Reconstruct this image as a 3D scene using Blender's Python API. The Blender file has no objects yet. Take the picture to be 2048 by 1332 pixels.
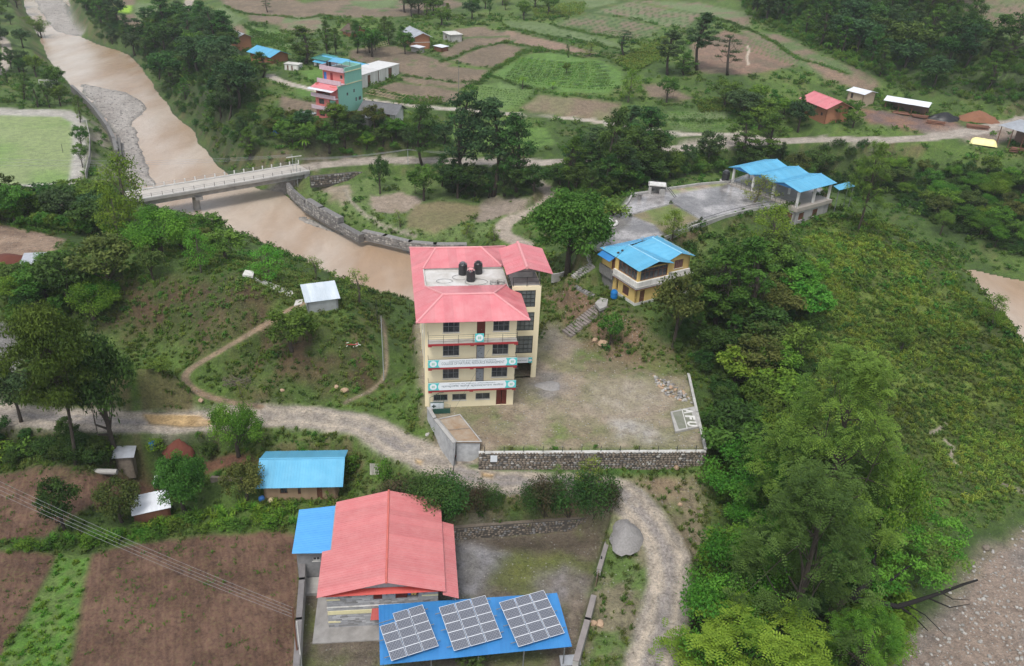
import bpy, bmesh, math, random
import numpy as np
from mathutils import Vector, Matrix
random.seed(7); np.random.seed(7)
SC = bpy.context.scene
# ---------------------------------------------------------------- camera (a drone 56 m above the college yard)
CH = 56.; TH = math.radians(28.5); RL = math.radians(2.8); FP = 1700.
cF = np.array([0, math.cos(TH), -math.sin(TH)]); cU0 = np.array([0, math.sin(TH), math.cos(TH)]); cR0 = np.array([1., 0, 0])
cR = math.cos(RL)*cR0 + math.sin(RL)*cU0; cU = math.cos(RL)*cU0 - math.sin(RL)*cR0
cd = bpy.data.cameras.new('camera'); cam = bpy.data.objects.new('camera', cd); SC.collection.objects.link(cam)
cam.matrix_world = Matrix(((cR[0], cU[0], -cF[0], 0), (cR[1], cU[1], -cF[1], 0), (cR[2], cU[2], -cF[2], CH), (0, 0, 0, 1)))
cd.sensor_fit = 'HORIZONTAL'; cd.sensor_width = 36.; cd.lens = 36.*FP/2048; cd.clip_start = 1; cd.clip_end = 9000
SC.camera = cam
# ---------------------------------------------------------------- overcast daylight
w = bpy.data.worlds.new('World'); SC.world = w; w.use_nodes = True
nt = w.node_tree; bg = nt.nodes['Background']; sky = nt.nodes.new('ShaderNodeTexSky'); sky.sky_type = 'NISHITA'
sky.sun_disc = False; sky.sun_elevation = math.radians(62); sky.sun_rotation = math.radians(200); sky.altitude = 900; sky.dust_density = 4; sky.air_density = 1.2
hsv = nt.nodes.new('ShaderNodeHueSaturation'); hsv.inputs['Saturation'].default_value = 0.38
nt.links.new(sky.outputs[0], hsv.inputs['Color']); nt.links.new(hsv.outputs[0], bg.inputs[0]); bg.inputs[1].default_value = 0.14
sl = bpy.data.lights.new('sun', 'SUN'); sl.energy = 1.5; sl.angle = math.radians(18); sl.color = (1, .97, .92)
sun = bpy.data.objects.new('sun', sl); SC.collection.objects.link(sun)
az, el = math.radians(200), math.radians(62)
sd = Vector((math.sin(az)*math.cos(el), math.cos(az)*math.cos(el), math.sin(el)))
sun.rotation_euler = sd.to_track_quat('Z', 'Y').to_euler()
SC.view_settings.view_transform = 'Standard'; SC.view_settings.look = 'None'; SC.view_settings.gamma = 1; SC.view_settings.use_curve_mapping = False
SC.view_settings.exposure = 0.6
SC.cycles.max_bounces = 5; SC.cycles.diffuse_bounces = 2; SC.cycles.glossy_bounces = 2; SC.cycles.transmission_bounces = 3; SC.cycles.transparent_max_bounces = 4
SC.cycles.volume_bounces = 1
SC.cycles.use_denoising = True

# ---------------------------------------------------------------- projection helpers: a pixel of the 2048x1332 photograph to a world point
def ray(u, v): return cF + (u-1024)/FP*cR - (v-666)/FP*cU
def P(u, v, z=0.):
    d = ray(u, v); t = (z-CH)/d[2]; return np.array([d[0]*t, d[1]*t, z])
def pxl(x, y, z):
    q = np.stack([np.asarray(x, float), np.asarray(y, float), np.asarray(z, float)-CH], -1); f = q@cF
    return 1024+FP*(q@cR)/f, 666-FP*(q@cU)/f
def zat(p, v):
    lo, hi = -30., 90.
    for _ in range(50):
        m = (lo+hi)/2
        if pxl(p[0], p[1], m)[1] > v: lo = m
        else: hi = m
    return lo

# ---------------------------------------------------------------- noise
def _h(ix, iy, s):
    n = (ix.astype(np.int64)*374761393 + iy.astype(np.int64)*668265263 + s*982451653) & 0xffffffff
    n = ((n ^ (n >> 13))*1274126177) & 0xffffffff
    n = ((n ^ (n >> 16))*2246822519) & 0xffffffff
    return ((n ^ (n >> 15)) & 0xffff)/65535.
def vnoise(x, y, s=0):
    ix, iy = np.floor(x), np.floor(y); fx, fy = x-ix, y-iy; fx = fx*fx*(3-2*fx); fy = fy*fy*(3-2*fy)
    a, b, c, d = _h(ix, iy, s), _h(ix+1, iy, s), _h(ix, iy+1, s), _h(ix+1, iy+1, s)
    return a+(b-a)*fx+(c-a)*fy+(a-b-c+d)*fx*fy
def fbm(x, y, sc, o=4, s=0):
    x, y = np.asarray(x, float), np.asarray(y, float)
    r = 0; a = .5; t = 0
    for k in range(o):
        r = r+a*vnoise(x/sc+17.3*k, y/sc-9.1*k, s+k); t += a; a *= .5; sc /= 2.03
    return r/t
def sstep(a, b, x): t = np.clip((x-a)/(b-a), 0, 1); return t*t*(3-2*t)

def sdf(poly, x, y):
    """signed distance to a polygon, negative inside"""
    p = np.asarray(poly)[:, :2]; d = np.full(x.shape, 1e9); ins = np.zeros(x.shape, bool)
    for i in range(len(p)):
        a, b = p[i-1], p[i]; e = b-a; wx, wy = x-a[0], y-a[1]
        t = np.clip((wx*e[0]+wy*e[1])/max(e@e, 1e-9), 0, 1)
        d = np.minimum(d, (wx-e[0]*t)**2+(wy-e[1]*t)**2)
        c = ((a[1] > y) != (b[1] > y)) & (x < (b[0]-a[0])*(y-a[1])/((b[1]-a[1]) if abs(b[1]-a[1]) > 1e-9 else 1e-9)+a[0])
        ins ^= c
    d = np.sqrt(d); return np.where(ins, -d, d)
def pdist(line, x, y):
    """distance to a polyline and the interpolated third value"""
    p = np.asarray(line); d = np.full(x.shape, 1e9); z = np.zeros(x.shape)
    for i in range(1, len(p)):
        a, b = p[i-1], p[i]; e = (b-a)[:2]; wx, wy = x-a[0], y-a[1]
        t = np.clip((wx*e[0]+wy*e[1])/max(e@e, 1e-9), 0, 1)
        dd = np.hypot(wx-e[0]*t, wy-e[1]*t); m = dd < d
        d = np.where(m, dd, d); z = np.where(m, a[2]+(b[2]-a[2])*t, z)
    return d, z
def smooth(pts, n=6):
    """Catmull-Rom through the points"""
    p = np.asarray(pts, float); q = np.vstack([2*p[0]-p[1], p, 2*p[-1]-p[-2]]); out = []
    for i in range(1, len(q)-2):
        for k in range(n):
            t = k/n
            out.append(.5*((2*q[i])+(-q[i-1]+q[i+1])*t+(2*q[i-1]-5*q[i]+4*q[i+1]-q[i+2])*t*t+(-q[i-1]+3*q[i]-3*q[i+1]+q[i+2])*t**3))
    out.append(p[-1]); return np.array(out)
# ================================================================ TERRAIN
CO = P(856, 816, 0.); CYAW = math.radians(9.3)           # front left corner of the college
cX = np.array([math.cos(CYAW), math.sin(CYAW), 0]); cY = np.array([-math.sin(CYAW), math.cos(CYAW), 0])
def LC(x, y): return CO+cX*x+cY*y
ctrl = [(0,1330,-6.5),(300,1330,-6.5),(560,1330,-6.5),(0,960,-5.5),(0,1150,-6.2),(300,1080,-6),(550,1070,-6),(200,950,-5.2),(600,1010,-5),(450,940,-4.6),(0,885,-4.8),(300,890,-4.6),
(0,828,-2.5),(300,845,-2.5),(500,838,-2.3),(650,835,-2),(760,860,-2),(850,915,-2.),(950,950,-2.05),(1100,960,-2.15),(1220,975,-2.4),(1290,1030,-3.1),(1330,1120,-4.2),(1320,1200,-4.8),(1290,1330,-5.6),
(700,930,-3.8),(1000,930,-1.9),(1200,930,-1.9),(1400,930,-1.9),(900,1010,-3.3),(1100,1005,-3.),(1200,1330,-6),(1250,1150,-5),
(740,600,-1),(1130,540,3),(1090,600,.3),(1140,670,.3),(1160,600,2.6),(1150,500,4.5),(1210,560,4.6),
(640,616,4.6),(700,610,3.8),(600,605,4.6),(585,588,5),(540,575,5.8),(500,556,6.2),(470,545,6.3),(380,530,5.6),(300,520,5),(200,545,4),(100,500,2),(50,480,1.5),(0,520,1.5),(0,450,1),(100,455,0),
(200,660,0),(330,690,0),(370,740,-.4),(420,800,-1.4),(600,812,-1.8),(200,760,-1.4),(60,600,1),(0,640,0),(0,740,-1.6),(120,640,0),
(500,668,2.4),(430,710,.9),(640,668,3.2),(560,730,1),(480,650,3.2),(700,720,.8),(650,780,-1),(760,750,-1.2),(765,650,-.8),(720,600,2),(820,780,-.6),(830,820,-1),(780,800,-1.4),
(480,500,1),(560,530,0),(700,585,-2.5),(400,440,-2),(250,450,-1.5),(150,414,-3.9),(60,425,-3.8),(0,410,-4),
(70,300,-5),(0,240,-5),(130,370,-5),(200,350,-5.6),(170,240,-5),(100,170,-4.6),(0,100,-4.2),(60,80,-5),(0,20,-3),(0,-60,0),
(430,325,-6),(330,170,-6.5),(440,250,-1.5),(520,280,-1.5),(350,130,-4),(300,70,-4),(250,20,-3),(380,60,-1.5),(500,200,2.6),(470,110,3),(420,10,4),
(680,245,3.6),(785,232,3.6),(600,180,3.6),(530,150,3.5),(760,165,4),(600,292,-1),(750,290,-.5),(607,335,-4),(700,325,-3.6),(830,320,-2.6),(1000,325,-2),(1100,325,-1.5),(1250,315,-1),(1400,290,0),(1500,285,.5),(1650,277,1.5),(1800,276,2.5),(1950,266,3.5),(2048,248,4.5),
(800,210,3.5),(900,218,3),(1050,230,2.5),(1200,243,2),(1350,265,1.5),(1480,270,1.5),(900,265,.5),(1020,265,.5),
(880,150,5),(1000,120,6),(830,100,6.2),(1100,160,6),(1150,200,4.4),(1200,100,8.5),(1300,50,11),(1000,40,9),(800,20,8.5),(600,30,6),(500,40,5),(1450,150,9),(1550,150,9.5),(1640,232,3.8),(1700,150,10),(1800,205,5),(1850,80,16),(2000,50,22),(2048,150,13),(1950,228,5),(1700,30,18),(1500,20,14),(1200,0,12),
(600,-80,10),(1000,-80,15),(1500,-80,24),(2100,-60,34),(300,-60,2),
(700,400,-6.3),(800,380,-6),(900,440,-6.3),(1000,400,-5.8),(1050,435,-4.5),(660,380,-6.3),(860,485,-6.6),(1080,368,-2.3),(1000,455,-5.5),(1050,480,-3.5),(1100,520,0),(620,360,-6.3),
(1150,350,-3.5),(1250,355,-2.5),(1100,400,-2),(1190,430,2.5),(1320,320,-2),(1450,322,-4),(1600,330,-5),(1700,345,-5),(1850,360,-3.5),(2000,380,-3),(2048,330,1),
(1270,614,3.5),(1220,605,3.4),(1400,560,4),(1500,480,5.8),(1600,470,5),(1650,460,4.4),(1700,428,5.6),(1760,455,4.6),(1830,498,3.6),(1900,532,2.4),(1950,582,1.),(1994,648,-.4),(2048,712,-1.6),
(1850,450,-6),(2040,480,-6),(1900,500,-8),(2040,535,-8.2),(1700,400,-6),(1560,345,-4),
(1450,650,1.6),(1400,760,-.6),(1430,900,-2.6),(1500,1000,-5),(1450,1150,-6),(1400,1300,-7),(1600,1300,-8.3),(1700,900,-4.4),(1700,750,-1.8),(1700,600,2),(1800,800,-3.8),(1850,650,0),(1900,950,-7.4),(2048,900,-7.4),(1750,1200,-8.6),(1350,1000,-3.8),(1230,700,.4),(1300,720,.5)]
cp = np.array([P(*c) for c in ctrl]+[(-700,300,10),(-500,900,40),(0,1200,60),(700,900,80),(500,300,40),(-250,60,-5),(-120,20,-7),(60,20,-9),(200,60,-8),(200,120,-8.8),(-300,150,2),(0,0,-8)])
def _rbf_fit(p):
    s = 60.; d = np.hypot(p[:, None, 0]-p[None, :, 0], p[:, None, 1]-p[None, :, 1])/s
    A = np.sqrt(d*d+.002); n = len(p); M = np.zeros((n+1, n+1)); M[:n, :n] = A+np.eye(n)*.003; M[:n, n] = 1; M[n, :n] = 1
    return np.linalg.solve(M, np.append(p[:, 2], 0)), s
_W, _S = _rbf_fit(cp)
def rbf(x, y):
    x = np.asarray(x, float); y = np.asarray(y, float); r = np.full(x.shape, _W[-1])
    for k in range(len(cp)): r = r+_W[k]*np.sqrt(((x-cp[k, 0])**2+(y-cp[k, 1])**2)/_S**2+.002)
    return r
RX0, RY0, RST = -420., 10., 1.5; RNX, RNY = 560, 480
_gx, _gy = np.meshgrid(RX0+RST*np.arange(RNX), RY0+RST*np.arange(RNY)); RAS = rbf(_gx, _gy)
def base(x, y):
    fx = np.clip((x-RX0)/RST, 0, RNX-1.001); fy = np.clip((y-RY0)/RST, 0, RNY-1.001); ix = fx.astype(int); iy = fy.astype(int); fx -= ix; fy -= iy
    a = RAS[iy, ix]*(1-fx)*(1-fy)+RAS[iy, ix+1]*fx*(1-fy)+RAS[iy+1, ix]*(1-fx)*fy+RAS[iy+1, ix+1]*fx*fy
    far = np.clip((y-700)/600, 0, 1); return a+far*30
ZR = -9.
RIVER = [P(u, v, ZR) for u, v in [(42,-40),(50,20),(78,70),(100,120),(140,170),(190,220),(222,262),(236,330),(262,365),(300,395),(330,420),(360,450),(420,470),(480,490),(560,528),(640,560),(700,582),(740,596),(830,620),(900,640),(980,640),(1000,560),(900,505),(850,497),(780,485),(720,475),(660,450),(600,415),(560,385),(520,380),(455,350),(430,325),(400,290),(388,265),(350,230),(320,190),(300,165),(285,135),(260,110),(200,90),(158,72),(140,45),(140,10),(130,-40)]]
RIVER2 = [P(u, v, ZR) for u, v in [(1740,462),(1800,500),(1880,534),(1950,541),(2050,564),(2200,600),(2450,700),(2450,900),(2250,860),(2120,800),(2080,740),(1990,660),(1940,620),(1880,570),(1800,520),(1730,480)]]
RBED = [P(u, v, -9.1) for u, v in [(1962,1100),(1936,1150),(1902,1190),(1850,1232),(1806,1280),(1788,1360),(1700,1450),(1700,1700),(2400,1700),(2500,1000),(2120,1030),(2045,1062),(2005,1080)]]
BARS = [[P(u, v, -8.8) for u, v in q] for q in ([(75,20),(62,0),(100,-30),(135,5),(150,50),(170,70),(140,72),(105,62),(90,45)],[(155,165),(190,168),(260,182),(295,200),(302,215),(270,250),(288,262),(290,290),(300,310),(312,345),(322,372),(270,372),(240,335),(222,262),(190,220),(160,180)],
   [(575,428),(610,430),(700,470),(770,488),(830,500),(860,520),(800,500),(720,485),(640,458),(590,440)],[(480,478),(520,500),(590,530),(640,545),(700,575),(790,605),(850,625),(850,650),(760,620),(640,580),(560,545),(480,510)])]
YARD = [P(u, v, 0) for u, v in [(955,902),(1180,898),(1410,898),(1396,830),(1378,750),(1330,742),(1270,733),(1200,705),(1140,672),(1098,645)]]+[LC(15, 14), LC(13, 22), LC(-.8, 22), LC(-.8, -.5)]+[P(u, v, 0) for u, v in [(860,830),(905,905)]]
COMP = [P(u, v, -6.5) for u, v in [(608,1105),(585,1400),(560,1700),(1060,1700),(1140,1380),(1165,1250),(1200,1110),(1216,1056),(1100,1064),(905,1080),(700,1080),(612,1085)]]
PLAZA = [P(u, v, 7.5) for u, v in [(1172,492),(1200,500),(1262,508),(1330,470),(1398,444),(1500,418),(1590,405),(1650,385),(1620,345),(1530,335),(1460,360),(1350,372),(1300,380),(1262,385),(1240,420),(1200,440),(1192,465)]]
HPAD = [P(u, v, 3.5) for u, v in [(1205,600),(1215,618),(1268,630),(1330,606),(1400,580),(1380,550),(1230,560)]]
MPAD = [P(u, v, -5) for u, v in [(500,1015),(700,1012),(705,950),(690,925),(515,928),(500,960)]]
LAWN = [P(u, v, -5) for u, v in [(-300,215),(-60,222),(60,226),(130,226),(150,240),(152,270),(146,365),(100,372),(-300,390)]]
ROAD = smooth([P(*c) for c in [(-200,815,-2.4),(0,828,-2.5),(150,838,-2.5),(300,845,-2.5),(420,842,-2.4),(500,836,-2.3),(600,832,-2.1),(680,842,-2),(750,862,-2),(820,900,-1.95),(890,935,-2.05),(960,955,-2.1),(1050,962,-2.15),(1140,962,-2.2),(1220,977,-2.45),(1285,1027,-3.1),(1325,1090,-3.9),(1338,1160,-4.6),(1325,1240,-5.2),(1300,1330,-5.8),(1290,1450,-6.4),(1280,1700,-7)]])
ROADF = smooth([P(*c) for c in [(-100,400,-3.95),(150,409,-4.15),(380,372,-4.8),(607,335,-4.15),(680,326,-3.6),(760,321,-3),(900,322,-2.3),(1000,323,-2),(1120,325,-1.5),(1250,314,-1),(1330,302,-.5),(1400,292,0),(1500,286,.5),(1650,279,1.5),(1800,279,2.5),(1900,270,3.2),(1960,260,3.8),(2048,240,4.6),(2200,210,6)]])
ROADU = smooth([P(*c) for c in [(540,152,3.6),(580,168,3.6),(640,182,3.7),(730,200,3.6),(820,210,3.5),(950,222,2.8),(1050,230,2.5),(1150,238,2.2),(1200,244,2),(1290,258,1.7),(1350,267,1.5),(1480,270,1.5),(1560,282,1)]])
ROADD = smooth([P(*c) for c in [(1040,350,-3.2),(1075,368,-2.8),(1095,380,-3),(1100,400,-4),(1060,425,-5),(1020,440,-5.5),(1005,458,-5.6),(1020,475,-5),(1055,492,-4)]])
ROADN = smooth([P(*c) for c in [(400,-30,5),(375,10,4.5),(385,32,4.2),(420,60,3.8),(470,110,3.4)]])
ROADL = smooth([P(*c) for c in [(-30,60,-4),(5,80,-4),(14,110,-4),(0,145,-4.4),(-40,160,-4.4)]])
PATH = smooth([P(*c) for c in [(606,606,4.8),(560,630,4),(500,667,2.6),(430,708,1),(385,735,.1),(370,757,-.5),(392,782,-1),(440,800,-1.7),(520,814,-2)]])
PATH2 = smooth([P(*c) for c in [(765,640,-.9),(772,700,-1),(770,745,-1.2),(740,780,-1.4),(690,805,-1.7)]])
STAIRS = dict(long=((1133,668,.05),(1208,608,3.3),2.1,16), low=((1188,592,3.5),(1150,572,4.4),.9,8), wide=((1148,556,4.4),(1185,528,6.2),1.7,9), dark=((1186,524,6.1),(1176,500,7.5),1.5,8), pale=((1205,498,7.5),(1190,486,7.9),2.6,3), hill=((507,556,6.3),(586,588,5.0),1.3,15))
def hgt(x, y, fine=True):
    x = np.asarray(x, float); y = np.asarray(y, float); z = base(x, y)
    rough = np.ones(x.shape)
    def flat(w, zz, rv=0.):
        nonlocal z, rough
        z = z*(1-w)+zz*w; rough = rough*(1-w)+rv*w
    s = sdf(LAWN, x, y); flat(1-sstep(0, 3, s), -5.)
    s = sdf(MPAD, x, y); flat(1-sstep(0, 1.2, s), -5.)
    s = sdf(HPAD, x, y); flat(1-sstep(0, 3, s), 3.5)
    s = sdf(PLAZA, x, y); flat(1-sstep(0, 2.5, s), 7.5)
    s = sdf(YARD, x, y); flat(1-sstep(0, .5, s), 0.)
    s = sdf(COMP, x, y); flat(1-sstep(-.2, .5, s), -6.5)
    for L, hw, bl in ((ROAD, 2.3, 1.), (ROADF, 3., 2.5), (ROADU, 1.8, 1.5), (ROADD, 1.6, 1.5), (PATH, .6, .9), (ROADN, 2.2, 2), (ROADL, 2, 2)):
        d, zz = pdist(L, x, y); ww = 1-sstep(hw, hw+bl, d)
        if L is ROADF: ww = ww*(1-sstep(-2, 2, -sdf(RIVER, x, y)-1))
        flat(ww, zz, .15)
    for a_, b_, w_, _ in STAIRS.values():
        a_, b_ = P(*a_), P(*b_); d, zz = pdist([a_, b_], x, y); flat(1-sstep(w_/2+.25, w_/2+1.3, d), zz-.18)
    for R_, wd in ((RIVER, 7.), (RIVER2, 9.)):
        s = sdf(R_, x, y)+1.6*(fbm(x, y, 9, 3, 5)-.5)
        k = sstep(-.5, wd, s); z = np.where(s < wd, np.minimum(z, (ZR-.12)*(1-k)+z*k), z)
        z = np.where((s > .4) & (s < wd+4), np.maximum(z, ZR+.12+.1*np.clip(s, 0, 3)), z)
        z = np.where(s < -.5, ZR-.12-.35*sstep(.5, 5, -s), z)
    for b in BARS:
        s = sdf(b, x, y)+2.2*(fbm(x, y, 7, 3, 11)-.5); k = 1-sstep(-2.5, .6, s)
        z = np.where(s < .6, z*(1-k)+(-8.72+.25*(fbm(x, y, 4, 3, 3)-.5))*k, z)
    s = sdf(RBED, x, y); k = 1-sstep(-1, 3, s); z = z*(1-k)+(-9.05+.5*(fbm(x, y, 8, 4, 21)-.5))*k; rough = rough*(1-k)+.3*k
    if fine:
        a = np.clip(1.-np.hypot(x, y)/1500, .1, 1)
        z = z+rough*((fbm(x, y, 6, 4, 31)-.5)*1.1*sstep(ZR+.3, ZR+2, z)+(fbm(x, y, 1.2, 3, 41)-.5)*.25)*a
    return z
HX0, HY0, HST, HNX, HNY = -300., 30., 1.0, 620, 560
_gx, _gy = np.meshgrid(HX0+HST*np.arange(HNX), HY0+HST*np.arange(HNY)); HRAS = hgt(_gx, _gy)
def HZ(x, y):
    x = np.asarray(x, float); y = np.asarray(y, float)
    fx = np.clip((x-HX0)/HST, 0, HNX-1.001); fy = np.clip((y-HY0)/HST, 0, HNY-1.001); ix = fx.astype(int); iy = fy.astype(int); fx = fx-ix; fy = fy-iy
    a = HRAS[iy, ix]*(1-fx)*(1-fy)+HRAS[iy, ix+1]*fx*(1-fy)+HRAS[iy+1, ix]*(1-fx)*fy+HRAS[iy+1, ix+1]*fx*fy
    out = (x < HX0) | (x > HX0+HST*(HNX-2)) | (y < HY0) | (y > HY0+HST*(HNY-2))
    return np.where(out, base(x, y), a)
def G(uv):
    """march rays of the photograph onto the terrain; uv (n,2) -> (n,3)"""
    uv = np.atleast_2d(np.asarray(uv, float)); d = cF[None]+((uv[:, :1]-1024)/FP)*cR[None]-((uv[:, 1:]-666)/FP)*cU[None]
    n = len(uv); t = np.full(n, 35.); done = np.zeros(n, bool)
    for _ in range(500):
        q = d*t[:, None]; gap = q[:, 2]+CH-HZ(q[:, 0], q[:, 1])
        done |= gap < .03
        if done.all(): break
        t = np.where(done, t, np.minimum(t+np.maximum(gap*.6, .1), 2500)); done |= t >= 2500
    q = d*t[:, None]; q[:, 2] = HZ(q[:, 0], q[:, 1]); return q
def g1(u, v): return G([(u, v)])[0]

def tag(o, label=None, cat=None, group=None, kind=None):
    if label: o['label'] = label
    if cat: o['category'] = cat
    if group: o['group'] = group
    if kind: o['kind'] = kind
    return o
def newmesh(name, verts, faces, mats=(), fmat=None, smooth_=False):
    me = bpy.data.meshes.new(name); me.from_pydata([tuple(v) for v in verts], [], faces)
    for m in mats: me.materials.append(m)
    if fmat is not None: me.polygons.foreach_set('material_index', fmat)
    if smooth_: me.polygons.foreach_set('use_smooth', [True]*len(me.polygons))
    return me
def link(name, me, parent=None):
    o = bpy.data.objects.new(name, me); SC.collection.objects.link(o)
    if parent is not None: o.parent = parent
    return o

# ---------------------------------------------------------------- the ground sheet: vertices, base colours, zones
us = np.concatenate([np.linspace(-900, -60, 40), np.arange(-40, 2090, 3.0), np.linspace(2110, 2950, 40)])
vs = np.concatenate([np.array([-252, -246, -238, -225, -205, -180, -150]), np.linspace(-120, -30, 14), np.arange(-22, 1350, 3.0), np.linspace(1365, 2000, 40)])
UU, VV = np.meshgrid(us, vs)
D = cF+((UU-1024)/FP)[..., None]*cR-((VV-666)/FP)[..., None]*cU
zpl = -4.; T = (zpl-CH)/np.minimum(D[..., 2], -.006); TX, TY = D[..., 0]*T, D[..., 1]*T
TZ = hgt(TX, TY); TN = TX.size
fx, fy = TX.ravel(), TY.ravel(); fz = TZ.ravel()
SLX = (HZ(fx+.8, fy)-HZ(fx-.8, fy))/1.6; SLY = (HZ(fx, fy+.8)-HZ(fx, fy-.8))/1.6; SLOPE = np.hypot(SLX, SLY)
n1, n2, n3, n4 = fbm(fx, fy, 14, 4, 51), fbm(fx, fy, 4, 4, 61), fbm(fx, fy, 1.3, 3, 71), fbm(fx, fy, 40, 3, 81)
C = lambda *c: np.array(c, float)
def mixc(a, b, w): return a*(1-w)[:, None]+b*w[:, None]
COL = mixc(C(.048,.088,.017)[None]+0*n1[:, None], C(.10,.165,.03), sstep(.32, .66, n1*.45+n2*.35+n3*.2))
COL = mixc(COL, C(.16,.11,.065)[None], sstep(.55, .8, n2)*.35+sstep(.55, 1., SLOPE)*.6*sstep(.4, .6, n3*.5+n2*.5))
RGH = np.full(TN, .9); GRV = np.full(TN, .1); SPK = np.full(TN, .0); ZONE = np.zeros(TN, int)
ZN = [('ground', 'green grassy ground with bare earth showing on its banks', None)]
DENS = sstep(.35, .6, n2)                     # how much undergrowth grows there
def W(pts):
    a = [p for p in pts if len(p) == 2]
    return G(a)
def paint(pts, ca, cb=None, soft=.4, jag=1., z=None, rgh=None, grv=None, spk=None, dens=0., amt=1., sc=3., name=None, label=None, world=False):
    """colour a plot of the ground; pts are pixels on the terrain (or world points)"""
    global COL, RGH, GRV, SPK, DENS
    p = np.asarray(pts) if world else (np.array([P(u, v, z) for u, v in pts]) if z is not None else W(pts))
    x0, x1, y0, y1 = p[:, 0].min()-4, p[:, 0].max()+4, p[:, 1].min()-4, p[:, 1].max()+4
    m = np.nonzero((fx > x0) & (fx < x1) & (fy > y0) & (fy < y1))[0]
    if not len(m): return p
    s = sdf(p, fx[m], fy[m])+jag*(fbm(fx[m], fy[m], 2.5, 3, 91)-.5)
    s_abs = soft*(1+np.hypot(fx[m], fy[m])/150)
    k = (1-sstep(-s_abs, s_abs, s))*amt; return _apply(m, k, s, ca, cb, sc, rgh, grv, spk, dens, name, label) or p
def _apply(m, k, s, ca, cb, sc, rgh, grv, spk, dens, name, label):
    c = C(*ca)[None]+0*k[:, None]
    if cb is not None: c = mixc(c, C(*cb)[None], sstep(.35, .68, fbm(fx[m], fy[m], sc, 4, 101+len(ZN))))
    COL[m] = COL[m]*(1-k)[:, None]+c*k[:, None]
    for arr, val in ((RGH, rgh), (GRV, grv), (SPK, spk), (DENS, dens)):
        if val is not None: arr[m] = arr[m]*(1-k)+val*k
    if name:
        ZN.append((name, label, None)); ZONE[m[(s < 0)]] = len(ZN)-1
def rpaint(L, hw, ca, cb, soft=.5, **kw):
    m = np.nonzero((fx > L[:, 0].min()-6) & (fx < L[:, 0].max()+6) & (fy > L[:, 1].min()-6) & (fy < L[:, 1].max()+6))[0]
    d, _ = pdist(L, fx[m], fy[m]); d = d+(fbm(fx[m], fy[m], 3, 4, 7)-.5)*hw*.55
    k = (1-sstep(hw-soft, hw+soft*.6, d)); a = dict(sc=1.6, rgh=.85, grv=.5, spk=0., dens=0., name=None, label=None); a.update(kw)
    _apply(m, k, d-hw, ca, cb, a['sc'], a['rgh'], a['grv'], a['spk'], a['dens'], a['name'], a['label'])
    return m, d
# ---------------------------------------------------------------- plots, roads and banks painted as base colour on the sheet
SOIL = (.185,.105,.072); SOIL2 = (.135,.075,.05); FSOIL = (.215,.16,.112); FSOIL2 = (.17,.13,.09); GRN = (.10,.19,.035); GRN2 = (.13,.22,.05); DKG = (.05,.10,.02)
def field(pts, ca=FSOIL, cb=FSOIL2, label=None, spk=.25, **kw):
    a = dict(soft=.35, jag=.8, rgh=.95, grv=0., spk=spk, dens=0., sc=5, name='field', label=label); a.update(kw)
    return paint(pts, ca, cb, **a)
# far terraces
LG, LG2 = (.15,.20,.085), (.115,.165,.06)
field([(600,8),(660,0),(760,-5),(905,0),(930,8),(870,28),(760,35),(640,30)], label='brown ploughed field at the top edge beyond the hedges')
field([(700,2),(800,0),(790,14),(740,18),(705,10)], LG, LG2, 'small pale green field inside the ploughed land at the top')
field([(440,0),(590,0),(660,20),(600,38),(520,30),(450,12)], label='brown ploughed field beside the farm track')
field([(495,20),(560,22),(610,45),(560,50),(500,40)], label='narrow ploughed strip below the farm track')
field([(570,32),(640,33),(660,60),(610,68),(560,58)], FSOIL, LG, 'pale green and brown plot behind the blue roofed farmhouse')
field([(385,18),(450,12),(490,35),(470,50),(420,48)], LG, LG2, 'green plot by the bend of the farm track')
field([(430,50),(490,52),(500,75),(450,72)], FSOIL, LG, 'small plot beside the grey roofed house')
field([(490,52),(560,62),(590,85),(560,110),(500,95)], LG, GRN, 'green maize plot around the blue roofed farmhouse')
field([(205,0),(265,-5),(275,8),(225,12)], label='brown plot above the far wood')
field([(225,12),(262,12),(262,26),(228,26)], (.3,.5,.05), (.26,.45,.05), 'small bright yellow green rice plot in the far fields', spk=0)
field([(270,5),(330,5),(330,45),(285,50),(268,28)], LG, LG2, 'light green field beside the bright rice plot')
field([(225,30),(268,28),(285,50),(250,55)], label='brown plot below the bright rice plot')
field([(250,55),(300,52),(300,70),(262,72)], FSOIL, SOIL2, 'brown plot at the edge of the far wood')
field([(700,100),(790,92),(880,120),(905,128),(860,142),(820,150),(760,135),(700,118)], label='brown field behind the white walled compound')
field([(803,150),(860,128),(975,140),(962,160),(925,178),(850,170),(800,160)], label='bare brown field right of the white walled compound')
field([(740,178),(790,163),(860,172),(920,182),(910,205),(830,205),(770,195)], label='brown field with cane frames below the white wall')
field([(903,120),(960,95),(1000,85),(1055,98),(1040,110),(990,135),(940,130)], label='large bare field in the middle of the terraces')
field([(925,80),(990,60),(1055,75),(1075,95),(1010,84),(960,95),(905,118),(880,110)], label='bare field right of the brick farmhouse')
field([(905,60),(970,52),(1000,75),(960,90)], FSOIL, FSOIL2, 'small ploughed plot behind the concrete hut')
field([(995,80),(1010,60),(1100,82),(1200,108),(1160,112),(1075,95)], (.28,.19,.14), FSOIL, 'reddish ploughed strip above the vegetable terraces')
field([(1012,42),(1090,45),(1170,68),(1240,86),(1245,97),(1150,78),(1060,62),(1015,55)], LG, LG2, 'long pale green strip across the terraces')
field([(1105,48),(1180,28),(1250,38),(1320,55),(1300,72),(1260,80),(1180,65)], FSOIL, LG2, 'terraced field cut into rows by thin green lines')
field([(1190,24),(1260,4),(1400,30),(1370,55),(1330,52),(1250,32)], FSOIL, LG, 'upper terraced field with green rows')
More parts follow.
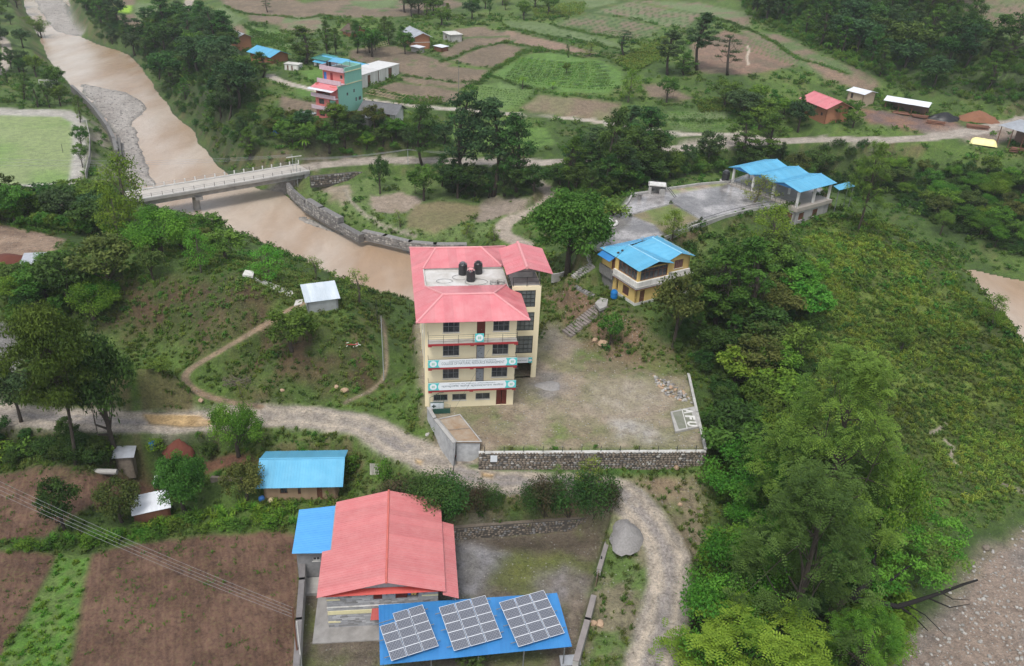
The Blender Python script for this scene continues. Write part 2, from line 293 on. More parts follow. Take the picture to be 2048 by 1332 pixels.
field([(1150,0),(1220,-8),(1235,4),(1180,16)], LG, LG2, 'pale green field at the top edge')
field([(1250,0),(1400,5),(1500,25),(1500,60),(1410,30),(1290,5)], LG, FSOIL, 'upper pale field below the wooded slope')
field([(1000,138),(1060,108),(1100,105),(1200,120),(1245,145),(1240,170),(1220,185),(1130,185),(1060,172),(985,158)], (.12,.22,.05), GRN, 'terraced green vegetable field with curved rows', sc=2.5)
field([(960,170),(1000,165),(1070,180),(1035,215),(1000,222),(950,200)], (.14,.22,.07), (.12,.2,.05), 'green vegetable plot above the upper road')
field([(1040,218),(1080,190),(1130,195),(1240,207),(1235,232),(1200,240),(1100,230)], FSOIL, (.2,.18,.1), 'brown sown field above the upper road')
field([(1285,170),(1330,168),(1390,200),(1300,195)], label='bare patch among the trees on the terraces')
field([(1380,90),(1450,60),(1560,90),(1600,130),(1500,150),(1400,145)], (.25,.16,.115), FSOIL2, 'reddish ploughed field behind the tall thin trees')
field([(1480,60),(1560,70),(1640,110),(1760,165),(1740,180),(1640,150),(1540,110)], LG2, FSOIL, 'long strip of fallow land below the hillside wood')
field([(1600,118),(1700,150),(1760,172),(1730,185),(1650,158)], (.25,.17,.12), FSOIL, 'narrow bare strip leading to the tin sheds')
field([(1330,222),(1460,225),(1470,240),(1340,240)], LG, GRN, 'green terrace strip above the junction of roads')
field([(1330,240),(1470,243),(1480,262),(1350,260)], LG2, GRN2, 'lowest green terrace strip beside the road')
field([(1900,0),(2100,-10),(2120,110),(2000,120),(1930,60)], FSOIL, LG2, 'pale terraced slope in the top right corner')
field([(1850,30),(1900,20),(1960,90),(2048,140),(2040,200),(1900,120)], LG2, FSOIL2, 'terraces showing between the hillside trees', amt=.8)
field([(905,250),(1090,255),(1110,285),(1060,300),(900,285)], GRN2, GRN, 'rough green terrace above the main road', dens=.3)
field([(560,190),(640,205),(640,240),(600,232),(560,215)], label='small brown plot left of the pink house')
field([(590,175),(640,178),(655,195),(600,192)], (.1,.19,.035), GRN, 'grass verge beside the upper road')
field([(605,140),(655,138),(660,160),(615,160)], (.13,.24,.05), GRN, 'bright grass yard inside the blue roofed shed')
# near left fields
field([(-300,935),(60,935),(200,955),(215,1000),(120,1050),(90,1075),(-10,1088),(-300,1090)], SOIL, SOIL2, 'brown field with seedlings at the left edge', spk=.5, sc=2)
field([(185,945),(280,945),(330,960),(260,1020),(190,1020)], SOIL2, (.15,.085,.05), 'dark kitchen garden between the round trees', spk=.15, sc=2)
field([(-300,1110),(70,1105),(120,1112),(60,1220),(-60,1400),(-300,1500)], SOIL, SOIL2, 'brown field with seedlings in the bottom left corner', spk=.6, sc=2)
field([(120,1105),(185,1108),(165,1200),(125,1400),(-40,1400),(45,1250)], (.10,.215,.032), (.13,.2,.05), 'bright green strip of young crop between two brown fields', spk=0, sc=1.2, jag=1.2)
field([(185,1108),(300,1085),(420,1070),(560,1062),(605,1075),(598,1150),(588,1400),(120,1450),(165,1200)], SOIL, SOIL2, 'large brown ploughed field left of the red roofed hall', spk=.45, sc=2)
field([(400,925),(520,925),(520,955),(410,950)], (.17,.08,.05), (.14,.07,.045), 'red earth terrace left of the blue roofed mud house', spk=0, sc=2)
# mid left
paint([(-100,450),(60,462),(130,478),(110,505),(60,520),(30,545),(-100,550)], (.34,.24,.17), (.25,.17,.12), grv=.7, spk=.1, dens=0, name='clearing', label='pinkish bare clearing with rubble at the left edge')
paint([(-50,640),(30,650),(40,720),(20,760),(-50,760)], (.2,.19,.18), (.3,.29,.28), grv=1., dens=.1, name='rubble_slope', label='grey rubble on the slope at the left edge')
paint([(130,770),(200,765),(190,800),(140,800)], (.22,.2,.17), (.16,.17,.1), grv=.6, dens=.1)
# exposed earth on the mound
paint([(190,560),(400,548),(560,600),(500,650),(400,690),(330,690),(200,650)], (.085,.05,.03), (.055,.07,.018), soft=2, jag=5, amt=.95, dens=.45, sc=3)
paint([(500,680),(620,660),(720,700),(780,760),(700,790),(560,780),(430,760)], (.10,.06,.036), (.06,.085,.02), soft=2, jag=6, amt=.9, dens=.45, sc=3)
# lawn and running track
paint([(-300,206),(-60,214),(70,218),(140,220),(172,236),(176,300),(160,372),(-300,392)], (.42,.39,.34), (.5,.47,.42), z=-5, soft=.3, jag=.5, grv=.3, dens=0, rgh=.6, name='sports_track', label='pale sandy strip round the school playing field')
paint([(-300,226),(-60,229),(60,232),(120,233),(144,244),(146,300),(137,366),(-300,380)], (.20,.30,.085), (.26,.32,.13), z=-5, soft=.3, jag=.5, grv=0, spk=0, dens=0, sc=12, name='playing_field', label='flat light green playing field by the river')
paint([(170,245),(205,250),(225,300),(232,350),(215,372),(190,350),(180,290)], (.36,.31,.25), (.12,.19,.04), soft=1, jag=3, dens=.3, grv=.4, sc=5)
# river sides
for k_, b in enumerate(BARS):
    paint(b, (.44,.40,.36), (.36,.32,.285), world=True, soft=.6, jag=.6, rgh=.55, grv=1., spk=0, dens=0, name='gravel_bar', label=['long grey gravel bar far upstream', 'broad grey gravel bar upstream of the bridge', 'thin gravel shelf under the gabion wall', 'gravel shore below the tin hut'][k_])
paint(RBED, (.33,.25,.195), (.27,.225,.19), world=True, soft=1., jag=2, rgh=.55, grv=1., spk=0, dens=0, sc=6, name='river_bed', label='dry stony river bed in the bottom right corner')
# flood plain between bridge and college
paint([(600,365),(700,350),(830,355),(1000,380),(1060,400),(1060,430),(1000,470),(930,480),(840,478),(760,465),(700,440),(640,400)], (.14,.2,.06), (.10,.16,.04), soft=1, jag=3, dens=.35)
field([(640,375),(695,370),(705,395),(690,412),(660,400)], (.33,.27,.2), (.24,.2,.13), 'bare sandy patch by the bridge road', spk=.3, jag=2.5, dens=.05)
field([(740,392),(800,385),(850,400),(840,412),(800,428),(760,425),(735,408)], (.36,.29,.23), (.3,.24,.18), 'bare pinkish patch under the roadside trees', spk=.1, jag=2.5)
field([(830,410),(880,402),(960,412),(970,425),(920,448),(870,468),(815,455),(812,435)], (.24,.2,.11), (.2,.18,.09), 'fallow brown plot in the loop of the river', spk=.4)
field([(965,405),(990,385),(1060,400),(1050,425),(1010,430),(985,440),(950,445)], (.33,.27,.22), (.27,.22,.17), 'bare yard beside the curved dirt road', spk=.1, jag=2)
paint([(1080,372),(1100,368),(1130,385),(1060,395)], (.2,.14,.1), (.12,.13,.05), dens=.3)
# courtyard
paint(YARD, (.39,.315,.235), (.27,.25,.14), world=True, soft=.5, jag=.3, grv=.95, spk=.35, dens=0, sc=3.5, name='courtyard', label='worn earth and grass yard beside the cream college building')
for q, a, b in (([(1150,700),(1250,705),(1370,748),(1330,760),(1290,750),(1220,760),(1150,745)], (.14,.2,.05), (.24,.2,.12)), ([(1210,755),(1300,765),(1320,800),(1260,835),(1200,820),(1170,790)], (.43,.37,.29), (.36,.31,.22)), ([(1230,845),(1290,850),(1320,872),(1300,882),(1250,870)], (.5,.47,.44), (.4,.36,.3)), ([(1095,650),(1130,655),(1120,690),(1090,700)], (.4,.35,.28), (.3,.27,.18)),
                ([(1075,745),(1120,750),(1130,780),(1095,790),(1072,775)], (.3,.27,.26), (.24,.22,.2)), ([(960,865),(1030,870),(1030,893),(960,890)], (.30,.22,.15), (.26,.2,.13)), ([(1100,840),(1200,860),(1190,895),(1080,890)], (.2,.24,.08), (.3,.24,.16)), ([(930,825),(1030,815),(1050,850),(960,850)], (.2,.22,.09), (.27,.21,.14))):
    paint(q, a, b, z=0, soft=1.3, jag=3.5, grv=.7, spk=.3, dens=0, sc=1.5)
# compound
paint(COMP, (.17,.135,.10), (.14,.15,.055), world=True, soft=.3, jag=.2, rgh=.6, grv=.4, spk=.3, dens=0, sc=3, name='yard', label='damp earth yard between the red roofed hall and the walls')
for q, a, b, r_ in (([(905,1090),(960,1085),(1050,1100),(1030,1120),(985,1150),(960,1200),(900,1200)], (.25,.24,.25), (.2,.19,.185), .35), ([(960,1080),(1130,1075),(1180,1080),(1150,1110),(1080,1110),(1000,1098)], (.11,.085,.06), (.09,.07,.05), .5), ([(1000,1120),(1120,1105),(1150,1130),(1080,1150),(1020,1170)], (.17,.18,.05), (.14,.16,.04), .9),
                    ([(1080,1145),(1130,1130),(1170,1160),(1155,1200),(1120,1210),(1075,1180)], (.28,.25,.24), (.22,.19,.16), .5), ([(1140,1200),(1165,1200),(1150,1290),(1120,1300),(1130,1240)], (.30,.24,.19), (.2,.15,.11), .7)):
    paint(q, a, b, z=-6.5, soft=1., jag=2.5, rgh=r_, grv=.5, spk=.2, dens=0, sc=1.5)
# verge right of the compound
paint([(1215,1050),(1245,1030),(1290,1070),(1305,1150),(1280,1250),(1240,1332),(1150,1332),(1190,1180)], (.12,.19,.045), (.24,.21,.13), soft=.7, jag=2, grv=.4, spk=.2, dens=.15, sc=2.5)
paint([(1240,960),(1330,950),(1420,960),(1420,1090),(1370,1130),(1330,1040)], (.27,.22,.14), (.17,.19,.07), soft=1, jag=3, grv=.6, spk=.4, dens=.1)
paint([(960,928),(1400,932),(1420,950),(1230,965),(1130,950),(980,945)], (.11,.2,.04), (.09,.16,.03), soft=.6, jag=1.5, dens=.35)
paint([(1250,955),(1330,945),(1390,955),(1340,985),(1270,985)], (.3,.22,.14), (.2,.19,.08), soft=1, jag=3, dens=.1, grv=.5)
# hill house surroundings, plaza
paint([(1090,560),(1200,600),(1270,640),(1350,700),(1370,745),(1300,735),(1200,700),(1140,670),(1100,640)], (.14,.15,.05), (.2,.13,.08), soft=1.2, jag=4, dens=.5, grv=.4)
paint(PLAZA, (.32,.30,.29), (.15,.14,.135), world=True, soft=.3, jag=.1, rgh=.14, grv=.0, spk=0, dens=0, sc=3.5, name='plaza', label='wet concrete terrace on the hilltop')
paint([(1262,430),(1330,412),(1345,408),(1398,438),(1330,470),(1310,450)], (.25,.21,.12), (.17,.22,.06), z=7.5, soft=.2, jag=.3, rgh=.9, grv=.2, spk=.4, dens=0, sc=3, name='lawn', label='small patchy lawn set in the wet terrace')
paint([(1340,378),(1445,362),(1465,360),(1440,372),(1345,390)], (.22,.24,.09), (.28,.22,.16), z=7.5, soft=.3, jag=.8, dens=0, grv=.3)
# hill slope tones
paint([(1650,460),(1760,450),(1960,620),(2120,760),(2120,900),(2000,1010),(1850,1000),(1700,900),(1600,700)], (.15,.205,.036), (.06,.08,.018), soft=3, jag=6, dens=1., sc=4, amt=.9)
# upper right works
paint([(1700,215),(1760,222),(1900,240),(1940,262),(1890,266),(1830,262),(1740,248)], (.16,.11,.10), (.25,.14,.09), soft=.6, jag=2, grv=.4, dens=.05, name='brickyard', label='muddy work yard below the long tin shed')
paint([(1850,262),(2060,240),(2080,262),(1990,292),(1930,280)], (.3,.25,.21), (.24,.18,.14), soft=.6, jag=2, grv=.5, dens=0)
paint([(560,330),(700,322),(700,290),(560,300)], (.16,.12,.085), (.1,.14,.04), soft=1, jag=4, dens=.5)
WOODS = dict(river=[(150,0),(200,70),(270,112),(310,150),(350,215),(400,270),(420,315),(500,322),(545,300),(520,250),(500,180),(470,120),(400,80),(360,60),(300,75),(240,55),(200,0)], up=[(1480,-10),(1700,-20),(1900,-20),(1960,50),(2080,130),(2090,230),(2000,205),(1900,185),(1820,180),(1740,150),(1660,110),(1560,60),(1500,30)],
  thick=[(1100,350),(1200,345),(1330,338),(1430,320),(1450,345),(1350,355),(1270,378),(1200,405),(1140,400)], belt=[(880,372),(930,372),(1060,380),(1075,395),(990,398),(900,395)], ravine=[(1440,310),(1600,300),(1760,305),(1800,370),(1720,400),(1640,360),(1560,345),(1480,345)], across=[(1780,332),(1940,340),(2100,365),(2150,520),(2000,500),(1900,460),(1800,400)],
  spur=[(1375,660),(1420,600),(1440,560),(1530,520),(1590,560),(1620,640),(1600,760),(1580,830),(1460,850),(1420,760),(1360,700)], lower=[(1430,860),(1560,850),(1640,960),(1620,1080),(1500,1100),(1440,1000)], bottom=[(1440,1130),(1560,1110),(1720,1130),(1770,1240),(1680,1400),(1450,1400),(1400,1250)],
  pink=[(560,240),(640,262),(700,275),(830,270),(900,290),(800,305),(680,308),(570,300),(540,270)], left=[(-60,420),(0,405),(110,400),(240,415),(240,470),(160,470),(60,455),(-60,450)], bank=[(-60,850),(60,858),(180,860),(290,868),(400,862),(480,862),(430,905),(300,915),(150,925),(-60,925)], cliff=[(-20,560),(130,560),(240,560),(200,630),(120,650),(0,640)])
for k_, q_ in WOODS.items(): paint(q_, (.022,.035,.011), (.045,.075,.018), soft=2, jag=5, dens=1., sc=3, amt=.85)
# roads last
RD, RD2 = (.46,.39,.315), (.36,.31,.26)
rpaint(ROADL, 1.6, RD, RD2, name='farm_road', label='curved dirt road beyond the left river bank')
rpaint(ROADN, 1.7, RD, RD2, name='farm_track', label='pale farm track curving into the top fields')
rpaint(ROADU, 1.5, (.5,.45,.38), RD, name='upper_road', label='narrow pale road between the terraces')
rpaint(ROADD, 1.7, (.42,.35,.28), RD, name='side_road', label='dirt side road curling down behind the college')
rpaint(ROADF, 2.6, (.45,.39,.33), RD2, name='main_road', label='unpaved main road running right from the bridge')
m_, d_ = rpaint(ROAD, 2.4, (.47,.40,.325), (.345,.30,.255), soft=.6, name='dirt_road', label='stony dirt road curving round the college yard', grv=.5)
k_ = np.exp(-((d_-.25)/.4)**2)*.7*(fbm(fx[m_], fy[m_], 5, 3, 19) > .45); COL[m_] = COL[m_]*(1-k_)[:, None]+C(.30,.27,.26)*k_[:, None]
k_ = np.exp(-((d_-1.25)/.32)**2)*.65; RGH[m_] = RGH[m_]*(1-.4*k_); COL[m_] = COL[m_]*(1-k_)[:, None]+C(.56,.47,.37)*k_[:, None]
for q, nm in (([(288,832),(340,828),(400,832),(432,842),(420,852),(360,856),(300,854)], 'long ochre puddle on the dirt road at the left'), ([(832,918),(845,922),(842,930),(830,926)], 'small ochre puddle at the road bend'), ([(962,944),(990,948),(986,956),(964,953)], 'small ochre puddle on the road below the yard wall')):
    paint(q, (.43,.30,.155), (.38,.26,.135), soft=.25, jag=.8, rgh=.12, grv=0, spk=0, dens=0, name='puddle', label=nm)
paint([(930,928),(960,926),(1400,928),(1425,944),(1250,951),(1130,944),(1000,939),(940,936)], (.085,.17,.03), (.07,.13,.025), soft=.35, jag=1.2, rgh=.9, grv=.1, spk=0, dens=.45)
rpaint(PATH, .55, (.33,.23,.15), (.27,.2,.13), soft=.3, name='footpath', label='narrow earth footpath winding up to the tin hut')
rpaint(PATH2, .3, (.33,.25,.17), (.25,.2,.13), soft=.3)
RIDGE = W([(1495,92),(1498,100),(1494,115),(1497,130)]); rpaint(RIDGE, .4, (.5,.42,.33), None, soft=.3, grv=0)
for q in ([(1860,868),(1880,858),(1892,848)], [(1890,880),(1905,895),(1900,915),(1920,935)], [(1920,945),(1960,950),(2000,965),(2048,985)]): rpaint(W(q), .3, (.33,.28,.22), None, soft=.25)
for q in ([(690,378),(700,400),(730,430),(760,450),(830,470)], [(1075,372),(1060,368),(1045,355)]): rpaint(W(q), .5, (.33,.29,.22), None, soft=.4)
# hedge and terrace lines that edge the far plots: darker grass, filled with bushes later
HEDGES = [[(450,12),(520,30),(600,38),(640,32)],[(990,135),(1060,100),(1110,102),(1200,112),(1260,130)],[(975,150),(1040,172),(1120,190),(1240,200)],[(1012,55),(1060,66),(1150,82),(1245,100)],[(960,95),(1010,84),(1075,97),(1160,113)],[(805,152),(905,165),(975,162)],[(925,178),(960,165),(990,140),(1055,98)],[(700,120),(800,160),(740,178)],[(1320,210),(1400,215),(1470,215)],[(1100,48),(1180,68),(1260,82),(1300,74)],[(1410,30),(1500,60),(1600,120),(1700,150)],[(490,52),(570,85),(600,90)],[(640,30),(700,42),(760,48)],[(750,178),(830,207),(900,212)],[(1330,240),(1480,242)],[(880,125),(905,118),(960,95)]]
for q in HEDGES: rpaint(W(q), .8, (.06,.11,.025), (.08,.14,.03), soft=.5, grv=0, dens=0)
# rows cut into the terraced fields (thin raised bunds of another crop)
def rows(quad, n, ca, hw=.25, bend=0.):
    q = W(quad)
    for i in range(1, n):
        t = i/n; a = q[0]*(1-t)+q[3]*t; b = q[1]*(1-t)+q[2]*t; m = (a+b)/2+np.array([0, bend, 0])
        rpaint(np.array([a, (a+m)/2+np.array([0, bend*.25, 0]), m, (b+m)/2+np.array([0, bend*.25, 0]), b]), hw, ca, None, soft=hw*.7, grv=0, dens=0)
rows([(1190,28),(1390,58),(1320,85),(1105,50)], 7, (.05,.095,.022), .5); rows([(1260,4),(1440,32),(1390,58),(1190,26)], 6, (.055,.105,.025), .5); rows([(1020,45),(1180,62),(1240,88),(1060,62)], 3, (.07,.12,.03), .45); rows([(1060,108),(1215,122),(1240,182),(1000,156)], 8, (.04,.085,.018), .5, -3)
rows([(1245,8),(1490,38),(1500,66),(1290,50)], 5, (.07,.12,.03), .4); rows([(905,62),(1000,55),(1040,92),(930,88)], 4, (.08,.13,.035), .35); rows([(640,8),(900,0),(880,28),(650,30)], 4, (.08,.13,.04), .4); rows([(1500,70),(1620,115),(1600,140),(1480,105)], 5, (.08,.14,.035), .4); rows([(700,105),(860,118),(880,140),(760,135)], 3, (.12,.14,.06), .35); rows([(1040,222),(1235,212),(1230,232),(1060,238)], 4, (.10,.13,.05), .35); rows([(1850,60),(1960,60),(2040,190),(1900,130)], 9, (.08,.13,.03), .4)
rows([(1330,222),(1470,225),(1480,262),(1345,260)], 4, (.07,.13,.03)); rows([(1900,10),(2060,-5),(2060,190),(1930,110)], 14, (.07,.11,.03), .3); rows([(905,250),(1100,256),(1100,295),(900,288)], 4, (.06,.12,.02), .4)
del rows
wet = sstep(.22, 0, fz-ZR); wet = np.where((sdf(RIVER, fx, fy) < 3) | (sdf(RIVER2, fx, fy) < 3), wet, 0); COL *= (1-.35*wet)[:, None]; RGH = RGH*(1-.4*wet)
# ---------------------------------------------------------------- ground material and the zone meshes
def terrain_mat():
    m = bpy.data.materials.new('ground_cover'); m.use_nodes = True; t = m.node_tree; N, L = t.nodes, t.links; b = N['Principled BSDF']
    def at(n, k='GEOMETRY'): a = N.new('ShaderNodeAttribute'); a.attribute_name = n; return a
    geo = N.new('ShaderNodeNewGeometry')
    def noise(sc, det=4, rough=.6): n = N.new('ShaderNodeTexNoise'); n.inputs['Scale'].default_value = sc; n.inputs['Detail'].default_value = det; n.inputs['Roughness'].default_value = rough; L.new(geo.outputs['Position'], n.inputs['Vector']); return n.outputs['Fac']
    def ramp(s, a, bb): r = N.new('ShaderNodeMapRange'); r.inputs[1].default_value = a; r.inputs[2].default_value = bb; L.new(s, r.inputs[0]); return r.outputs[0]
    def mth(op, x, y): n = N.new('ShaderNodeMath'); n.operation = op; (L.new(x, n.inputs[0]) if not isinstance(x, float) else setattr(n.inputs[0], 'default_value', x)); (L.new(y, n.inputs[1]) if not isinstance(y, float) else setattr(n.inputs[1], 'default_value', y)); return n.outputs[0]
    def mix(f, a, bb, bt='MIX'):
        n = N.new('ShaderNodeMix'); n.data_type = 'RGBA'; n.blend_type = bt
        (L.new(f, n.inputs[0]) if not isinstance(f, float) else setattr(n.inputs[0], 'default_value', f))
        for s, i in ((a, 6), (bb, 7)): (L.new(s, n.inputs[i]) if not isinstance(s, tuple) else setattr(n.inputs[i], 'default_value', s+(1,)))
        return n.outputs[2]
    col = at('Col').outputs['Color']; par = at('Par'); sep = N.new('ShaderNodeSeparateColor'); L.new(par.outputs['Color'], sep.inputs[0]); rg, gv, sp = sep.outputs[0], sep.outputs[1], sep.outputs[2]
    a = noise(.9, 6, .65); c = noise(3.6, 5, .7); f = noise(11, 3, .7)
    tone = mth('ADD', mth('MULTIPLY', a, .8), mth('ADD', mth('MULTIPLY', c, .7), mth('MULTIPLY', f, .45)))
    g = N.new('ShaderNodeCombineColor'); k = mth('ADD', mth('MULTIPLY', tone, 1.9), -.85)
    for i in range(3): L.new(k, g.inputs[i])
    col = mix(1., col, g.outputs[0], 'MULTIPLY')
    col = mix(mth('MULTIPLY', ramp(mth('ADD', c, mth('MULTIPLY', a, .35)), .72, .80), sp), col, (.085,.15,.03))
    v = N.new('ShaderNodeTexVoronoi'); v.inputs['Scale'].default_value = 3.2; L.new(geo.outputs['Position'], v.inputs['Vector'])
    v2 = N.new('ShaderNodeTexVoronoi'); v2.inputs['Scale'].default_value = 7.5; L.new(geo.outputs['Position'], v2.inputs['Vector'])
    sc1 = N.new('ShaderNodeSeparateColor'); L.new(v2.outputs['Color'], sc1.inputs[0])
    st = mth('MULTIPLY', mth('MULTIPLY', ramp(v2.outputs['Distance'], .42, .25), ramp(sc1.outputs[0], .5, .7)), gv)
    sc2 = N.new('ShaderNodeSeparateColor'); L.new(v.outputs['Color'], sc2.inputs[0])
    st2 = mth('MULTIPLY', mth('MULTIPLY', ramp(v.outputs['Distance'], .34, .22), ramp(sc2.outputs[0], .86, .9)), gv)
    col = mix(mth('MULTIPLY', st, .55), col, mix(sc1.outputs[1], (.2,.18,.165), (.52,.49,.45))); col = mix(st2, col, (.55,.52,.48))
    sx = N.new('ShaderNodeSeparateXYZ'); L.new(geo.outputs['Position'], sx.inputs[0]); ph = mth('ADD', mth('ADD', mth('MULTIPLY', sx.outputs[0], 7.9), mth('MULTIPLY', sx.outputs[1], 3.0)), mth('MULTIPLY', a, 7.))
    fur = mth('MULTIPLY', mth('SINE', ph, 0.), par.outputs['Alpha']); fg = N.new('ShaderNodeCombineColor'); fk = mth('ADD', 1., mth('MULTIPLY', fur, .055))
    for i in range(3): L.new(fk, fg.inputs[i])
    col = mix(1., col, fg.outputs[0], 'MULTIPLY')
    L.new(col, b.inputs['Base Color']); L.new(mth('MULTIPLY', rg, mth('ADD', mth('MULTIPLY', a, .9), .55)), b.inputs['Roughness']); b.inputs['Specular IOR Level'].default_value = .35
    bp = N.new('ShaderNodeBump'); bp.inputs['Strength'].default_value = 1.; bp.inputs['Distance'].default_value = .3
    h = mth('ADD', mth('ADD', c, mth('MULTIPLY', f, .35)), mth('MULTIPLY', mth('ADD', st, st2), .5)); h = mth('MULTIPLY', h, ramp(rg, .12, .5)); h = mth('ADD', h, mth('MULTIPLY', fur, .25))
    L.new(h, bp.inputs['Height']); L.new(bp.outputs[0], b.inputs['Normal']); return m
M_TER = terrain_mat()
nv, nu = TZ.shape; PARA = np.stack([RGH, GRV, SPK*.5, np.where((SPK > .4) & np.isin(ZONE, [k for k, z in enumerate(ZN) if z[0] == 'field']), 1., 0.)], -1)
idx = np.arange(TN).reshape(nv, nu); quads = np.stack([idx[1:, :-1], idx[1:, 1:], idx[:-1, 1:], idx[:-1, :-1]], -1).reshape(-1, 4)
zq = ZONE[quads[:, 0]]; co = np.stack([fx, fy, fz], -1)
def zone_mesh(k):
    q = quads[zq == k]
    if not len(q): return
    used, inv = np.unique(q, return_inverse=True); inv = inv.reshape(-1, 4); me = bpy.data.meshes.new(ZN[k][0])
    me.vertices.add(len(used)); me.vertices.foreach_set('co', co[used].astype(np.float32).ravel())
    me.loops.add(inv.size); me.loops.foreach_set('vertex_index', inv.ravel().astype(np.int32)); me.polygons.add(len(inv))
    me.polygons.foreach_set('loop_start', np.arange(0, inv.size, 4, dtype=np.int32)); me.polygons.foreach_set('loop_total', np.full(len(inv), 4, dtype=np.int32))
    me.polygons.foreach_set('use_smooth', np.ones(len(inv), bool)); me.update(calc_edges=True)
    for nm, arr in (('Col', np.concatenate([COL, np.ones((TN, 1))], 1)), ('Par', PARA)):
        a = me.attributes.new(nm, 'FLOAT_COLOR', 'POINT'); a.data.foreach_set('color', arr[used].astype(np.float32).ravel())
    me.materials.append(M_TER); me.validate(); o = link(ZN[k][0], me); tag(o, ZN[k][1], kind='structure'); o['category'] = ZN[k][0].replace('_', ' ')
for k in range(len(ZN)): zone_mesh(k)
# ---------------------------------------------------------------- water
def water_mat():
    m = bpy.data.materials.new('muddy_water'); m.use_nodes = True; t = m.node_tree; N, L = t.nodes, t.links; b = N['Principled BSDF']
    geo = N.new('ShaderNodeNewGeometry'); mp = N.new('ShaderNodeMapping'); mp.inputs['Rotation'].default_value = (0, 0, .75); mp.inputs['Scale'].default_value = (1, .35, 1); L.new(geo.outputs['Position'], mp.inputs[0])
    n = N.new('ShaderNodeTexNoise'); n.inputs['Scale'].default_value = .07; n.inputs['Detail'].default_value = 5; L.new(mp.outputs[0], n.inputs['Vector'])
    r = N.new('ShaderNodeValToRGB'); L.new(n.outputs['Fac'], r.inputs[0]); r.color_ramp.elements[0].position = .35; r.color_ramp.elements[0].color = (.36,.25,.165,1); r.color_ramp.elements[1].position = .58; r.color_ramp.elements[1].color = (.47,.385,.31,1)
    n3 = N.new('ShaderNodeTexNoise'); n3.inputs['Scale'].default_value = .3; n3.inputs['Detail'].default_value = 6; n3.inputs['Roughness'].default_value = .6; n3.inputs['Distortion'].default_value = .6; L.new(mp.outputs[0], n3.inputs['Vector']); v3 = N.new('ShaderNodeMapRange'); v3.inputs[1].default_value = .35; v3.inputs[2].default_value = .65; v3.inputs[3].default_value = .93; v3.inputs[4].default_value = 1.05; L.new(n3.outputs['Fac'], v3.inputs[0]); vs_ = N.new('ShaderNodeVectorMath'); vs_.operation = 'SCALE'; L.new(r.outputs[0], vs_.inputs[0]); L.new(v3.outputs[0], vs_.inputs['Scale'])  # fine streaks paint ripple glints into the water colour
    L.new(vs_.outputs[0], b.inputs['Base Color']); b.inputs['Roughness'].default_value = .16; b.inputs['IOR'].default_value = 1.33
    n2 = N.new('ShaderNodeTexNoise'); n2.inputs['Scale'].default_value = 1.6; n2.inputs['Detail'].default_value = 8; n2.inputs['Roughness'].default_value = .65; L.new(mp.outputs[0], n2.inputs['Vector'])
    bp = N.new('ShaderNodeBump'); bp.inputs['Strength'].default_value = .55; bp.inputs['Distance'].default_value = .22; L.new(n2.outputs['Fac'], bp.inputs['Height']); L.new(bp.outputs[0], b.inputs['Normal']); return m
M_WAT = water_mat()
def water(poly, nm, label):
    p = np.array(poly); c = p.mean(0); bm = bmesh.new(); d = []
    for i in range(len(p)):
        a, b = p[i-1], p[(i+1) % len(p)]; t = (b-a)[:2]; t /= max(np.hypot(*t), 1e-6); nrm = np.array([t[1], -t[0]]); q = p[i][:2]+nrm*3.
        if sdf(p, np.array([q[0]]), np.array([q[1]]))[0] < 0: q = p[i][:2]-nrm*3.
        d.append(bm.verts.new((q[0], q[1], ZR)))
    f = bm.faces.new(d); bmesh.ops.triangulate(bm, faces=[f]); me = bpy.data.meshes.new(nm); bm.to_mesh(me); bm.free(); me.materials.append(M_WAT)
    for pl in me.polygons:
        if pl.normal.z < 0: pl.flip()
    return tag(link(nm, me), label, 'river', kind='structure')
water(RIVER, 'river', 'broad brown flooded river passing under the bridge')
water(RIVER2, 'river', 'brown river showing behind the green spur at the right')
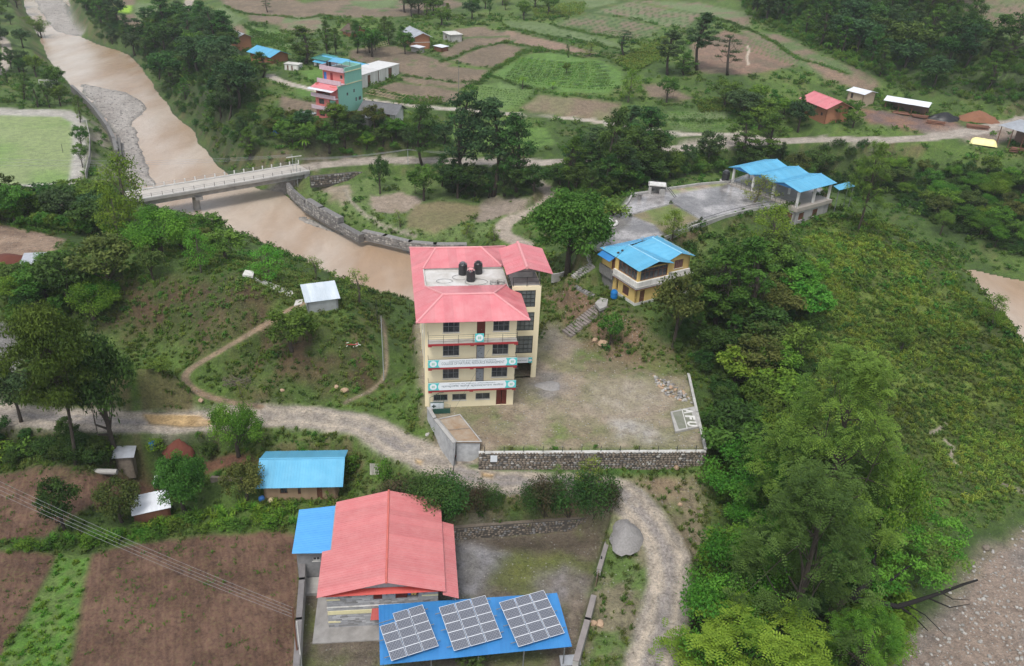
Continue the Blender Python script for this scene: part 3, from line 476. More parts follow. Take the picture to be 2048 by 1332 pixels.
# ================================================================ MATERIALS AND MESH HELPERS
def mat(name, col, rough=.8, col2=None, sc=2., amt=.5, bump=0., bsc=None, spec=.4, metal=0., streak=False, coords='Object', rnd=.07):
    m = bpy.data.materials.new(name); m.use_nodes = True; t = m.node_tree; N, L = t.nodes, t.links; b = N['Principled BSDF']
    b.inputs['Roughness'].default_value = rough; b.inputs['Specular IOR Level'].default_value = spec; b.inputs['Metallic'].default_value = metal
    tc = N.new('ShaderNodeTexCoord'); vec = tc.outputs[coords]
    if streak:
        mp = N.new('ShaderNodeMapping'); mp.inputs['Scale'].default_value = streak if isinstance(streak, tuple) else (1, 1, .12); L.new(vec, mp.inputs[0]); vec = mp.outputs[0]
    n = N.new('ShaderNodeTexNoise'); n.inputs['Scale'].default_value = sc; n.inputs['Detail'].default_value = 6; n.inputs['Roughness'].default_value = .65; L.new(vec, n.inputs['Vector'])
    mr = N.new('ShaderNodeMapRange'); mr.inputs[1].default_value = .38; mr.inputs[2].default_value = .68; mr.inputs[4].default_value = amt; L.new(n.outputs['Fac'], mr.inputs[0])
    mx = N.new('ShaderNodeMix'); mx.data_type = 'RGBA'; mx.inputs[6].default_value = (*col, 1); mx.inputs[7].default_value = (*(col2 or tuple(c*.6 for c in col)), 1); L.new(mr.outputs[0], mx.inputs[0])
    oi = N.new('ShaderNodeObjectInfo'); rr = N.new('ShaderNodeMapRange'); rr.inputs[3].default_value = 1-rnd; rr.inputs[4].default_value = 1+rnd; L.new(oi.outputs['Random'], rr.inputs[0]); vm = N.new('ShaderNodeVectorMath'); vm.operation = 'SCALE'; L.new(mx.outputs[2], vm.inputs[0]); L.new(rr.outputs[0], vm.inputs['Scale']); L.new(vm.outputs[0], b.inputs['Base Color'])
    if bump:
        n2 = N.new('ShaderNodeTexNoise'); n2.inputs['Scale'].default_value = bsc or sc*4; n2.inputs['Detail'].default_value = 4; L.new(tc.outputs[coords], n2.inputs['Vector'])
        bp = N.new('ShaderNodeBump'); bp.inputs['Strength'].default_value = bump; bp.inputs['Distance'].default_value = .05; L.new(n2.outputs['Fac'], bp.inputs['Height']); L.new(bp.outputs[0], b.inputs['Normal'])
    return m
class MB:
    """collects solids in local metres and links them as one mesh object"""
    def __init__(s): s.v = []; s.f = []; s.m = []; s.mi = 0
    def add(s, vs, fs): b = len(s.v); s.v += [tuple(map(float, q)) for q in vs]; s.f += [tuple(b+i for i in f) for f in fs]; s.m += [s.mi]*len(fs); return s
    def box(s, x0, x1, y0, y1, z0, z1):
        return s.add([(x0,y0,z0),(x1,y0,z0),(x1,y1,z0),(x0,y1,z0),(x0,y0,z1),(x1,y0,z1),(x1,y1,z1),(x0,y1,z1)], [(3,2,1,0),(4,5,6,7),(0,1,5,4),(1,2,6,5),(2,3,7,6),(3,0,4,7)])
    def slab(s, pts, th):
        """polygon pts (any plane) extruded by th against its normal"""
        p = [np.array(q, float) for q in pts]; n = np.zeros(3)
        for i in range(len(p)): n += np.cross(p[i-1]-p[0], p[i]-p[0])
        n /= max(np.linalg.norm(n), 1e-9)
        if n[2] < -1e-6: p = p[::-1]; n = -n
        k = len(p); q = [a-n*th for a in p]
        return s.add(p+q, [tuple(range(k)), tuple(range(2*k-1, k-1, -1))]+[(i, i+k, (i+1) % k+k, (i+1) % k) for i in range(k)])
    def wall(s, pts, z0, z1, th):
        """upright walls along a polyline, offset to its left by th"""
        for a, b in zip(pts[:-1], pts[1:]):
            a, b = np.array(a[:2], float), np.array(b[:2], float); d = b-a; d /= np.linalg.norm(d); n = np.array([-d[1], d[0]])*th
            c = [a, b, b+n, a+n]; s.add([(*q, z0) for q in c]+[(*q, z1) for q in c], [(3,2,1,0),(4,5,6,7),(0,1,5,4),(1,2,6,5),(2,3,7,6),(3,0,4,7)])
        return s
    def tube(s, pts, r, n=6, cap=True):
        p = [np.array(q, float) for q in pts]; rr = r if isinstance(r, (list, tuple)) else [r]*len(p); b = len(s.v); vs = []
        for i, q in enumerate(p):
            d = (p[min(i+1, len(p)-1)]-p[max(i-1, 0)]); d /= max(np.linalg.norm(d), 1e-9)
            a = np.cross(d, [0, 0, 1.]) if abs(d[2]) < .9 else np.cross(d, [0, 1., 0]); a /= np.linalg.norm(a); c = np.cross(d, a)
            for k in range(n): t = 2*math.pi*k/n; vs.append(q+rr[i]*(a*math.cos(t)+c*math.sin(t)))
        fs = [(i*n+k, (i+1)*n+k, (i+1)*n+(k+1) % n, i*n+(k+1) % n) for i in range(len(p)-1) for k in range(n)]
        if cap: fs += [tuple(range(n)), tuple(range(len(p)*n-1, (len(p)-1)*n-1, -1))]
        return s.add(vs, fs)
    def lathe(s, prof, c=(0, 0), n=20):
        vs = [(c[0]+r*math.cos(2*math.pi*k/n), c[1]+r*math.sin(2*math.pi*k/n), z) for r, z in prof for k in range(n)]
        fs = [(i*n+k, i*n+(k+1) % n, (i+1)*n+(k+1) % n, (i+1)*n+k) for i in range(len(prof)-1) for k in range(n)]
        return s.add(vs, fs+[tuple(range(n-1, -1, -1)), tuple(range((len(prof)-1)*n, len(prof)*n))])
    def blob(s, c, r, seed=0, n=8, m=5, jag=.25):
        rn = random.Random(seed); vs = [(c[0], c[1], c[2]+r[2])]
        for i in range(1, m):
            for k in range(n):
                t = math.pi*i/m; f = 2*math.pi*(k+.5*(i % 2))/n; g = 1+rn.uniform(-jag, jag); vs.append((c[0]+r[0]*g*math.sin(t)*math.cos(f), c[1]+r[1]*g*math.sin(t)*math.sin(f), c[2]+r[2]*g*math.cos(t)))
        vs.append((c[0], c[1], c[2]-r[2])); e = len(vs)-1
        fs = [(0, 1+k, 1+(k+1) % n) for k in range(n)]+[(1+(i-1)*n+k, 1+i*n+k, 1+i*n+(k+1) % n, 1+(i-1)*n+(k+1) % n) for i in range(1, m-1) for k in range(n)]+[(e, 1+(m-2)*n+(k+1) % n, 1+(m-2)*n+k) for k in range(n)]
        return s.add(vs, fs)
    def mesh(s, name, mats, sm=False):
        mats = mats if isinstance(mats, (list, tuple)) else [mats]; return newmesh(name, s.v, s.f, mats, s.m, sm)
    def build(s, name, mats, parent=None, label=None, kind=None, sm=False):
        o = link(name, s.mesh(name, mats, sm), parent)
        if label: o['label'] = label
        if kind: o['kind'] = kind
        return o
def empty(name, loc, rz=0., label=None, cat=None, group=None):
    o = bpy.data.objects.new(name, None); SC.collection.objects.link(o); o.location = tuple(map(float, loc)); o.rotation_euler = (0, 0, rz); o.empty_display_size = .5
    return tag(o, label, cat, group)
def copy_tree(o, parent=None):
    c = o.copy(); SC.collection.objects.link(c)
    if parent is not None: c.parent = parent
    for ch in o.children: copy_tree(ch, c)
    return c
def clip(poly, n, d):
    out = []
    for i in range(len(poly)):
        a, b = poly[i-1], poly[i]; da, db = a@n-d, b@n-d
        if (da >= 0) != (db >= 0): out.append(a+(b-a)*(da/(da-db)))
        if db >= 0: out.append(b)
    return out
def sheets(roof, pts, along, width, m, th=.03, label=None, lift=.012, name='roof_sheet', rib=True):
    """covers the roof plane pts with separate lapped metal sheets laid side by side in the direction along"""
    p = [np.array(q, float) for q in pts]; a = np.array(along, float); a /= np.linalg.norm(a)
    n = np.cross(p[1]-p[0], p[2]-p[0]); n /= np.linalg.norm(n)
    if n[2] < 0: n = -n
    t = [q@a for q in p]; lo, hi = min(t), max(t); k = max(1, round((hi-lo)/width)); w = (hi-lo)/k; out = []
    up = np.cross(n, a); up = up if up[2] > 0 else -up
    for i in range(k):
        q = clip(clip(p, a, lo+w*i-.01), -a, -(lo+w*(i+1)+.01))
        if len(q) < 3: continue
        off = n*(lift*((i % 2))+random.uniform(0, .008)); mb = MB(); mb.slab([c+off for c in q], th)
        if rib:   # raised ribs along the fall of the sheet
            for j in range(3):
                s0 = lo+w*(i+(j+.5)/3); qq = clip(clip(p, a, s0-.03), -a, -(s0+.03))
                if len(qq) >= 3: mb.slab([c+off+n*.028 for c in qq], .028)
        out.append(mb.build(name, m, roof))
    return out
M = {}
M['cream'] = mat('cream_plaster', (.80,.70,.48), .85, (.70,.60,.40), .9, .45, streak=True)
M['white'] = mat('white_paint', (.68,.665,.63), .7, (.42,.40,.36), 1.5, .8, streak=True)
M['red_roof'] = mat('red_painted_sheet', (.58,.165,.185), .34, (.63,.25,.26), .7, .8, spec=.9)
M['red_cap'] = mat('pink_red_ridge_cap', (.68,.27,.28), .35, (.75,.35,.35), 2, .5, spec=.8)
M['blue_roof'] = mat('blue_painted_sheet', (.10,.37,.56), .38, (.15,.44,.62), .8, .6, spec=.6)
M['blue_deep'] = mat('deep_blue_sheet', (.035,.19,.46), .4, (.05,.24,.52), .9, .6, spec=.5)
M['red_trim'] = mat('dark_red_trim', (.35,.035,.04), .6)
M['concrete'] = mat('concrete', (.40,.385,.36), .8, (.22,.21,.20), .8, .7, bump=.2)
M['wet'] = mat('wet_concrete', (.33,.315,.30), .3, (.19,.18,.17), .7, .8)
M['roof_slab'] = mat('weathered_sheen_slab', (.66,.64,.61), .35, (.36,.32,.26), .45, .8)  # whitish base has the wet slab's reflection put into the colour
M['glass'] = mat('window_glass', (.03,.034,.04), .12, (.15,.155,.16), 1.3, .8, spec=.8)  # paler noise patches put reflections into the glass colour
M['dark'] = mat('interior_shade', (.02,.018,.016), .9)  # near-black: the shade inside rooms is put into this colour
M['frame'] = mat('grey_window_metal', (.27,.28,.29), .5)
M['bars'] = mat('dark_metal_bars', (.03,.035,.035), .5)
M['door'] = mat('dark_red_brown_door', (.14,.03,.022), .55, (.10,.02,.015), 2, .5)
M['wood'] = mat('brown_wood', (.17,.075,.045), .6, (.10,.045,.03), 3, .6, streak=True)
M['teal'] = mat('teal_sign_print', (.09,.52,.52), .5, (.12,.56,.56), 2, .3)
M['signwhite'] = mat('white_sign_panel', (.74,.77,.80), .45, (.68,.72,.75), .8, .5)
M['ink'] = mat('sign_lettering', (.16,.2,.22), .6)
M['ink2'] = mat('pale_sign_emblem', (.35,.62,.50), .6)
M['tank'] = mat('black_tank_plastic', (.012,.012,.014), .35, (.03,.03,.032), 3, .4, spec=.6)
M['tanktop'] = mat('grey_tank_lid', (.14,.14,.15), .4)
M['bluebarrel'] = mat('blue_barrel_plastic', (.01,.15,.42), .35, (.02,.19,.48), 3, .4)
M['yellow'] = mat('yellow_wall_paint', (.70,.50,.18), .85, (.62,.43,.15), 1, .5, streak=True)
M['stone'] = mat('grey_stone', (.22,.21,.20), .85, (.13,.125,.12), 2.5, .8, bump=.5, bsc=9, rnd=.3)
M['stone2'] = mat('brown_grey_stone', (.20,.165,.13), .9, (.11,.09,.07), 2.5, .8, bump=.5, bsc=9, rnd=.3)
M['stone3'] = mat('pale_stone', (.38,.36,.33), .85, (.24,.23,.21), 3, .7, bump=.4, bsc=9, rnd=.25)
M['coping'] = mat('weathered_white_coping', (.52,.51,.48), .8, (.30,.29,.26), 1.2, .9)
M['mortar'] = mat('dark_mortar', (.09,.08,.07), .95)
M['slate1'] = mat('stacked_stone_grey', (.34,.34,.35), .75, (.23,.23,.24), 3, .8); M['slate2'] = mat('stacked_stone_light', (.46,.46,.47), .75, (.34,.34,.35), 3, .8); M['slate3'] = mat('stacked_stone_dark', (.25,.245,.245), .75, (.17,.17,.17), 3, .8)
M['cream2'] = mat('pale_yellow_band', (.66,.60,.36), .8)
M['mud'] = mat('mud_plaster', (.36,.25,.155), .95, (.27,.18,.11), 1.2, .7, streak=True, bump=.2)
M['tin'] = mat('galvanised_sheet', (.50,.52,.55), .35, (.34,.34,.35), 1, .7, spec=.8, metal=.35)
M['tinw'] = mat('bright_galvanised_sheet', (.74,.76,.80), .35, (.6,.62,.65), 1, .5, spec=.6)
M['rust'] = mat('rusty_sheet', (.20,.12,.09), .7, (.12,.09,.08), 2, .7)
M['brick'] = mat('orange_brick_wall', (.38,.17,.09), .9, (.28,.12,.07), 3, .6); M['slateroof'] = mat('grey_slate', (.15,.15,.155), .7, (.09,.09,.095), 2, .7); M['thatch'] = mat('brown_thatch', (.12,.085,.065), .95)
M['pink'] = mat('coral_pink_paint', (.62,.19,.17), .8, (.55,.15,.14), 1, .4); M['mint'] = mat('mint_green_paint', (.22,.46,.37), .8, (.19,.41,.33), .8, .5, streak=True); M['lilac'] = mat('pale_band_paint', (.55,.42,.47), .8)
M['bark'] = mat('bark', (.045,.034,.026), .95, (.085,.07,.055), 6, .7); M['barkl'] = mat('pale_bark', (.13,.11,.085), .95, (.08,.065,.05), 6, .7)
M['metal'] = mat('grey_steel', (.25,.26,.27), .45, metal=.5); M['pole'] = mat('pale_steel_pole', (.36,.38,.38), .5); M['wire'] = mat('aluminium_wire', (.30,.30,.31), .5)
M['redearth'] = mat('red_earth', (.13,.04,.025), .95, (.10,.03,.02), 1.5, .6, bump=.6); M['orangeearth'] = mat('orange_clay', (.22,.10,.055), .95, (.16,.075,.045), 1.2, .6, bump=.6)
M['gravel'] = mat('grey_gravel', (.30,.285,.275), .9, (.20,.19,.18), 5, .8, bump=.8, bsc=14)
M['tarp'] = mat('yellow_tarpaulin', (.86,.78,.38), .5, (.78,.68,.2), 1.2, .5); M['tarpb'] = mat('blue_tarpaulin', (.05,.2,.55), .5); M['tarpk'] = mat('black_plastic_sheet', (.02,.02,.022), .4)
M['cane'] = mat('cane_stick', (.42,.34,.20), .8); M['sack'] = mat('off_white_cloth', (.6,.56,.5), .9); M['greenmetal'] = mat('dark_green_gate', (.03,.10,.075), .5)

# ================================================================ VEGETATION
def leaf_mat(name, c1, c2, c3=None):
    m = bpy.data.materials.new(name); m.use_nodes = True; t = m.node_tree; N, L = t.nodes, t.links; b = N['Principled BSDF']; out = N['Material Output']
    a = N.new('ShaderNodeAttribute'); a.attribute_name = 'lc'; oi = N.new('ShaderNodeObjectInfo')
    n = N.new('ShaderNodeTexNoise'); n.inputs['Scale'].default_value = .06; L.new(oi.outputs['Location'], n.inputs['Vector'])
    mx = N.new('ShaderNodeMix'); mx.data_type = 'RGBA'; mx.inputs[6].default_value = (*c1, 1); mx.inputs[7].default_value = (*c2, 1); L.new(a.outputs['Fac'], mx.inputs[0])
    h = N.new('ShaderNodeHueSaturation'); mr = N.new('ShaderNodeMapRange'); mr.inputs[3].default_value = .47; mr.inputs[4].default_value = .53; L.new(oi.outputs['Random'], mr.inputs[0]); L.new(mr.outputs[0], h.inputs['Hue'])
    mv = N.new('ShaderNodeMapRange'); mv.inputs[1].default_value = .3; mv.inputs[2].default_value = .7; mv.inputs[3].default_value = .68; mv.inputs[4].default_value = 1.35; L.new(n.outputs['Fac'], mv.inputs[0]); L.new(mv.outputs[0], h.inputs['Value'])
    L.new(mx.outputs[2], h.inputs['Color']); L.new(h.outputs[0], b.inputs['Base Color']); b.inputs['Roughness'].default_value = .55; b.inputs['Specular IOR Level'].default_value = .1
    tr = N.new('ShaderNodeBsdfTranslucent'); L.new(h.outputs[0], tr.inputs[0]); ms = N.new('ShaderNodeMixShader'); ms.inputs[0].default_value = .25
    L.new(b.outputs[0], ms.inputs[1]); L.new(tr.outputs[0], ms.inputs[2]); L.new(ms.outputs[0], out.inputs['Surface']); return m
LF = dict(hill=leaf_mat('hill_grass', (.10,.16,.02), (.23,.31,.05)), feather=leaf_mat('feathery_leaves', (.045,.10,.016), (.13,.22,.034)), dark=leaf_mat('dark_leaves', (.03,.068,.015), (.075,.145,.03)), mid=leaf_mat('green_leaves', (.045,.105,.015), (.11,.205,.032)), bright=leaf_mat('bright_leaves', (.06,.15,.016), (.15,.28,.032)),
          olive=leaf_mat('olive_leaves', (.055,.08,.018), (.125,.15,.038)), yellow=leaf_mat('yellow_green_leaves', (.11,.18,.03), (.19,.25,.045)), blue=leaf_mat('blue_green_leaves', (.03,.065,.024), (.07,.13,.045)), red=leaf_mat('reddish_leaves', (.05,.065,.025), (.10,.07,.04)), grass=leaf_mat('grass_blades', (.06,.105,.02), (.14,.20,.045)))
def leaves(clusters, size, aspect=.5, up=.35, droop=0., rng=None):
    """clusters: (centre, radii, count, tone). Returns vertex, face and tone arrays of single leaves and sprays"""
    rng = rng or np.random.default_rng(1); V = []; LCs = []
    for c, r, n, tone in clusters:
        d = rng.normal(size=(n, 3)); d /= np.linalg.norm(d, axis=1)[:, None]; rad = rng.random(n)**.45; p = np.array(c)+d*rad[:, None]*np.array(r)
        p += rng.normal(size=(n, 3))*np.array(r)*.12
        nr = d*.6+rng.normal(size=(n, 3))*.6+np.array([0, 0, up*2]); nr /= np.linalg.norm(nr, axis=1)[:, None]
        t = np.cross(nr, rng.normal(size=(n, 3))); t /= np.linalg.norm(t, axis=1)[:, None]; t = t+d*.5-np.array([0, 0, droop]); t /= np.linalg.norm(t, axis=1)[:, None]
        b = np.cross(nr, t); b /= np.maximum(np.linalg.norm(b, axis=1), 1e-6)[:, None]; s = size*(.6+.8*rng.random(n))[:, None]
        q = np.stack([p-t*s*.5, p+b*s*aspect*.5, p+t*s*.5-nr*s*.12, p-b*s*aspect*.5], 1); V.append(q.reshape(-1, 3)); LCs.append(np.repeat(np.clip(tone+rng.normal(size=n)*.22, 0, 1), 4))
    V = np.concatenate(V); F = np.arange(len(V)).reshape(-1, 4); return V, F, np.concatenate(LCs)
def leaf_mesh(name, V, F, lc, m):
    me = bpy.data.meshes.new(name); me.vertices.add(len(V)); me.vertices.foreach_set('co', V.astype(np.float32).ravel()); me.loops.add(F.size); me.loops.foreach_set('vertex_index', F.ravel().astype(np.int32))
    me.polygons.add(len(F)); me.polygons.foreach_set('loop_start', np.arange(0, F.size, 4, dtype=np.int32)); me.polygons.foreach_set('loop_total', np.full(len(F), 4, dtype=np.int32)); me.update(calc_edges=True)
    a = me.attributes.new('lc', 'FLOAT', 'POINT'); a.data.foreach_set('value', lc.astype(np.float32)); me.materials.append(m); return me
def limbs(mb, base, tips, r0, trunk_top, rng, split=.5):
    """tapered bent trunk with a limb to every tip"""
    tt = np.array(trunk_top, float); b = np.array(base, float); bend = rng.normal(size=2)*np.linalg.norm(tt-b)*.05
    tr = [b+(tt-b)*t+np.array([bend[0]*math.sin(t*math.pi), bend[1]*math.sin(t*math.pi), 0]) for t in np.linspace(0, 1, 6)]
    mb.tube(tr, [r0*1.25, r0*.95, r0*.85, r0*.7, r0*.55, r0*.35], 7)
    for q in tips:
        q = np.array(q, float); t = split+(1-split)*rng.random()*.9; k = t*5; i = min(int(k), 4); s = tr[i]+(tr[i+1]-tr[i])*(k-i)
        m1 = s+(q-s)*.45+rng.normal(size=3)*.12*np.linalg.norm(q-s)-np.array([0, 0, .06])*np.linalg.norm(q-s); rr = r0*(1-t*.6)*.42
        mb.tube([s, m1, q], [rr, rr*.6, rr*.2], 5, False)
PROTO = {}
def proto(key, H, crown, trunk, m, bark): PROTO[key] = (H, leaf_mesh('crown', *crown, m), trunk.mesh('trunk', bark, True))
def mk_round(key, m, seed, H=7., R=3., n=30, per=95, size=.42, base=.22, flat=1.):
    rng = np.random.default_rng(seed); cl = []; tips = []
    for i in range(n):
        d = rng.normal(size=3); d[2] = abs(d[2])*.9-.25; d /= np.linalg.norm(d); c = np.array([0, 0, H*(base+1)/2])+d*np.array([R*.72, R*.72, H*(1-base)/2*.78])*(.75+.35*rng.random())
        rr = R*(.15+.2*rng.random()); c = c*np.array([1.12, 1.12, 1.05]); cl.append((c, (rr, rr, rr*.7*flat), int(per*(rr/R/.3)**2), rng.random())); tips.append(c)
    cl.append((np.array([0, 0, H*(base+1)/2]), (R*.6, R*.6, H*(1-base)/2*.6), per*3, .3))
    tb = MB(); limbs(tb, (0, 0, -.5), tips[:9], R*.085, (0, 0, H*.55), rng, .35); proto(key, H, leaves(cl, size, .5, .4, .1, rng), tb, m, M['bark'])
def mk_tall(key, m, seed, H=15., R=3.2, n=26, per=125, size=.46, bare=.35, flat=.5, asp=.45, bark='bark'):
    rng = np.random.default_rng(seed); cl = []; tips = []; lean = rng.normal(size=2)*.5
    for i in range(n):
        t = bare+(1-bare)*((i+.7)/n); a = i*2.4+rng.random(); w = R*math.sin(math.pi*min(.97, (t-bare)/(1-bare)*.8+.14))*(.35+.75*rng.random())
        c = np.array([math.cos(a)*w+lean[0]*t, math.sin(a)*w+lean[1]*t, H*(t-.03)]); rr = R*(.26+.2*rng.random()); cl.append((c, (rr, rr, rr*flat), int(per*(rr/R/.33)**2), rng.random())); tips.append(c)
    tb = MB(); limbs(tb, (0, 0, -.8), tips, H*.015+.06, (lean[0], lean[1], H*.93), rng, bare*.8); proto(key, H, leaves(cl, size, asp, .45, .2, rng), tb, m, M[bark])
def mk_feather(key, m, seed, H, R, n, per, bare=.2):
    rng = np.random.default_rng(seed); cl = []; tips = []
    for i in range(n):
        t = bare+(1-bare)*rng.random()**.8; w = R*(1-((t-bare-.25)/(1-bare-.2))**2*.8)*(.35+.65*rng.random()**.6); a = rng.random()*6.283; c = np.array([math.cos(a)*w, math.sin(a)*w, H*(t-.04)-w*w/R*.18]); rr = R*(.11+.1*rng.random()); cl.append((c, (rr, rr, rr*.28), int(per*(rr/R/.16)**2), rng.random())); tips.append(c)
    V = []; lc = []
    for c, r, k, tone in cl:      # sprays: pinnate fronds lying nearly flat round every twig end
        for _ in range(max(12, k//5)):
            a = rng.random()*6.283; o = np.array([rng.normal()*r[0]*.5, rng.normal()*r[0]*.5, rng.normal()*r[2]*.6]); L_ = .5+.35*rng.random(); d = np.array([math.cos(a), math.sin(a), rng.normal()*.18-.1]); s = np.array([-math.sin(a), math.cos(a), rng.normal()*.25]); p = c+o
            for j in range(5):
                q = p+d*L_*(j+.5)/5-np.array([0, 0, .05*j*j*.2]); wd = L_*.32*math.sin(math.pi*(j+.8)/6)
                for sg in (-1, 1): V += [q, q+s*sg*wd*.5+d*.06, q+s*sg*wd+d*.02, q+s*sg*wd*.5-d*.05]; lc += [min(1, max(0, tone+rng.normal()*.2))]*4
    V = np.array(V); tb = MB(); limbs(tb, (0, 0, -.8), tips[:26], H*.02+.06, (rng.normal()*.4, rng.normal()*.4, H*.8), rng, bare); proto(key, H, (V, np.arange(len(V)).reshape(-1, 4), np.array(lc)), tb, m, M['bark'])
def mk_bush(key, m, seed, H=2., R=1.3, n=9, per=70, size=.22, asp=.5):
    rng = np.random.default_rng(seed); cl = []; tips = []
    for i in range(n):
        a = rng.random()*6.28; w = R*.65*rng.random()**.5; c = np.array([math.cos(a)*w, math.sin(a)*w, H*(.25+.6*rng.random()*(1-w/R*.5))]); rr = R*(.3+.2*rng.random()); cl.append((c, (rr, rr, rr*.8), per, rng.random())); tips.append(c)
    tb = MB()
    for c in tips[:5]: tb.tube([(rng.normal()*.1, rng.normal()*.1, -.2), c*.5+rng.normal(size=3)*.08, c], [.045, .03, .012], 4, False)
    proto(key, H, leaves(cl, size, asp, .4, .1, rng), tb, m, M['bark'])
for s_, (k_, m_) in enumerate((('round_mid','mid'),('round_dark','dark'),('round_bright','bright'),('round_olive','olive'),('round_blue','blue'))): mk_round(k_, LF[m_], 10+s_, n=28+s_*2)
mk_round('mango', LF['mid'], 31, 10., 4.4, 95, 260, .34, .12); mk_round('mango2', LF['dark'], 32, 4.6, 2.5, 38, 150, .24, .08); mk_round('mango3', LF['olive'], 33, 4.6, 2.5, 38, 150, .24, .08)
for s_, (k_, m_, r_, b_) in enumerate((('tall_blue','blue',3.2,.38),('tall_dark','dark',3.6,.3),('tall_mid','mid',3.,.25),('tall_blue2','blue',2.6,.45),('tall_dark2','dark',3.,.18))): mk_tall(k_, LF[m_], 50+s_, R=r_, bare=b_)
mk_tall('thin', LF['blue'], 60, 13., 2.4, 13, 120, .3, .4); mk_tall('airy', LF['bright'], 61, 9., 3., 24, 105, .3, .25, .7, .5, 'barkl'); mk_tall('airy2', LF['yellow'], 62, 5., 1.7, 15, 42, .22, .2, .8, .5, 'barkl'); mk_tall('poplar', LF['mid'], 63, 8., 1.5, 16, 110, .25, .15, 1.1)
mk_feather('feather', LF['feather'], 64, 14., 6.4, 120, 250); mk_feather('feather_dark', LF['dark'], 65, 13., 5.8, 90, 250); mk_feather('feather_bright', LF['bright'], 66, 8., 5., 70, 220, .1); mk_tall('umbrella', LF['mid'], 67, 11., 4.4, 40, 420, .32, .46, .34, .36)
mk_tall('conifer', LF['olive'], 68, 12., 2.4, 34, 130, .3, .08, .5, .12)
mk_round('broad', LF['bright'], 34, 9., 5., 44, 260, .3, .1); mk_round('broad_yellow', LF['yellow'], 35, 8., 4.2, 40, 150, .26, .2)
for s_, (k_, m_) in enumerate((('bush_mid','mid'),('bush_bright','bright'),('bush_dark','dark'),('bush_olive','olive'),('bush_red','red'),('bush_yellow','yellow'))): mk_bush(k_, LF[m_], 80+s_)
mk_bush('hedge_bush', LF['red'], 90, 4., 2.4, 22, 130, .22, .35); mk_bush('hedge_bush2', LF['dark'], 91, 4., 2.4, 22, 130, .22, .35)
def mk_banana():
    rng = np.random.default_rng(5); V = []; lc = []
    for k in range(11):
        a = k*2.4; L_ = 1.7+.5*rng.random(); pts = []
        for j in range(5):
            t = j/4; pts.append(np.array([math.cos(a)*L_*t, math.sin(a)*L_*t, 1.6+1.3*t-1.5*t*t*(.7+.5*rng.random())]))
        s = np.array([-math.sin(a), math.cos(a), 0])
        for j in range(4):
            w0, w1 = .26*math.sin(math.pi*(.12+.8*j/4)), .26*math.sin(math.pi*(.12+.8*(j+1)/4)); V += [pts[j]-s*w0, pts[j+1]-s*w1, pts[j+1]+s*w1, pts[j]+s*w0]; lc += [rng.random()*.6+.2]*4
    V = np.array(V); tb = MB(); tb.tube([(0, 0, -.2), (.03, 0, .9), (0, 0, 1.7)], [.14, .11, .08], 7); proto('banana', 2.9, (V, np.arange(len(V)).reshape(-1, 4), np.array(lc)), tb, LF['bright'], M['barkl'])
mk_banana()
def mk_bamboo():
    rng = np.random.default_rng(6); tb = MB(); cl = []
    for k in range(16):
        a = rng.random()*6.28; L_ = 5+2.5*rng.random(); o = rng.normal(size=2)*.35; q = [np.array([o[0]+math.cos(a)*(t**2.2)*2.6, o[1]+math.sin(a)*(t**2.2)*2.6, L_*(t-.18*t**3)]) for t in np.linspace(0, 1, 6)]
        tb.tube(q, [.05, .045, .04, .03, .02, .01], 5); cl += [(q[j], (.75, .75, .5), 60, rng.random()) for j in (2, 3, 4, 5)]
    proto('bamboo', 6.5, leaves(cl, .42, .2, .2, .6, rng), tb, LF['yellow'], M['barkl'])
mk_bamboo()
WID = {}
NAMES = dict(round='tree', mango='mango_tree', tall='tall_tree', thin='thin_tree', airy='young_tree', poplar='poplar_tree', feather='acacia_tree', umbrella='acacia_tree', conifer='conifer', broad='broadleaf_tree', bush='bush', hedge='bush', banana='banana_plant', bamboo='bamboo_clump')
def plant(key, loc, H, label, group=None, wf=1., rz=None, lean=0.):
    h0, crown, trunk = PROTO[key]; nm = next(v for k, v in NAMES.items() if key.startswith(k)); s = H/h0
    e = empty(nm, (loc[0], loc[1], loc[2]-.05), random.random()*6.28 if rz is None else rz, label, 'bush' if nm == 'bush' else nm.replace('_', ' ') if nm in ('banana_plant', 'bamboo_clump') else 'tree', group); e.scale = (s*wf, s*wf, s)
    link('stem' if nm in ('bush', 'banana_plant') else 'trunk', trunk, e); link('foliage' if nm == 'bush' else 'crown', crown, e); return e
def tr(key, u, vb, vt, label, group=None, wf=None, wpx=None, rz=None):
    """a plant whose foot is at pixel (u, vb) of the photograph and whose top reaches row vt"""
    g = g1(u, vb); H = max(zat(g, vt)-g[2], .4); k = wf or 1.
    if wpx:
        h0 = PROTO[key][0]; dpt = (g+np.array([0, 0, H*.6-CH]))@cF; wm = wpx*dpt/FP; me = PROTO[key][1]
        if key not in WID: WID[key] = max(me.vertices[i].co.x for i in range(0, len(me.vertices), 7))
        k = wm/(2*WID[key]*.93*H/h0)
    return plant(key, g, H, label, group, k, rz)
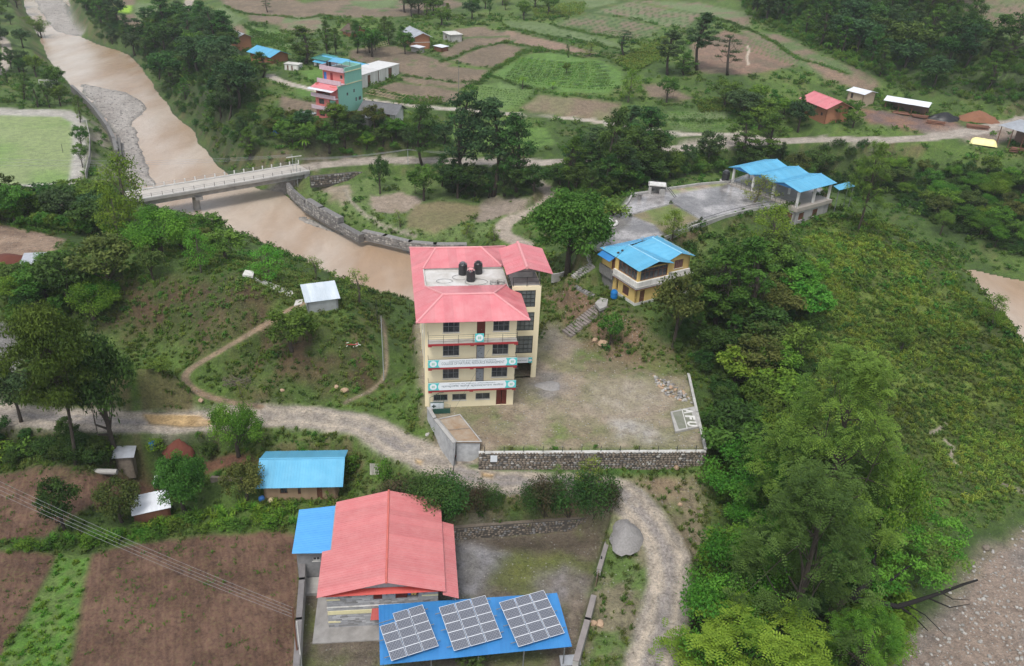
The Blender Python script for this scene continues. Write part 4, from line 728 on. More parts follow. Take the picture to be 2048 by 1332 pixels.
# ================================================================ BUILDING HELPERS
def frame2(a, b):
    a, b = np.array(a, float), np.array(b, float); d = (b-a)/np.linalg.norm(b-a); return a, d, np.array([-d[1], d[0]]), np.linalg.norm(b-a)
def wallo(mb, a, b, z0, z1, th=.22, ops=()):
    """wall from a to b (outer face), thickness to the left, with real openings (s0, s1, z0, z1)"""
    a, d, n, L_ = frame2(a, b); ss = sorted({0., L_}|{o[0] for o in ops}|{o[1] for o in ops}); zs = sorted({z0, z1}|{o[2] for o in ops}|{o[3] for o in ops})
    for i in range(len(ss)-1):
        zz = None
        for j in range(len(zs)-1):
            cs, cz = (ss[i]+ss[i+1])/2, (zs[j]+zs[j+1])/2; hole = any(o[0] < cs < o[1] and o[2] < cz < o[3] for o in ops)
            if not hole and zz is None: zz = zs[j]
            if zz is not None and (hole or j == len(zs)-2):
                ze = zs[j] if hole else zs[j+1]
                if ze > zz:
                    c = [a+d*ss[i], a+d*ss[i+1], a+d*ss[i+1]+n*th, a+d*ss[i]+n*th]
                    mb.add([(*q, zz) for q in c]+[(*q, ze) for q in c], [(3,2,1,0),(4,5,6,7),(0,1,5,4),(1,2,6,5),(2,3,7,6),(3,0,4,7)])
                zz = None
def obox(mb, a, d, n, s0, s1, t0, t1, z0, z1):
    c = [a+d*s0+n*t0, a+d*s1+n*t0, a+d*s1+n*t1, a+d*s0+n*t1]; mb.add([(*q, z0) for q in c]+[(*q, z1) for q in c], [(3,2,1,0),(4,5,6,7),(0,1,5,4),(1,2,6,5),(2,3,7,6),(3,0,4,7)])
def win(root, a, b, s0, s1, z0, z1, nx=3, nz=2, rec=.1, fr=.05, fm=None, gm=None, name='window', sill=True, bars=0, label=None):
    a, d, n, _ = frame2(a, b); mb = MB()
    obox(mb, a, d, n, s0, s0+fr, rec-.04, rec+.03, z0, z1); obox(mb, a, d, n, s1-fr, s1, rec-.04, rec+.03, z0, z1); obox(mb, a, d, n, s0+fr, s1-fr, rec-.04, rec+.03, z0, z0+fr); obox(mb, a, d, n, s0+fr, s1-fr, rec-.04, rec+.03, z1-fr, z1)
    for i in range(1, nx): x = s0+(s1-s0)*i/nx; obox(mb, a, d, n, x-fr*.4, x+fr*.4, rec-.03, rec+.02, z0+fr, z1-fr)
    for j in range(1, nz): z = z0+(z1-z0)*j/nz; obox(mb, a, d, n, s0+fr, s1-fr, rec-.025, rec+.015, z-fr*.4, z+fr*.4)
    o = mb.build(name, fm or M['frame'], root, label)
    g = MB(); obox(g, a, d, n, s0+fr, s1-fr, rec+.035, rec+.05, z0+fr, z1-fr); g.build('pane', gm or M['glass'], o)
    if bars:
        g = MB()
        for i in range(1, bars): x = s0+(s1-s0)*i/bars; obox(g, a, d, n, x-.012, x+.012, rec-.075, rec-.05, z0+.02, z1-.02)
        g.build('grille', M['bars'], o)
    if sill: g = MB(); obox(g, a, d, n, s0-.08, s1+.08, -.07, rec-.05, z0-.07, z0-.002); g.build('sill', M['white'], o)
    return o
def door(root, a, b, s0, s1, z0, z1, m=None, rec=.1, label=None, leafs=1):
    a, d, n, _ = frame2(a, b); mb = MB()
    for i in range(leafs): w_ = (s1-s0)/leafs; obox(mb, a, d, n, s0+i*w_+.05, s0+(i+1)*w_-.02, rec, rec+.05, z0+.02, z1-.05)
    o = mb.build('door', m or M['door'], root, label); g = MB(); obox(g, a, d, n, s0, s0+.045, rec-.05, rec+.06, z0, z1); obox(g, a, d, n, s1-.045+.03, s1, rec-.05, rec+.06, z0, z1); obox(g, a, d, n, s0+.045, s1-.015, rec-.05, rec+.06, z1-.045, z1); g.build('frame', M['door'], o)
    g = MB(); obox(g, a, d, n, (s0+s1)/2+.05, (s0+s1)/2+.12, rec-.03, rec, z0+.95, z0+1.0); g.build('handle', M['metal'], o); return o
def text(root, body, size, loc, rotx, m, name='lettering', ext=.004, align='CENTER', rz=0., width=None, height=None, bold=0.):
    c = bpy.data.curves.new(name, 'FONT'); c.body = body; c.size = size; c.extrude = ext; c.offset = bold; c.align_x = align; c.align_y = 'CENTER'; c.resolution_u = 2; t = bpy.data.objects.new(name, c); SC.collection.objects.link(t)
    dg = bpy.context.evaluated_depsgraph_get(); me = bpy.data.meshes.new_from_object(t.evaluated_get(dg)); SC.collection.objects.unlink(t); bpy.data.objects.remove(t); me.materials.clear(); me.materials.append(m)
    xs = [v.co.x for v in me.vertices]; ys = [v.co.y for v in me.vertices]; kx = width/(max(xs)-min(xs)) if width and xs else 1; ky = height/(max(ys)-min(ys)) if height and ys else 1
    for v in me.vertices: v.co.x = (v.co.x-(max(xs)+min(xs))/2)*kx; v.co.y = (v.co.y-(max(ys)+min(ys))/2)*ky
    o = link(name, me, root); o.location = loc; o.rotation_euler = (rotx, 0, rz); return o
def pixel_local(root_loc, yaw):
    c, s = math.cos(yaw), math.sin(yaw); o = np.array(root_loc, float)
    def f(u, v, zl): p = P(u, v, o[2]+zl)-o; return (p[0]*c+p[1]*s, -p[0]*s+p[1]*c, zl)
    return f

# ================================================================ THE COLLEGE
col = empty('college_building', CO, CYAW, 'four storey cream college building with red metal roofs and a stair tower', 'building')
A0, B0 = (0, 0), (10.1, 0); L0 = [0, 3.0, 6.05, 9.1, 12.1]
gops = [(.65, 2.3), (2.85, 4.5), (5.6, 7.3)]
ops = [(s0, s1, .95, 1.8) for s0, s1 in gops]+[(s0, s1, 2.25, 2.72) for s0, s1 in gops]+[(8.05, 9.3, .05, 2.2)]
for k in (1, 2, 3): ops += [(1.72, 3.58, L0[k]+.95, L0[k]+2.4), (7.4, 9.25, L0[k]+.95, L0[k]+2.4), (5.55, 6.5, L0[k]+.2, L0[k]+2.75)]
mb = MB(); wallo(mb, A0, B0, -.3, 12.0, .25, ops); mb.build('front_wall', M['cream'], col)
mb = MB(); wallo(mb, (0, 19.5), (0, .25), -3, 12.0, .25, [(4, 5.2, L0[k]+.9, L0[k]+2.2) for k in range(4)]+[(11, 12.2, L0[k]+.9, L0[k]+2.2) for k in range(4)]); mb.build('side_wall', M['white'], col); mb = MB(); wallo(mb, (10.1, .25), (10.1, 6), -.3, 12.0, .25); mb.build('side_wall', M['cream'], col); mb = MB(); wallo(mb, (10.1, 13), (10.1, 19.5), -.3, 12., .25); wallo(mb, (10.1, 19.5), (.0, 19.5), -4, 12.0, .25)
mb.build('side_wall', M['white'], col)
for k in range(4):
    for s in (14.3, 7.3): win(col, (0, 19.5), (0, .25), s, s+1.2, L0[k]+.9, L0[k]+2.2, 2, 1)
mb = MB()
for y in (.35, 4.6, 9.2, 14, 18.6): MB().box(-.32 if y < 1 else -.1, -.003, y, y+.35, -3, 11.9).build('column', M['cream'], col)
mb = MB(); mb.box(.26, 10.05, .3, 19.2, 11.98, 12.3); mb.build('roof_slab', M['roof_slab'], col)
mb = MB()
for k in (0, 1, 2, 3): mb.box(.26, 10.0, .3, 19.2, L0[k]-.12, L0[k]+.02)
mb.build('floor_slab', M['concrete'], col)
mb = MB(); mb.box(3.2, 3.3, .4, 19, 0, 11.9); mb.box(.4, 9.9, 5, 5.1, 0, 11.9); mb.build('inner_wall', M['cream'], col)
for k, (s0, s1) in enumerate(gops): win(col, A0, B0, s0, s1, .95, 1.8, 2, 1, bars=9); win(col, A0, B0, s0, s1, 2.25, 2.72, 2, 1, bars=9, sill=False)
for k in (1, 2, 3):
    for s0, s1 in ((1.72, 3.58), (7.4, 9.25)): win(col, A0, B0, s0, s1, L0[k]+.95, L0[k]+2.4, 3, 2, bars=10)
door(col, A0, B0, 8.05, 9.3, .05, 2.2, label='dark red ground floor double door', leafs=2)
door(col, A0, B0, 5.55, 6.5, L0[3]+.2, L0[3]+2.75, label='dark brown top floor door')
mb = MB(); mb.box(8.5, 8.85, -.06, -.003, 2.32, 2.46); mb.build('door_lamp', M['concrete'], col)
for k in (1, 2):
    d_ = door(col, A0, B0, 5.55, 6.5, L0[k]+.2, L0[k]+2.15, m=mat('grey_printed_door', (.30,.32,.34), .6, (.24,.26,.28), 1.5, .5), label='grey balcony door with dark dashes')
    mb = MB(); rn = random.Random(k)
    for i in range(5):
        x, z = 5.7+rn.random()*.55, L0[k]+.4+i*.34; s = math.radians(rn.choice((35, -30))); c_, s_ = math.cos(s)*.11, math.sin(s)*.11; MB().slab([(x-c_, .09, z-s_-.025), (x+c_, .09, z+s_-.025), (x+c_, .09, z+s_+.03), (x-c_, .09, z-s_+.03)], .012).build('dash', M['bars'], d_)
    mb = MB(); mb.box(5.6, 6.45, .12, .14, L0[k]+2.16, L0[k]+2.72); mb.build('transom_pane', M['glass'], d_)
    # balcony slabs with the dark red edge trim
for k in (1, 2, 3):
    b_ = MB().box(0, 10.12, -1.0, -.003, L0[k]-.02, L0[k]+.1).build('balcony', M['concrete'], col)
    t = MB(); t.box(-.02, 10.16, -1.06, -1.003, L0[k]-.17, L0[k]+.08)
    for x in (0, 4.75, 9.75): t.box(x, x+.42, -1.05, -.62, L0[k]-.3, L0[k]-.172)
    t.build('edge_trim', M['red_trim'], b_)
    r = MB(); zt = L0[k]+1.15
    for i in range(7 if k == 3 else 3):
        x = .05+i*(10.0/6) if k == 3 else (.02, 5, 10.08)[i]; r.box(x-.02, x+.02, -.99, -.95, L0[k]+.1, zt)
    r.box(.02, 10.1, -.985, -.955, zt-.03, zt); r.box(.0, .04, -.95, -.02, zt-.03, zt); r.box(10.06, 10.1, -.95, -.02, zt-.03, zt)
    if k == 3:
        for h in (.35, .62, .88): r.box(.02, 10.1, -.98, -.965, L0[k]+h, L0[k]+h+.02)
        for h in (.35, .62, .88): r.box(10.07, 10.09, -.95, -.02, L0[k]+h, L0[k]+h+.02)
    r.build('railing', M['bars'], b_)
def disc(mb, cx, cz, rx, y0, y1, n=28, rz=None):
    rz = rz or rx; f = [(cx+rx*math.cos(2*math.pi*i/n), y0, cz+rz*math.sin(2*math.pi*i/n)) for i in range(n)]; mb.add(f+[(a, y1, c) for a, _, c in f], [tuple(range(n)), tuple(range(2*n-1, n-1, -1))]+[(i, i+n, (i+1) % n+n, (i+1) % n) for i in range(n)])
def emblem(par, cx, cz, r, y):
    m = MB(); disc(m, cx, cz, r, y-.014, y-.002); m.build('emblem_disc', M['signwhite'], par)
    m = MB()
    for a in range(4):
        t = math.pi/4+a*math.pi/2; disc(m, cx+r*.3*math.cos(t), cz+r*.3*math.sin(t), r*.2, y-.022, y-.016, 10)
    m.box(cx-r*.5, cx+r*.5, y-.022, y-.016, cz-.015, cz+.015); m.build('emblem', M['ink2'], par)
def banner(k, label, l1, l2, l3=None):
    z0, z1, y = L0[k]+.1, L0[k]+1.1, -1.075
    s = empty('sign_board', (0, 0, 0)); s.parent = col; s['label'] = label
    MB().box(-.02, 10.16, y-.03, y+.02, z0, z1).build('panel', M['signwhite'], s)
    for x0, x1, cx in ((-.02, 1.1, .56), (9.02, 10.16, 9.6)):
        m = MB(); e = .14 if x0 < 1 else -.14; xa, xb = (x0, x1) if x0 < 1 else (x1, x0); pts = [(xa, z0+.002), (xb+e*1.4, z0+.002)]+[(xb+e*(1.4*(1-math.sin(math.pi*t))), z0+(z1-z0)*t) for t in np.linspace(.05, .95, 9)]+[(xb+e*1.4, z1-.002), (xa, z1-.002)]
        m.slab([(a, y-.034, c) for a, c in pts], .003); m.build('teal_end', M['teal'], s); emblem(s, cx, (z0+z1)/2, .4, y-.036)
    text(s, l1, .2, (5.05, y-.036, z1-.2), math.pi/2, M['ink'], width=5.4, height=.15); text(s, l2, .3, (5.1, y-.036, z0+.5), math.pi/2, M['ink'], 'lettering', width=7.2, height=.34)
banner(2, 'long white and teal English sign along the second balcony', 'AGRICULTURE AND FORESTRY UNIVERSITY', 'COLLEGE OF NATURAL RESOURCE MANAGEMENT')
banner(1, 'long white and teal Nepali sign along the first balcony', 'कृषि तथा वन विज्ञान विश्वविद्यालय', 'प्राकृतिक स्रोत व्यवस्थापन कलेज')
s = empty('sign_board', (0, 0, 0)); s.parent = col; s['label'] = 'small square teal sign with a round emblem on the top railing'
MB().box(5.25, 6.25, -1.06, -1.01, L0[3]+.22, L0[3]+1.28).build('panel', M['teal'], s); emblem(s, 5.75, L0[3]+.75, .43, -1.064)
# stair tower
TX0, TX1, TY0, TY1 = 10.12, 13.85, 6.0, 12.6
zo = [(0., 2.3), (3.55, 6.0), (6.75, 9.25), (9.95, 12.2)]
mb = MB(); wallo(mb, (10.36, TY0), (TX1, TY0), -.2, 12.7, .3, [(.05, 2.85, a, b) for a, b in zo]); wallo(mb, (TX1, TY0+.3), (TX1, TY1), -.2, 12.7, .25); wallo(mb, (TX1, TY1), (10.36, TY1), -.2, 12.7, .25); mb.build('tower_wall', M['cream'], col)
mb = MB(); mb.box(10.4, TX1-.1, TY0+.3, TY1-.3, 12.55, 12.72)
for z in (3.0, 6.1, 9.2): mb.box(10.4, TX1-.27, TY0+.32, 8.2, z, z+.14)
for k in range(4):
    for i in range(9): z = [0, 3, 6.1, 9.2][k]+.34*i; mb.box(10.5, 12, 8.25+i*.3, 8.55+i*.3, z-.1, z+.17)
mb.build('stair', M['concrete'], col)
for a, b in zo[1:]: win(col, (10.36, TY0), (TX1, TY0), .05, 2.85, a, b, 5, 4, rec=.08, fr=.06, fm=M['bars'], gm=mat('pale_stairwell_glass', (.10,.115,.12), .15, (.17,.18,.18), .7, .8, spec=.8), sill=False, label='tall gridded stairwell window')
MB().box(10.15, 13.2, 5.68, 5.74, 2.35, 3.1).build('tower_sign', M['signwhite'], col); MB().box(12.75, 13.22, 5.65, 5.677, 2.35, 3.1).build('tower_sign_end', M['teal'], col)
m = MB(); disc(m, 12.98, 2.72, .18, 5.63, 5.648); m.build('emblem_disc', M['signwhite'], col); text(col, 'COLLEGE OF NATURAL RESOURCE MANAGEMENT', .1, (11.4, 5.672, 2.72), math.pi/2, M['ink'], width=2.3, height=.1)
mb = MB()
for x in (10.45, 12.1, 13.7): mb.box(x-.03, x+.03, TY0+.05, TY0+.11, 12.7, 13.9)
for z in (13.25, 13.85): mb.box(10.45, 13.7, TY0+.06, TY0+.1, z, z+.03); mb.box(13.66, 13.7, TY0+.1, TY1, z, z+.03)
mb.build('tower_railing', M['bars'], col)
mb = MB()
for x in (10.3, 13.6):
    for y in (6.6, 9.5, 12.3): mb.box(x-.05, x+.05, y-.05, y+.05, 12.7, 14.5)
mb.box(10.25, 13.65, 6.5, 6.6, 14.35, 14.45); mb.build('roof_post', M['metal'], col)
MB().box(10.6, 13.2, 8.6, 12.3, 12.72, 14.3).build('stair_room', M['concrete'], col)
# roofs
rf = empty('roof', (0, 0, 0)); rf.parent = col; rf['label'] = 'red metal hip roof around the open roof slab'
Z1, Z2, Z3 = 11.9, 13.5, 12.55
RR = M['red_roof']
sheets(rf, [(-1.3,-1.05,Z1),(11.4,-1.05,Z1),(7.7,2.7,Z2),(1.9,2.7,Z2)], (1,0,0), 1.05, RR)
sheets(rf, [(1.9,2.72,Z2),(7.7,2.72,Z2),(9.7,6.9,Z3),(.05,6.9,Z3)], (1,0,0), 1.05, RR)
sheets(rf, [(11.4,-1.03,Z1),(11.4,5.7,Z1),(10.05,6.0,12.45),(9.7,6.9,Z3),(7.72,2.7,Z2)], (0,1,0), 1.05, RR)
sheets(rf, [(-1.3,-1.03,Z1),(1.88,2.7,Z2),(.05,6.9,12.57),(.05,11.9,12.57),(1.88,16.2,Z2),(-1.3,20.2,Z1)], (0,1,0), 1.05, RR)
sheets(rf, [(.05,12.0,Z3),(9.9,12.2,Z3),(7.7,16.2,Z2),(1.9,16.2,Z2)], (1,0,0), 1.05, RR)
sheets(rf, [(1.9,16.22,Z2),(7.7,16.22,Z2),(11.4,20.2,Z1),(-1.3,20.2,Z1)], (1,0,0), 1.05, RR)
sheets(rf, [(7.72,16.2,Z2),(9.92,12.3,Z3),(11.4,13.1,Z1),(11.4,20.18,Z1)], (0,1,0), 1.05, RR)
def caps(par, segs, w_=.16, m=None, name='ridge_cap'):
    mb = MB()
    for a, b in segs:
        a, b = np.array(a, float), np.array(b, float); MB().tube([a+[0,0,.03], b+[0,0,.03]], w_, 6).build(name, m or M['red_cap'], par)
caps(rf, [((-1.3,-1.05,Z1),(1.9,2.7,Z2)),((1.9,2.7,Z2),(7.7,2.7,Z2)),((7.7,2.7,Z2),(11.4,-1.05,Z1)),((1.9,2.7,Z2),(.05,6.9,Z3)),((7.7,2.7,Z2),(9.7,6.9,Z3)),((.05,12,Z3),(1.9,16.2,Z2)),((1.9,16.2,Z2),(7.7,16.2,Z2)),((7.7,16.2,Z2),(9.9,12.3,Z3)),((1.9,16.2,Z2),(-1.3,20.2,Z1)),((7.7,16.2,Z2),(11.4,20.2,Z1))], .13)
mb = MB(); mb.box(.02, .2, 6.95, 11.95, 12.3, 12.52); mb.build('slab_kerb', M['white'], col); MB().box(.3, 9.9, 12.05, 12.2, 12.3, 12.5).build('slab_kerb', M['concrete'], col)
tg = empty('tower_roof', (0, 0, 0)); tg.parent = col
for x0, x1, z0, z1 in ((9.5, 11.9, 14.5, 15.35), (15.05, 11.9, 14.5, 15.35)): sheets(tg, [(x0,5.5,z0),(x1,5.5,z1),(x1,13.2,z1),(x0,13.2,z0)], (0,1,0), .95, RR)
caps(tg, [((11.9,5.45,15.35),(11.9,13.25,15.35))], .2)
f_ = pixel_local(CO, CYAW)
for u, v, lid, lb in ((925.5,548,'tanktop','black water tank on the college roof slab, behind left'),(956,546,'tank','black water tank on the college roof slab, behind right'),(941.5,561,'red_cap','black water tank with a reddish lid at the front of the roof slab')):
    p = P(u, v, 12.32); t = empty('water_tank', p, random.random(), lb, 'water tank', 'water tanks on the college roof'); R_ = .53
    m = MB(); pr = [(R_, 0)]
    for i in range(5): pr += [(R_, .05+i*.24), (R_*1.03, .1+i*.24), (R_*1.03, .16+i*.24), (R_, .22+i*.24)]
    m.lathe(pr+[(R_*.97, 1.3), (R_*.7, 1.42), (.24, 1.5)], n=24); m.build('barrel', M['tank'], t, sm=False)
    m = MB(); m.lathe([(.26, 1.5), (.28, 1.52), (.26, 1.6), (.1, 1.63)], n=16)
    for a in range(8): q = a*math.pi/4; m.tube([(.25*math.cos(q), .25*math.sin(q), 1.51), (.5*math.cos(q), .5*math.sin(q), 1.40)], .03, 4)
    m.build('lid', M[lid], t)
def wire(name, pts, r, m, label, cat, sag=0., n=10):
    mb = MB(); q = []
    for a, b in zip(pts[:-1], pts[1:]):
        a, b = np.array(a, float), np.array(b, float); q += [a+(b-a)*t-np.array([0, 0, sag*4*t*(1-t)]) for t in np.linspace(0, 1, n, endpoint=False)]
    q.append(np.array(pts[-1], float)); mb.tube(q, r, 4); o = mb.build(name, m); return tag(o, label, cat)
for i, (c, r, nn) in enumerate((((2.5, 8.6), 1., 1), ((4.6, 9.6), 1.1, 1), ((6.3, 8.2), 1.4, 1), ((8.4, 7.6), .55, 3), ((9.2, 7.7), .5, 3))):
    pts = [CO+cX*(c[0]+r*math.cos(t))+cY*(c[1]+r*.7*math.sin(t))+np.array([0, 0, 12.34+.01*k]) for k, t in enumerate(np.linspace(0, 6*nn, 16*nn))]
    wire('water_pipe', pts, .022, M['tank'], ['thin black pipe looped on the left of the roof slab', 'black pipe bent behind the roof tanks', 'black pipe curling round the roof tanks', 'coil of black pipe on the right of the roof slab', 'second coil of black pipe beside the stair tower'][i], 'pipe', n=1)

# ================================================================ GENERIC HOUSES
def house(name, label, A, B, D, vt, wallm, roofm, pitch=.35, over=.6, axis='x', z=None, wins=(), doors=(), hgt_=None, roofname='roof', sheet=1.2, plinth=None, mono=0, posts=False, cat='house', capm=None, storeys=1, down=1.5, winm=None, body=True):
    """a house whose long front wall stands between the pixels A and B; local x along it, y going back"""
    a = P(*A, z) if z is not None else g1(*A); z_ = a[2]; b = P(*B, z_); d = b-a; Lx = float(np.hypot(d[0], d[1])); yaw = math.atan2(d[1], d[0]); h = hgt_ or max(zat(b, vt)-z_, 1.6)
    r = empty(name, a, yaw, label, cat); c4 = [(0, 0), (Lx, 0), (Lx, D), (0, D)]
    if posts:
        m = MB()
        for x in np.linspace(.15, Lx-.15, max(2, int(Lx/3)+1)):
            for y in (.15, D-.15): m = MB(); m.box(x-.07, x+.07, y-.07, y+.07, -down, h); m.build('post', M['wood'], r)
        if body: MB().box(.1, Lx-.1, D-.35, D-.2, -down, h-.1).build('back_wall', wallm, r)
    else:
        fo = [(w_[0]*Lx, w_[1]*Lx, w_[2]*h, w_[3]*h) for w_ in wins]+[(w_[0]*Lx, w_[1]*Lx, .02, w_[2]*h) for w_ in doors]
        m = MB(); wallo(m, c4[0], c4[1], -down, h, .25, fo); wallo(m, c4[1], c4[2], -down, h, .25); wallo(m, c4[2], c4[3], -down, h, .25); wallo(m, c4[3], c4[0], -down, h, .25)
        if not mono:
            if axis == 'x':
                for x in (.0, Lx-.2): m.slab([(x, .02, h), (x, D/2, h+pitch*D/2), (x, D-.02, h)], .2) if x else m.add([(0,.02,h),(.2,.02,h),(.2,D/2,h+pitch*D/2-.05),(0,D/2,h+pitch*D/2-.05),(0,D-.02,h),(.2,D-.02,h)], [(0,3,4),(1,5,2),(0,1,2,3),(3,2,5,4)])
            else: m.add([(.02,0,h),(.02,.2,h),(Lx/2,.2,h+pitch*Lx/2-.05),(Lx/2,0,h+pitch*Lx/2-.05),(Lx-.02,0,h),(Lx-.02,.2,h)], [(0,4,3),(1,2,5),(0,3,2,1),(3,4,5,2)])
        m.build('wall', wallm, r); MB().box(.3, Lx-.3, .3, D-.3, h-.15, h-.05).build('ceiling', M['dark'], r)
        for w_ in wins: win(r, c4[0], c4[1], w_[0]*Lx, w_[1]*Lx, w_[2]*h, w_[3]*h, 2, 1, fm=winm or M['wood'], sill=False)
        for w_ in doors: door(r, c4[0], c4[1], w_[0]*Lx, w_[1]*Lx, .02, w_[2]*h, M['wood'])
    if storeys > 1: m = MB(); [m.box(-.08, Lx+.08, -.08, D+.08, h*k/storeys-.06, h*k/storeys+.06) for k in range(1, storeys)]; m.build('floor_band', M['white'] if storeys > 1 else wallm, r)
    ro = empty(roofname, (0, 0, 0)); ro.parent = r; o = over
    if mono: sheets(ro, [(-o,-o,h+.02),(Lx+o,-o,h+.02),(Lx+o,D+o,h+.02+mono*(D+2*o)),(-o,D+o,h+.02+mono*(D+2*o))], (1,0,0), sheet, roofm, rib=Lx > 3)
    elif axis == 'x':
        ze, zr = h-pitch*o, h+pitch*D/2
        sheets(ro, [(-o,-o,ze),(Lx+o,-o,ze),(Lx+o,D/2,zr),(-o,D/2,zr)], (1,0,0), sheet, roofm); sheets(ro, [(-o,D+o,ze),(Lx+o,D+o,ze),(Lx+o,D/2+.02,zr),(-o,D/2+.02,zr)], (1,0,0), sheet, roofm); caps(ro, [((-o,D/2,zr),(Lx+o,D/2,zr))], .1, capm or roofm)
    else:
        ze, zr = h-pitch*o, h+pitch*Lx/2
        sheets(ro, [(-o,-o,ze),(-o,D+o,ze),(Lx/2,D+o,zr),(Lx/2,-o,zr)], (0,1,0), sheet, roofm); sheets(ro, [(Lx+o,-o,ze),(Lx+o,D+o,ze),(Lx/2+.02,D+o,zr),(Lx/2+.02,-o,zr)], (0,1,0), sheet, roofm); caps(ro, [((Lx/2,-o,zr),(Lx/2,D+o,zr))], .1, capm or roofm)
    if plinth: MB().box(-plinth, Lx+plinth, -plinth, D+plinth, -down, .18).build('plinth', M['concrete'], r)
    return r, Lx, h
M['tinb'] = mat('grey_blue_tin', (.46,.52,.57), .4, (.62,.66,.70), .9, .8, streak=(1, .15, 1))
house('mud_house', 'mud walled house with a bright blue sheet roof beside the brown field', (530,1001), (676,998), 5.2, 962, M['mud'], M['blue_roof'], .42, .7, sheet=.95, wins=[(.22,.32,.35,.8),(.46,.5,.3,.75)], doors=[(.72,.79,.78)], z=-5., hgt_=2.5)
house('farmhouse', 'two storey orange brick farmhouse with a grey metal roof', (806,83), (829,97), 5, 73, M['brick'], M['tin'], .4, .8, storeys=2, wins=[(.12,.2,.6,.85),(.4,.48,.6,.85),(.7,.78,.6,.85),(.2,.3,.12,.38),(.6,.7,.12,.38)])
house('farmhouse', 'orange farmhouse with a red metal roof near the main road', (1603,220), (1650,240), 6.5, 214, M['brick'], M['red_roof'], .42, .9, storeys=1, wins=[(.2,.28,.55,.8),(.5,.58,.55,.8),(.78,.86,.2,.45)])
house('farmhouse', 'farmhouse with a blue metal roof behind a green tree', (502,122), (543,133), 6, 112, M['brick'], M['blue_roof'], .38, .8, wins=[(.2,.3,.5,.8),(.6,.7,.5,.8)])
house('farmhouse', 'small brick house with a grey sheet roof at the wood edge', (442,82), (474,93), 5, 75, M['brick'], M['tin'], .4, .8, wins=[(.6,.7,.5,.8)])
house('farmhouse', 'brown thatched mud house among the upper trees', (686,70), (706,76), 5, 64, M['brick'], M['thatch'], .6, .7, wins=[(.3,.45,.4,.7)])
house('shed', 'grey concrete hut with a flat roof beside the brick farmhouse', (886,78), (901,85), 4, 70, M['concrete'], M['white'], .0, .3, mono=.02, wins=[(.3,.5,.3,.7)], cat='hut')
house('shed', 'small white roofed hut in front of the brick farmhouse', (822,103), (838,107), 2.2, 96, M['stone3'], M['tinw'], mono=.05, over=.3, cat='hut')
house('shed', 'small white roofed shelter right of the brick farmhouse', (868,102), (884,106), 2.5, 98, M['wood'], M['tinw'], mono=.05, over=.3, cat='hut')
house('long_shed', 'long open shed with a blue metal roof behind the pink house', (634,133), (717,151), 6.5, 139, M['white'], M['blue_roof'], .3, .9, posts=True, sheet=2, cat='shed')
house('shed', 'green roofed end shed joined to the long blue roof', (628,131), (652,136), 4, 121, M['white'], mat('green_sheet', (.07,.26,.22), .5), mono=.12, over=.6, cat='shed')
house('shed', 'tiny white walled outbuilding left of the grass yard', (569,140), (597,143), 2.5, 130, M['white'], M['white'], mono=.02, over=.15, doors=[(.2,.3,.8),(.5,.6,.8)], cat='hut')
house('long_house', 'long white building with grey flat roof right of the pink house', (720,178.5), (799,153), 6.8, 137, M['white'], mat('pale_flat_roof', (.58,.57,.56), .7, (.42,.41,.40), 1, .5), mono=.0001, over=.1, sheet=9, hgt_=3.5, doors=[(.19,.26,.85),(.71,.8,.9)], wins=[(.45,.47,.1,.95)], cat='building')
house('village_house', 'white plastered house with a grey slate roof right of the pink house', (724,231), (790,239), 5, 228, M['white'], M['slateroof'], .5, .8, sheet=1.1, wins=[(.5,.55,.3,.6)], doors=[(.12,.2,.7),(.75,.85,.7)])
house('shed', 'small white tin roof in front of the slate roofed house', (722,248), (738,250), 2.2, 243, M['stone3'], M['tinw'], mono=.05, over=.3, cat='hut')
house('shed', 'low white walled lean-to left of the pink house', (610,246), (632,240), 2.6, 229, M['white'], M['tin'], mono=.03, over=.3, wins=[(.1,.3,.1,.8),(.5,.7,.1,.8)], cat='hut')
house('work_shed', 'long open brickyard shed with a silver tin roof', (1768,216), (1850,230), 5, 213, M['rust'], M['tinw'], .22, .5, posts=True, sheet=2.2, cat='shed')
house('village_house', 'small pale house with a white tin roof left of the brickyard', (1693,200), (1724,208), 5, 188, mat('pale_ochre_wall', (.45,.35,.25), .9), M['tinw'], .2, .5, wins=[(.2,.35,.3,.8)])
house('shed', 'tin roofed brick shed at the right edge above the yellow tarpaulin', (1990,290), (2062,312), 7, 272, M['rust'], M['tin'], mono=.1, over=.5, posts=True, cat='shed')
house('hut', 'small hut with a grey tin roof at the left edge clearing', (50,548), (90,546), 2.3, 528, M['stone3'], M['tin'], mono=.18, over=.35, wins=[(.2,.4,.3,.7)], cat='hut')
house('outhouse', 'small stone outhouse with a grey sheet roof in the garden', (235,938), (268,935), 1.7, 921, M['stone2'], M['tin'], mono=.25, over=.3, cat='hut')
house('tin_hut', 'silver tin hut on top of the small hill', (616,627), (677,619), 2.9, 602, M['tin'], M['tinb'], mono=.30, over=.28, sheet=.8, cat='hut', hgt_=1.7)
house('shed', 'low shed with a white tin roof between two round trees', (271,1052), (343,1036), 2.6, 1020, M['wood'], M['tinw'], mono=.12, over=.15, cat='shed', hgt_=1.5)
house('shed', 'narrow white tin roof behind the low shed', (312,990), (330,988), 3.5, 974, M['wood'], M['tinw'], mono=.2, over=.1, cat='shed', hgt_=1.4)
# cloth tent and other small shelters
house('shed', 'small tin sheet lying over a pump at the bottom edge', (1122,1340), (1160,1338), 1., 1324, M['tin'], M['tin'], mono=.05, over=.05, cat='shelter', z=-6.5, hgt_=.6)

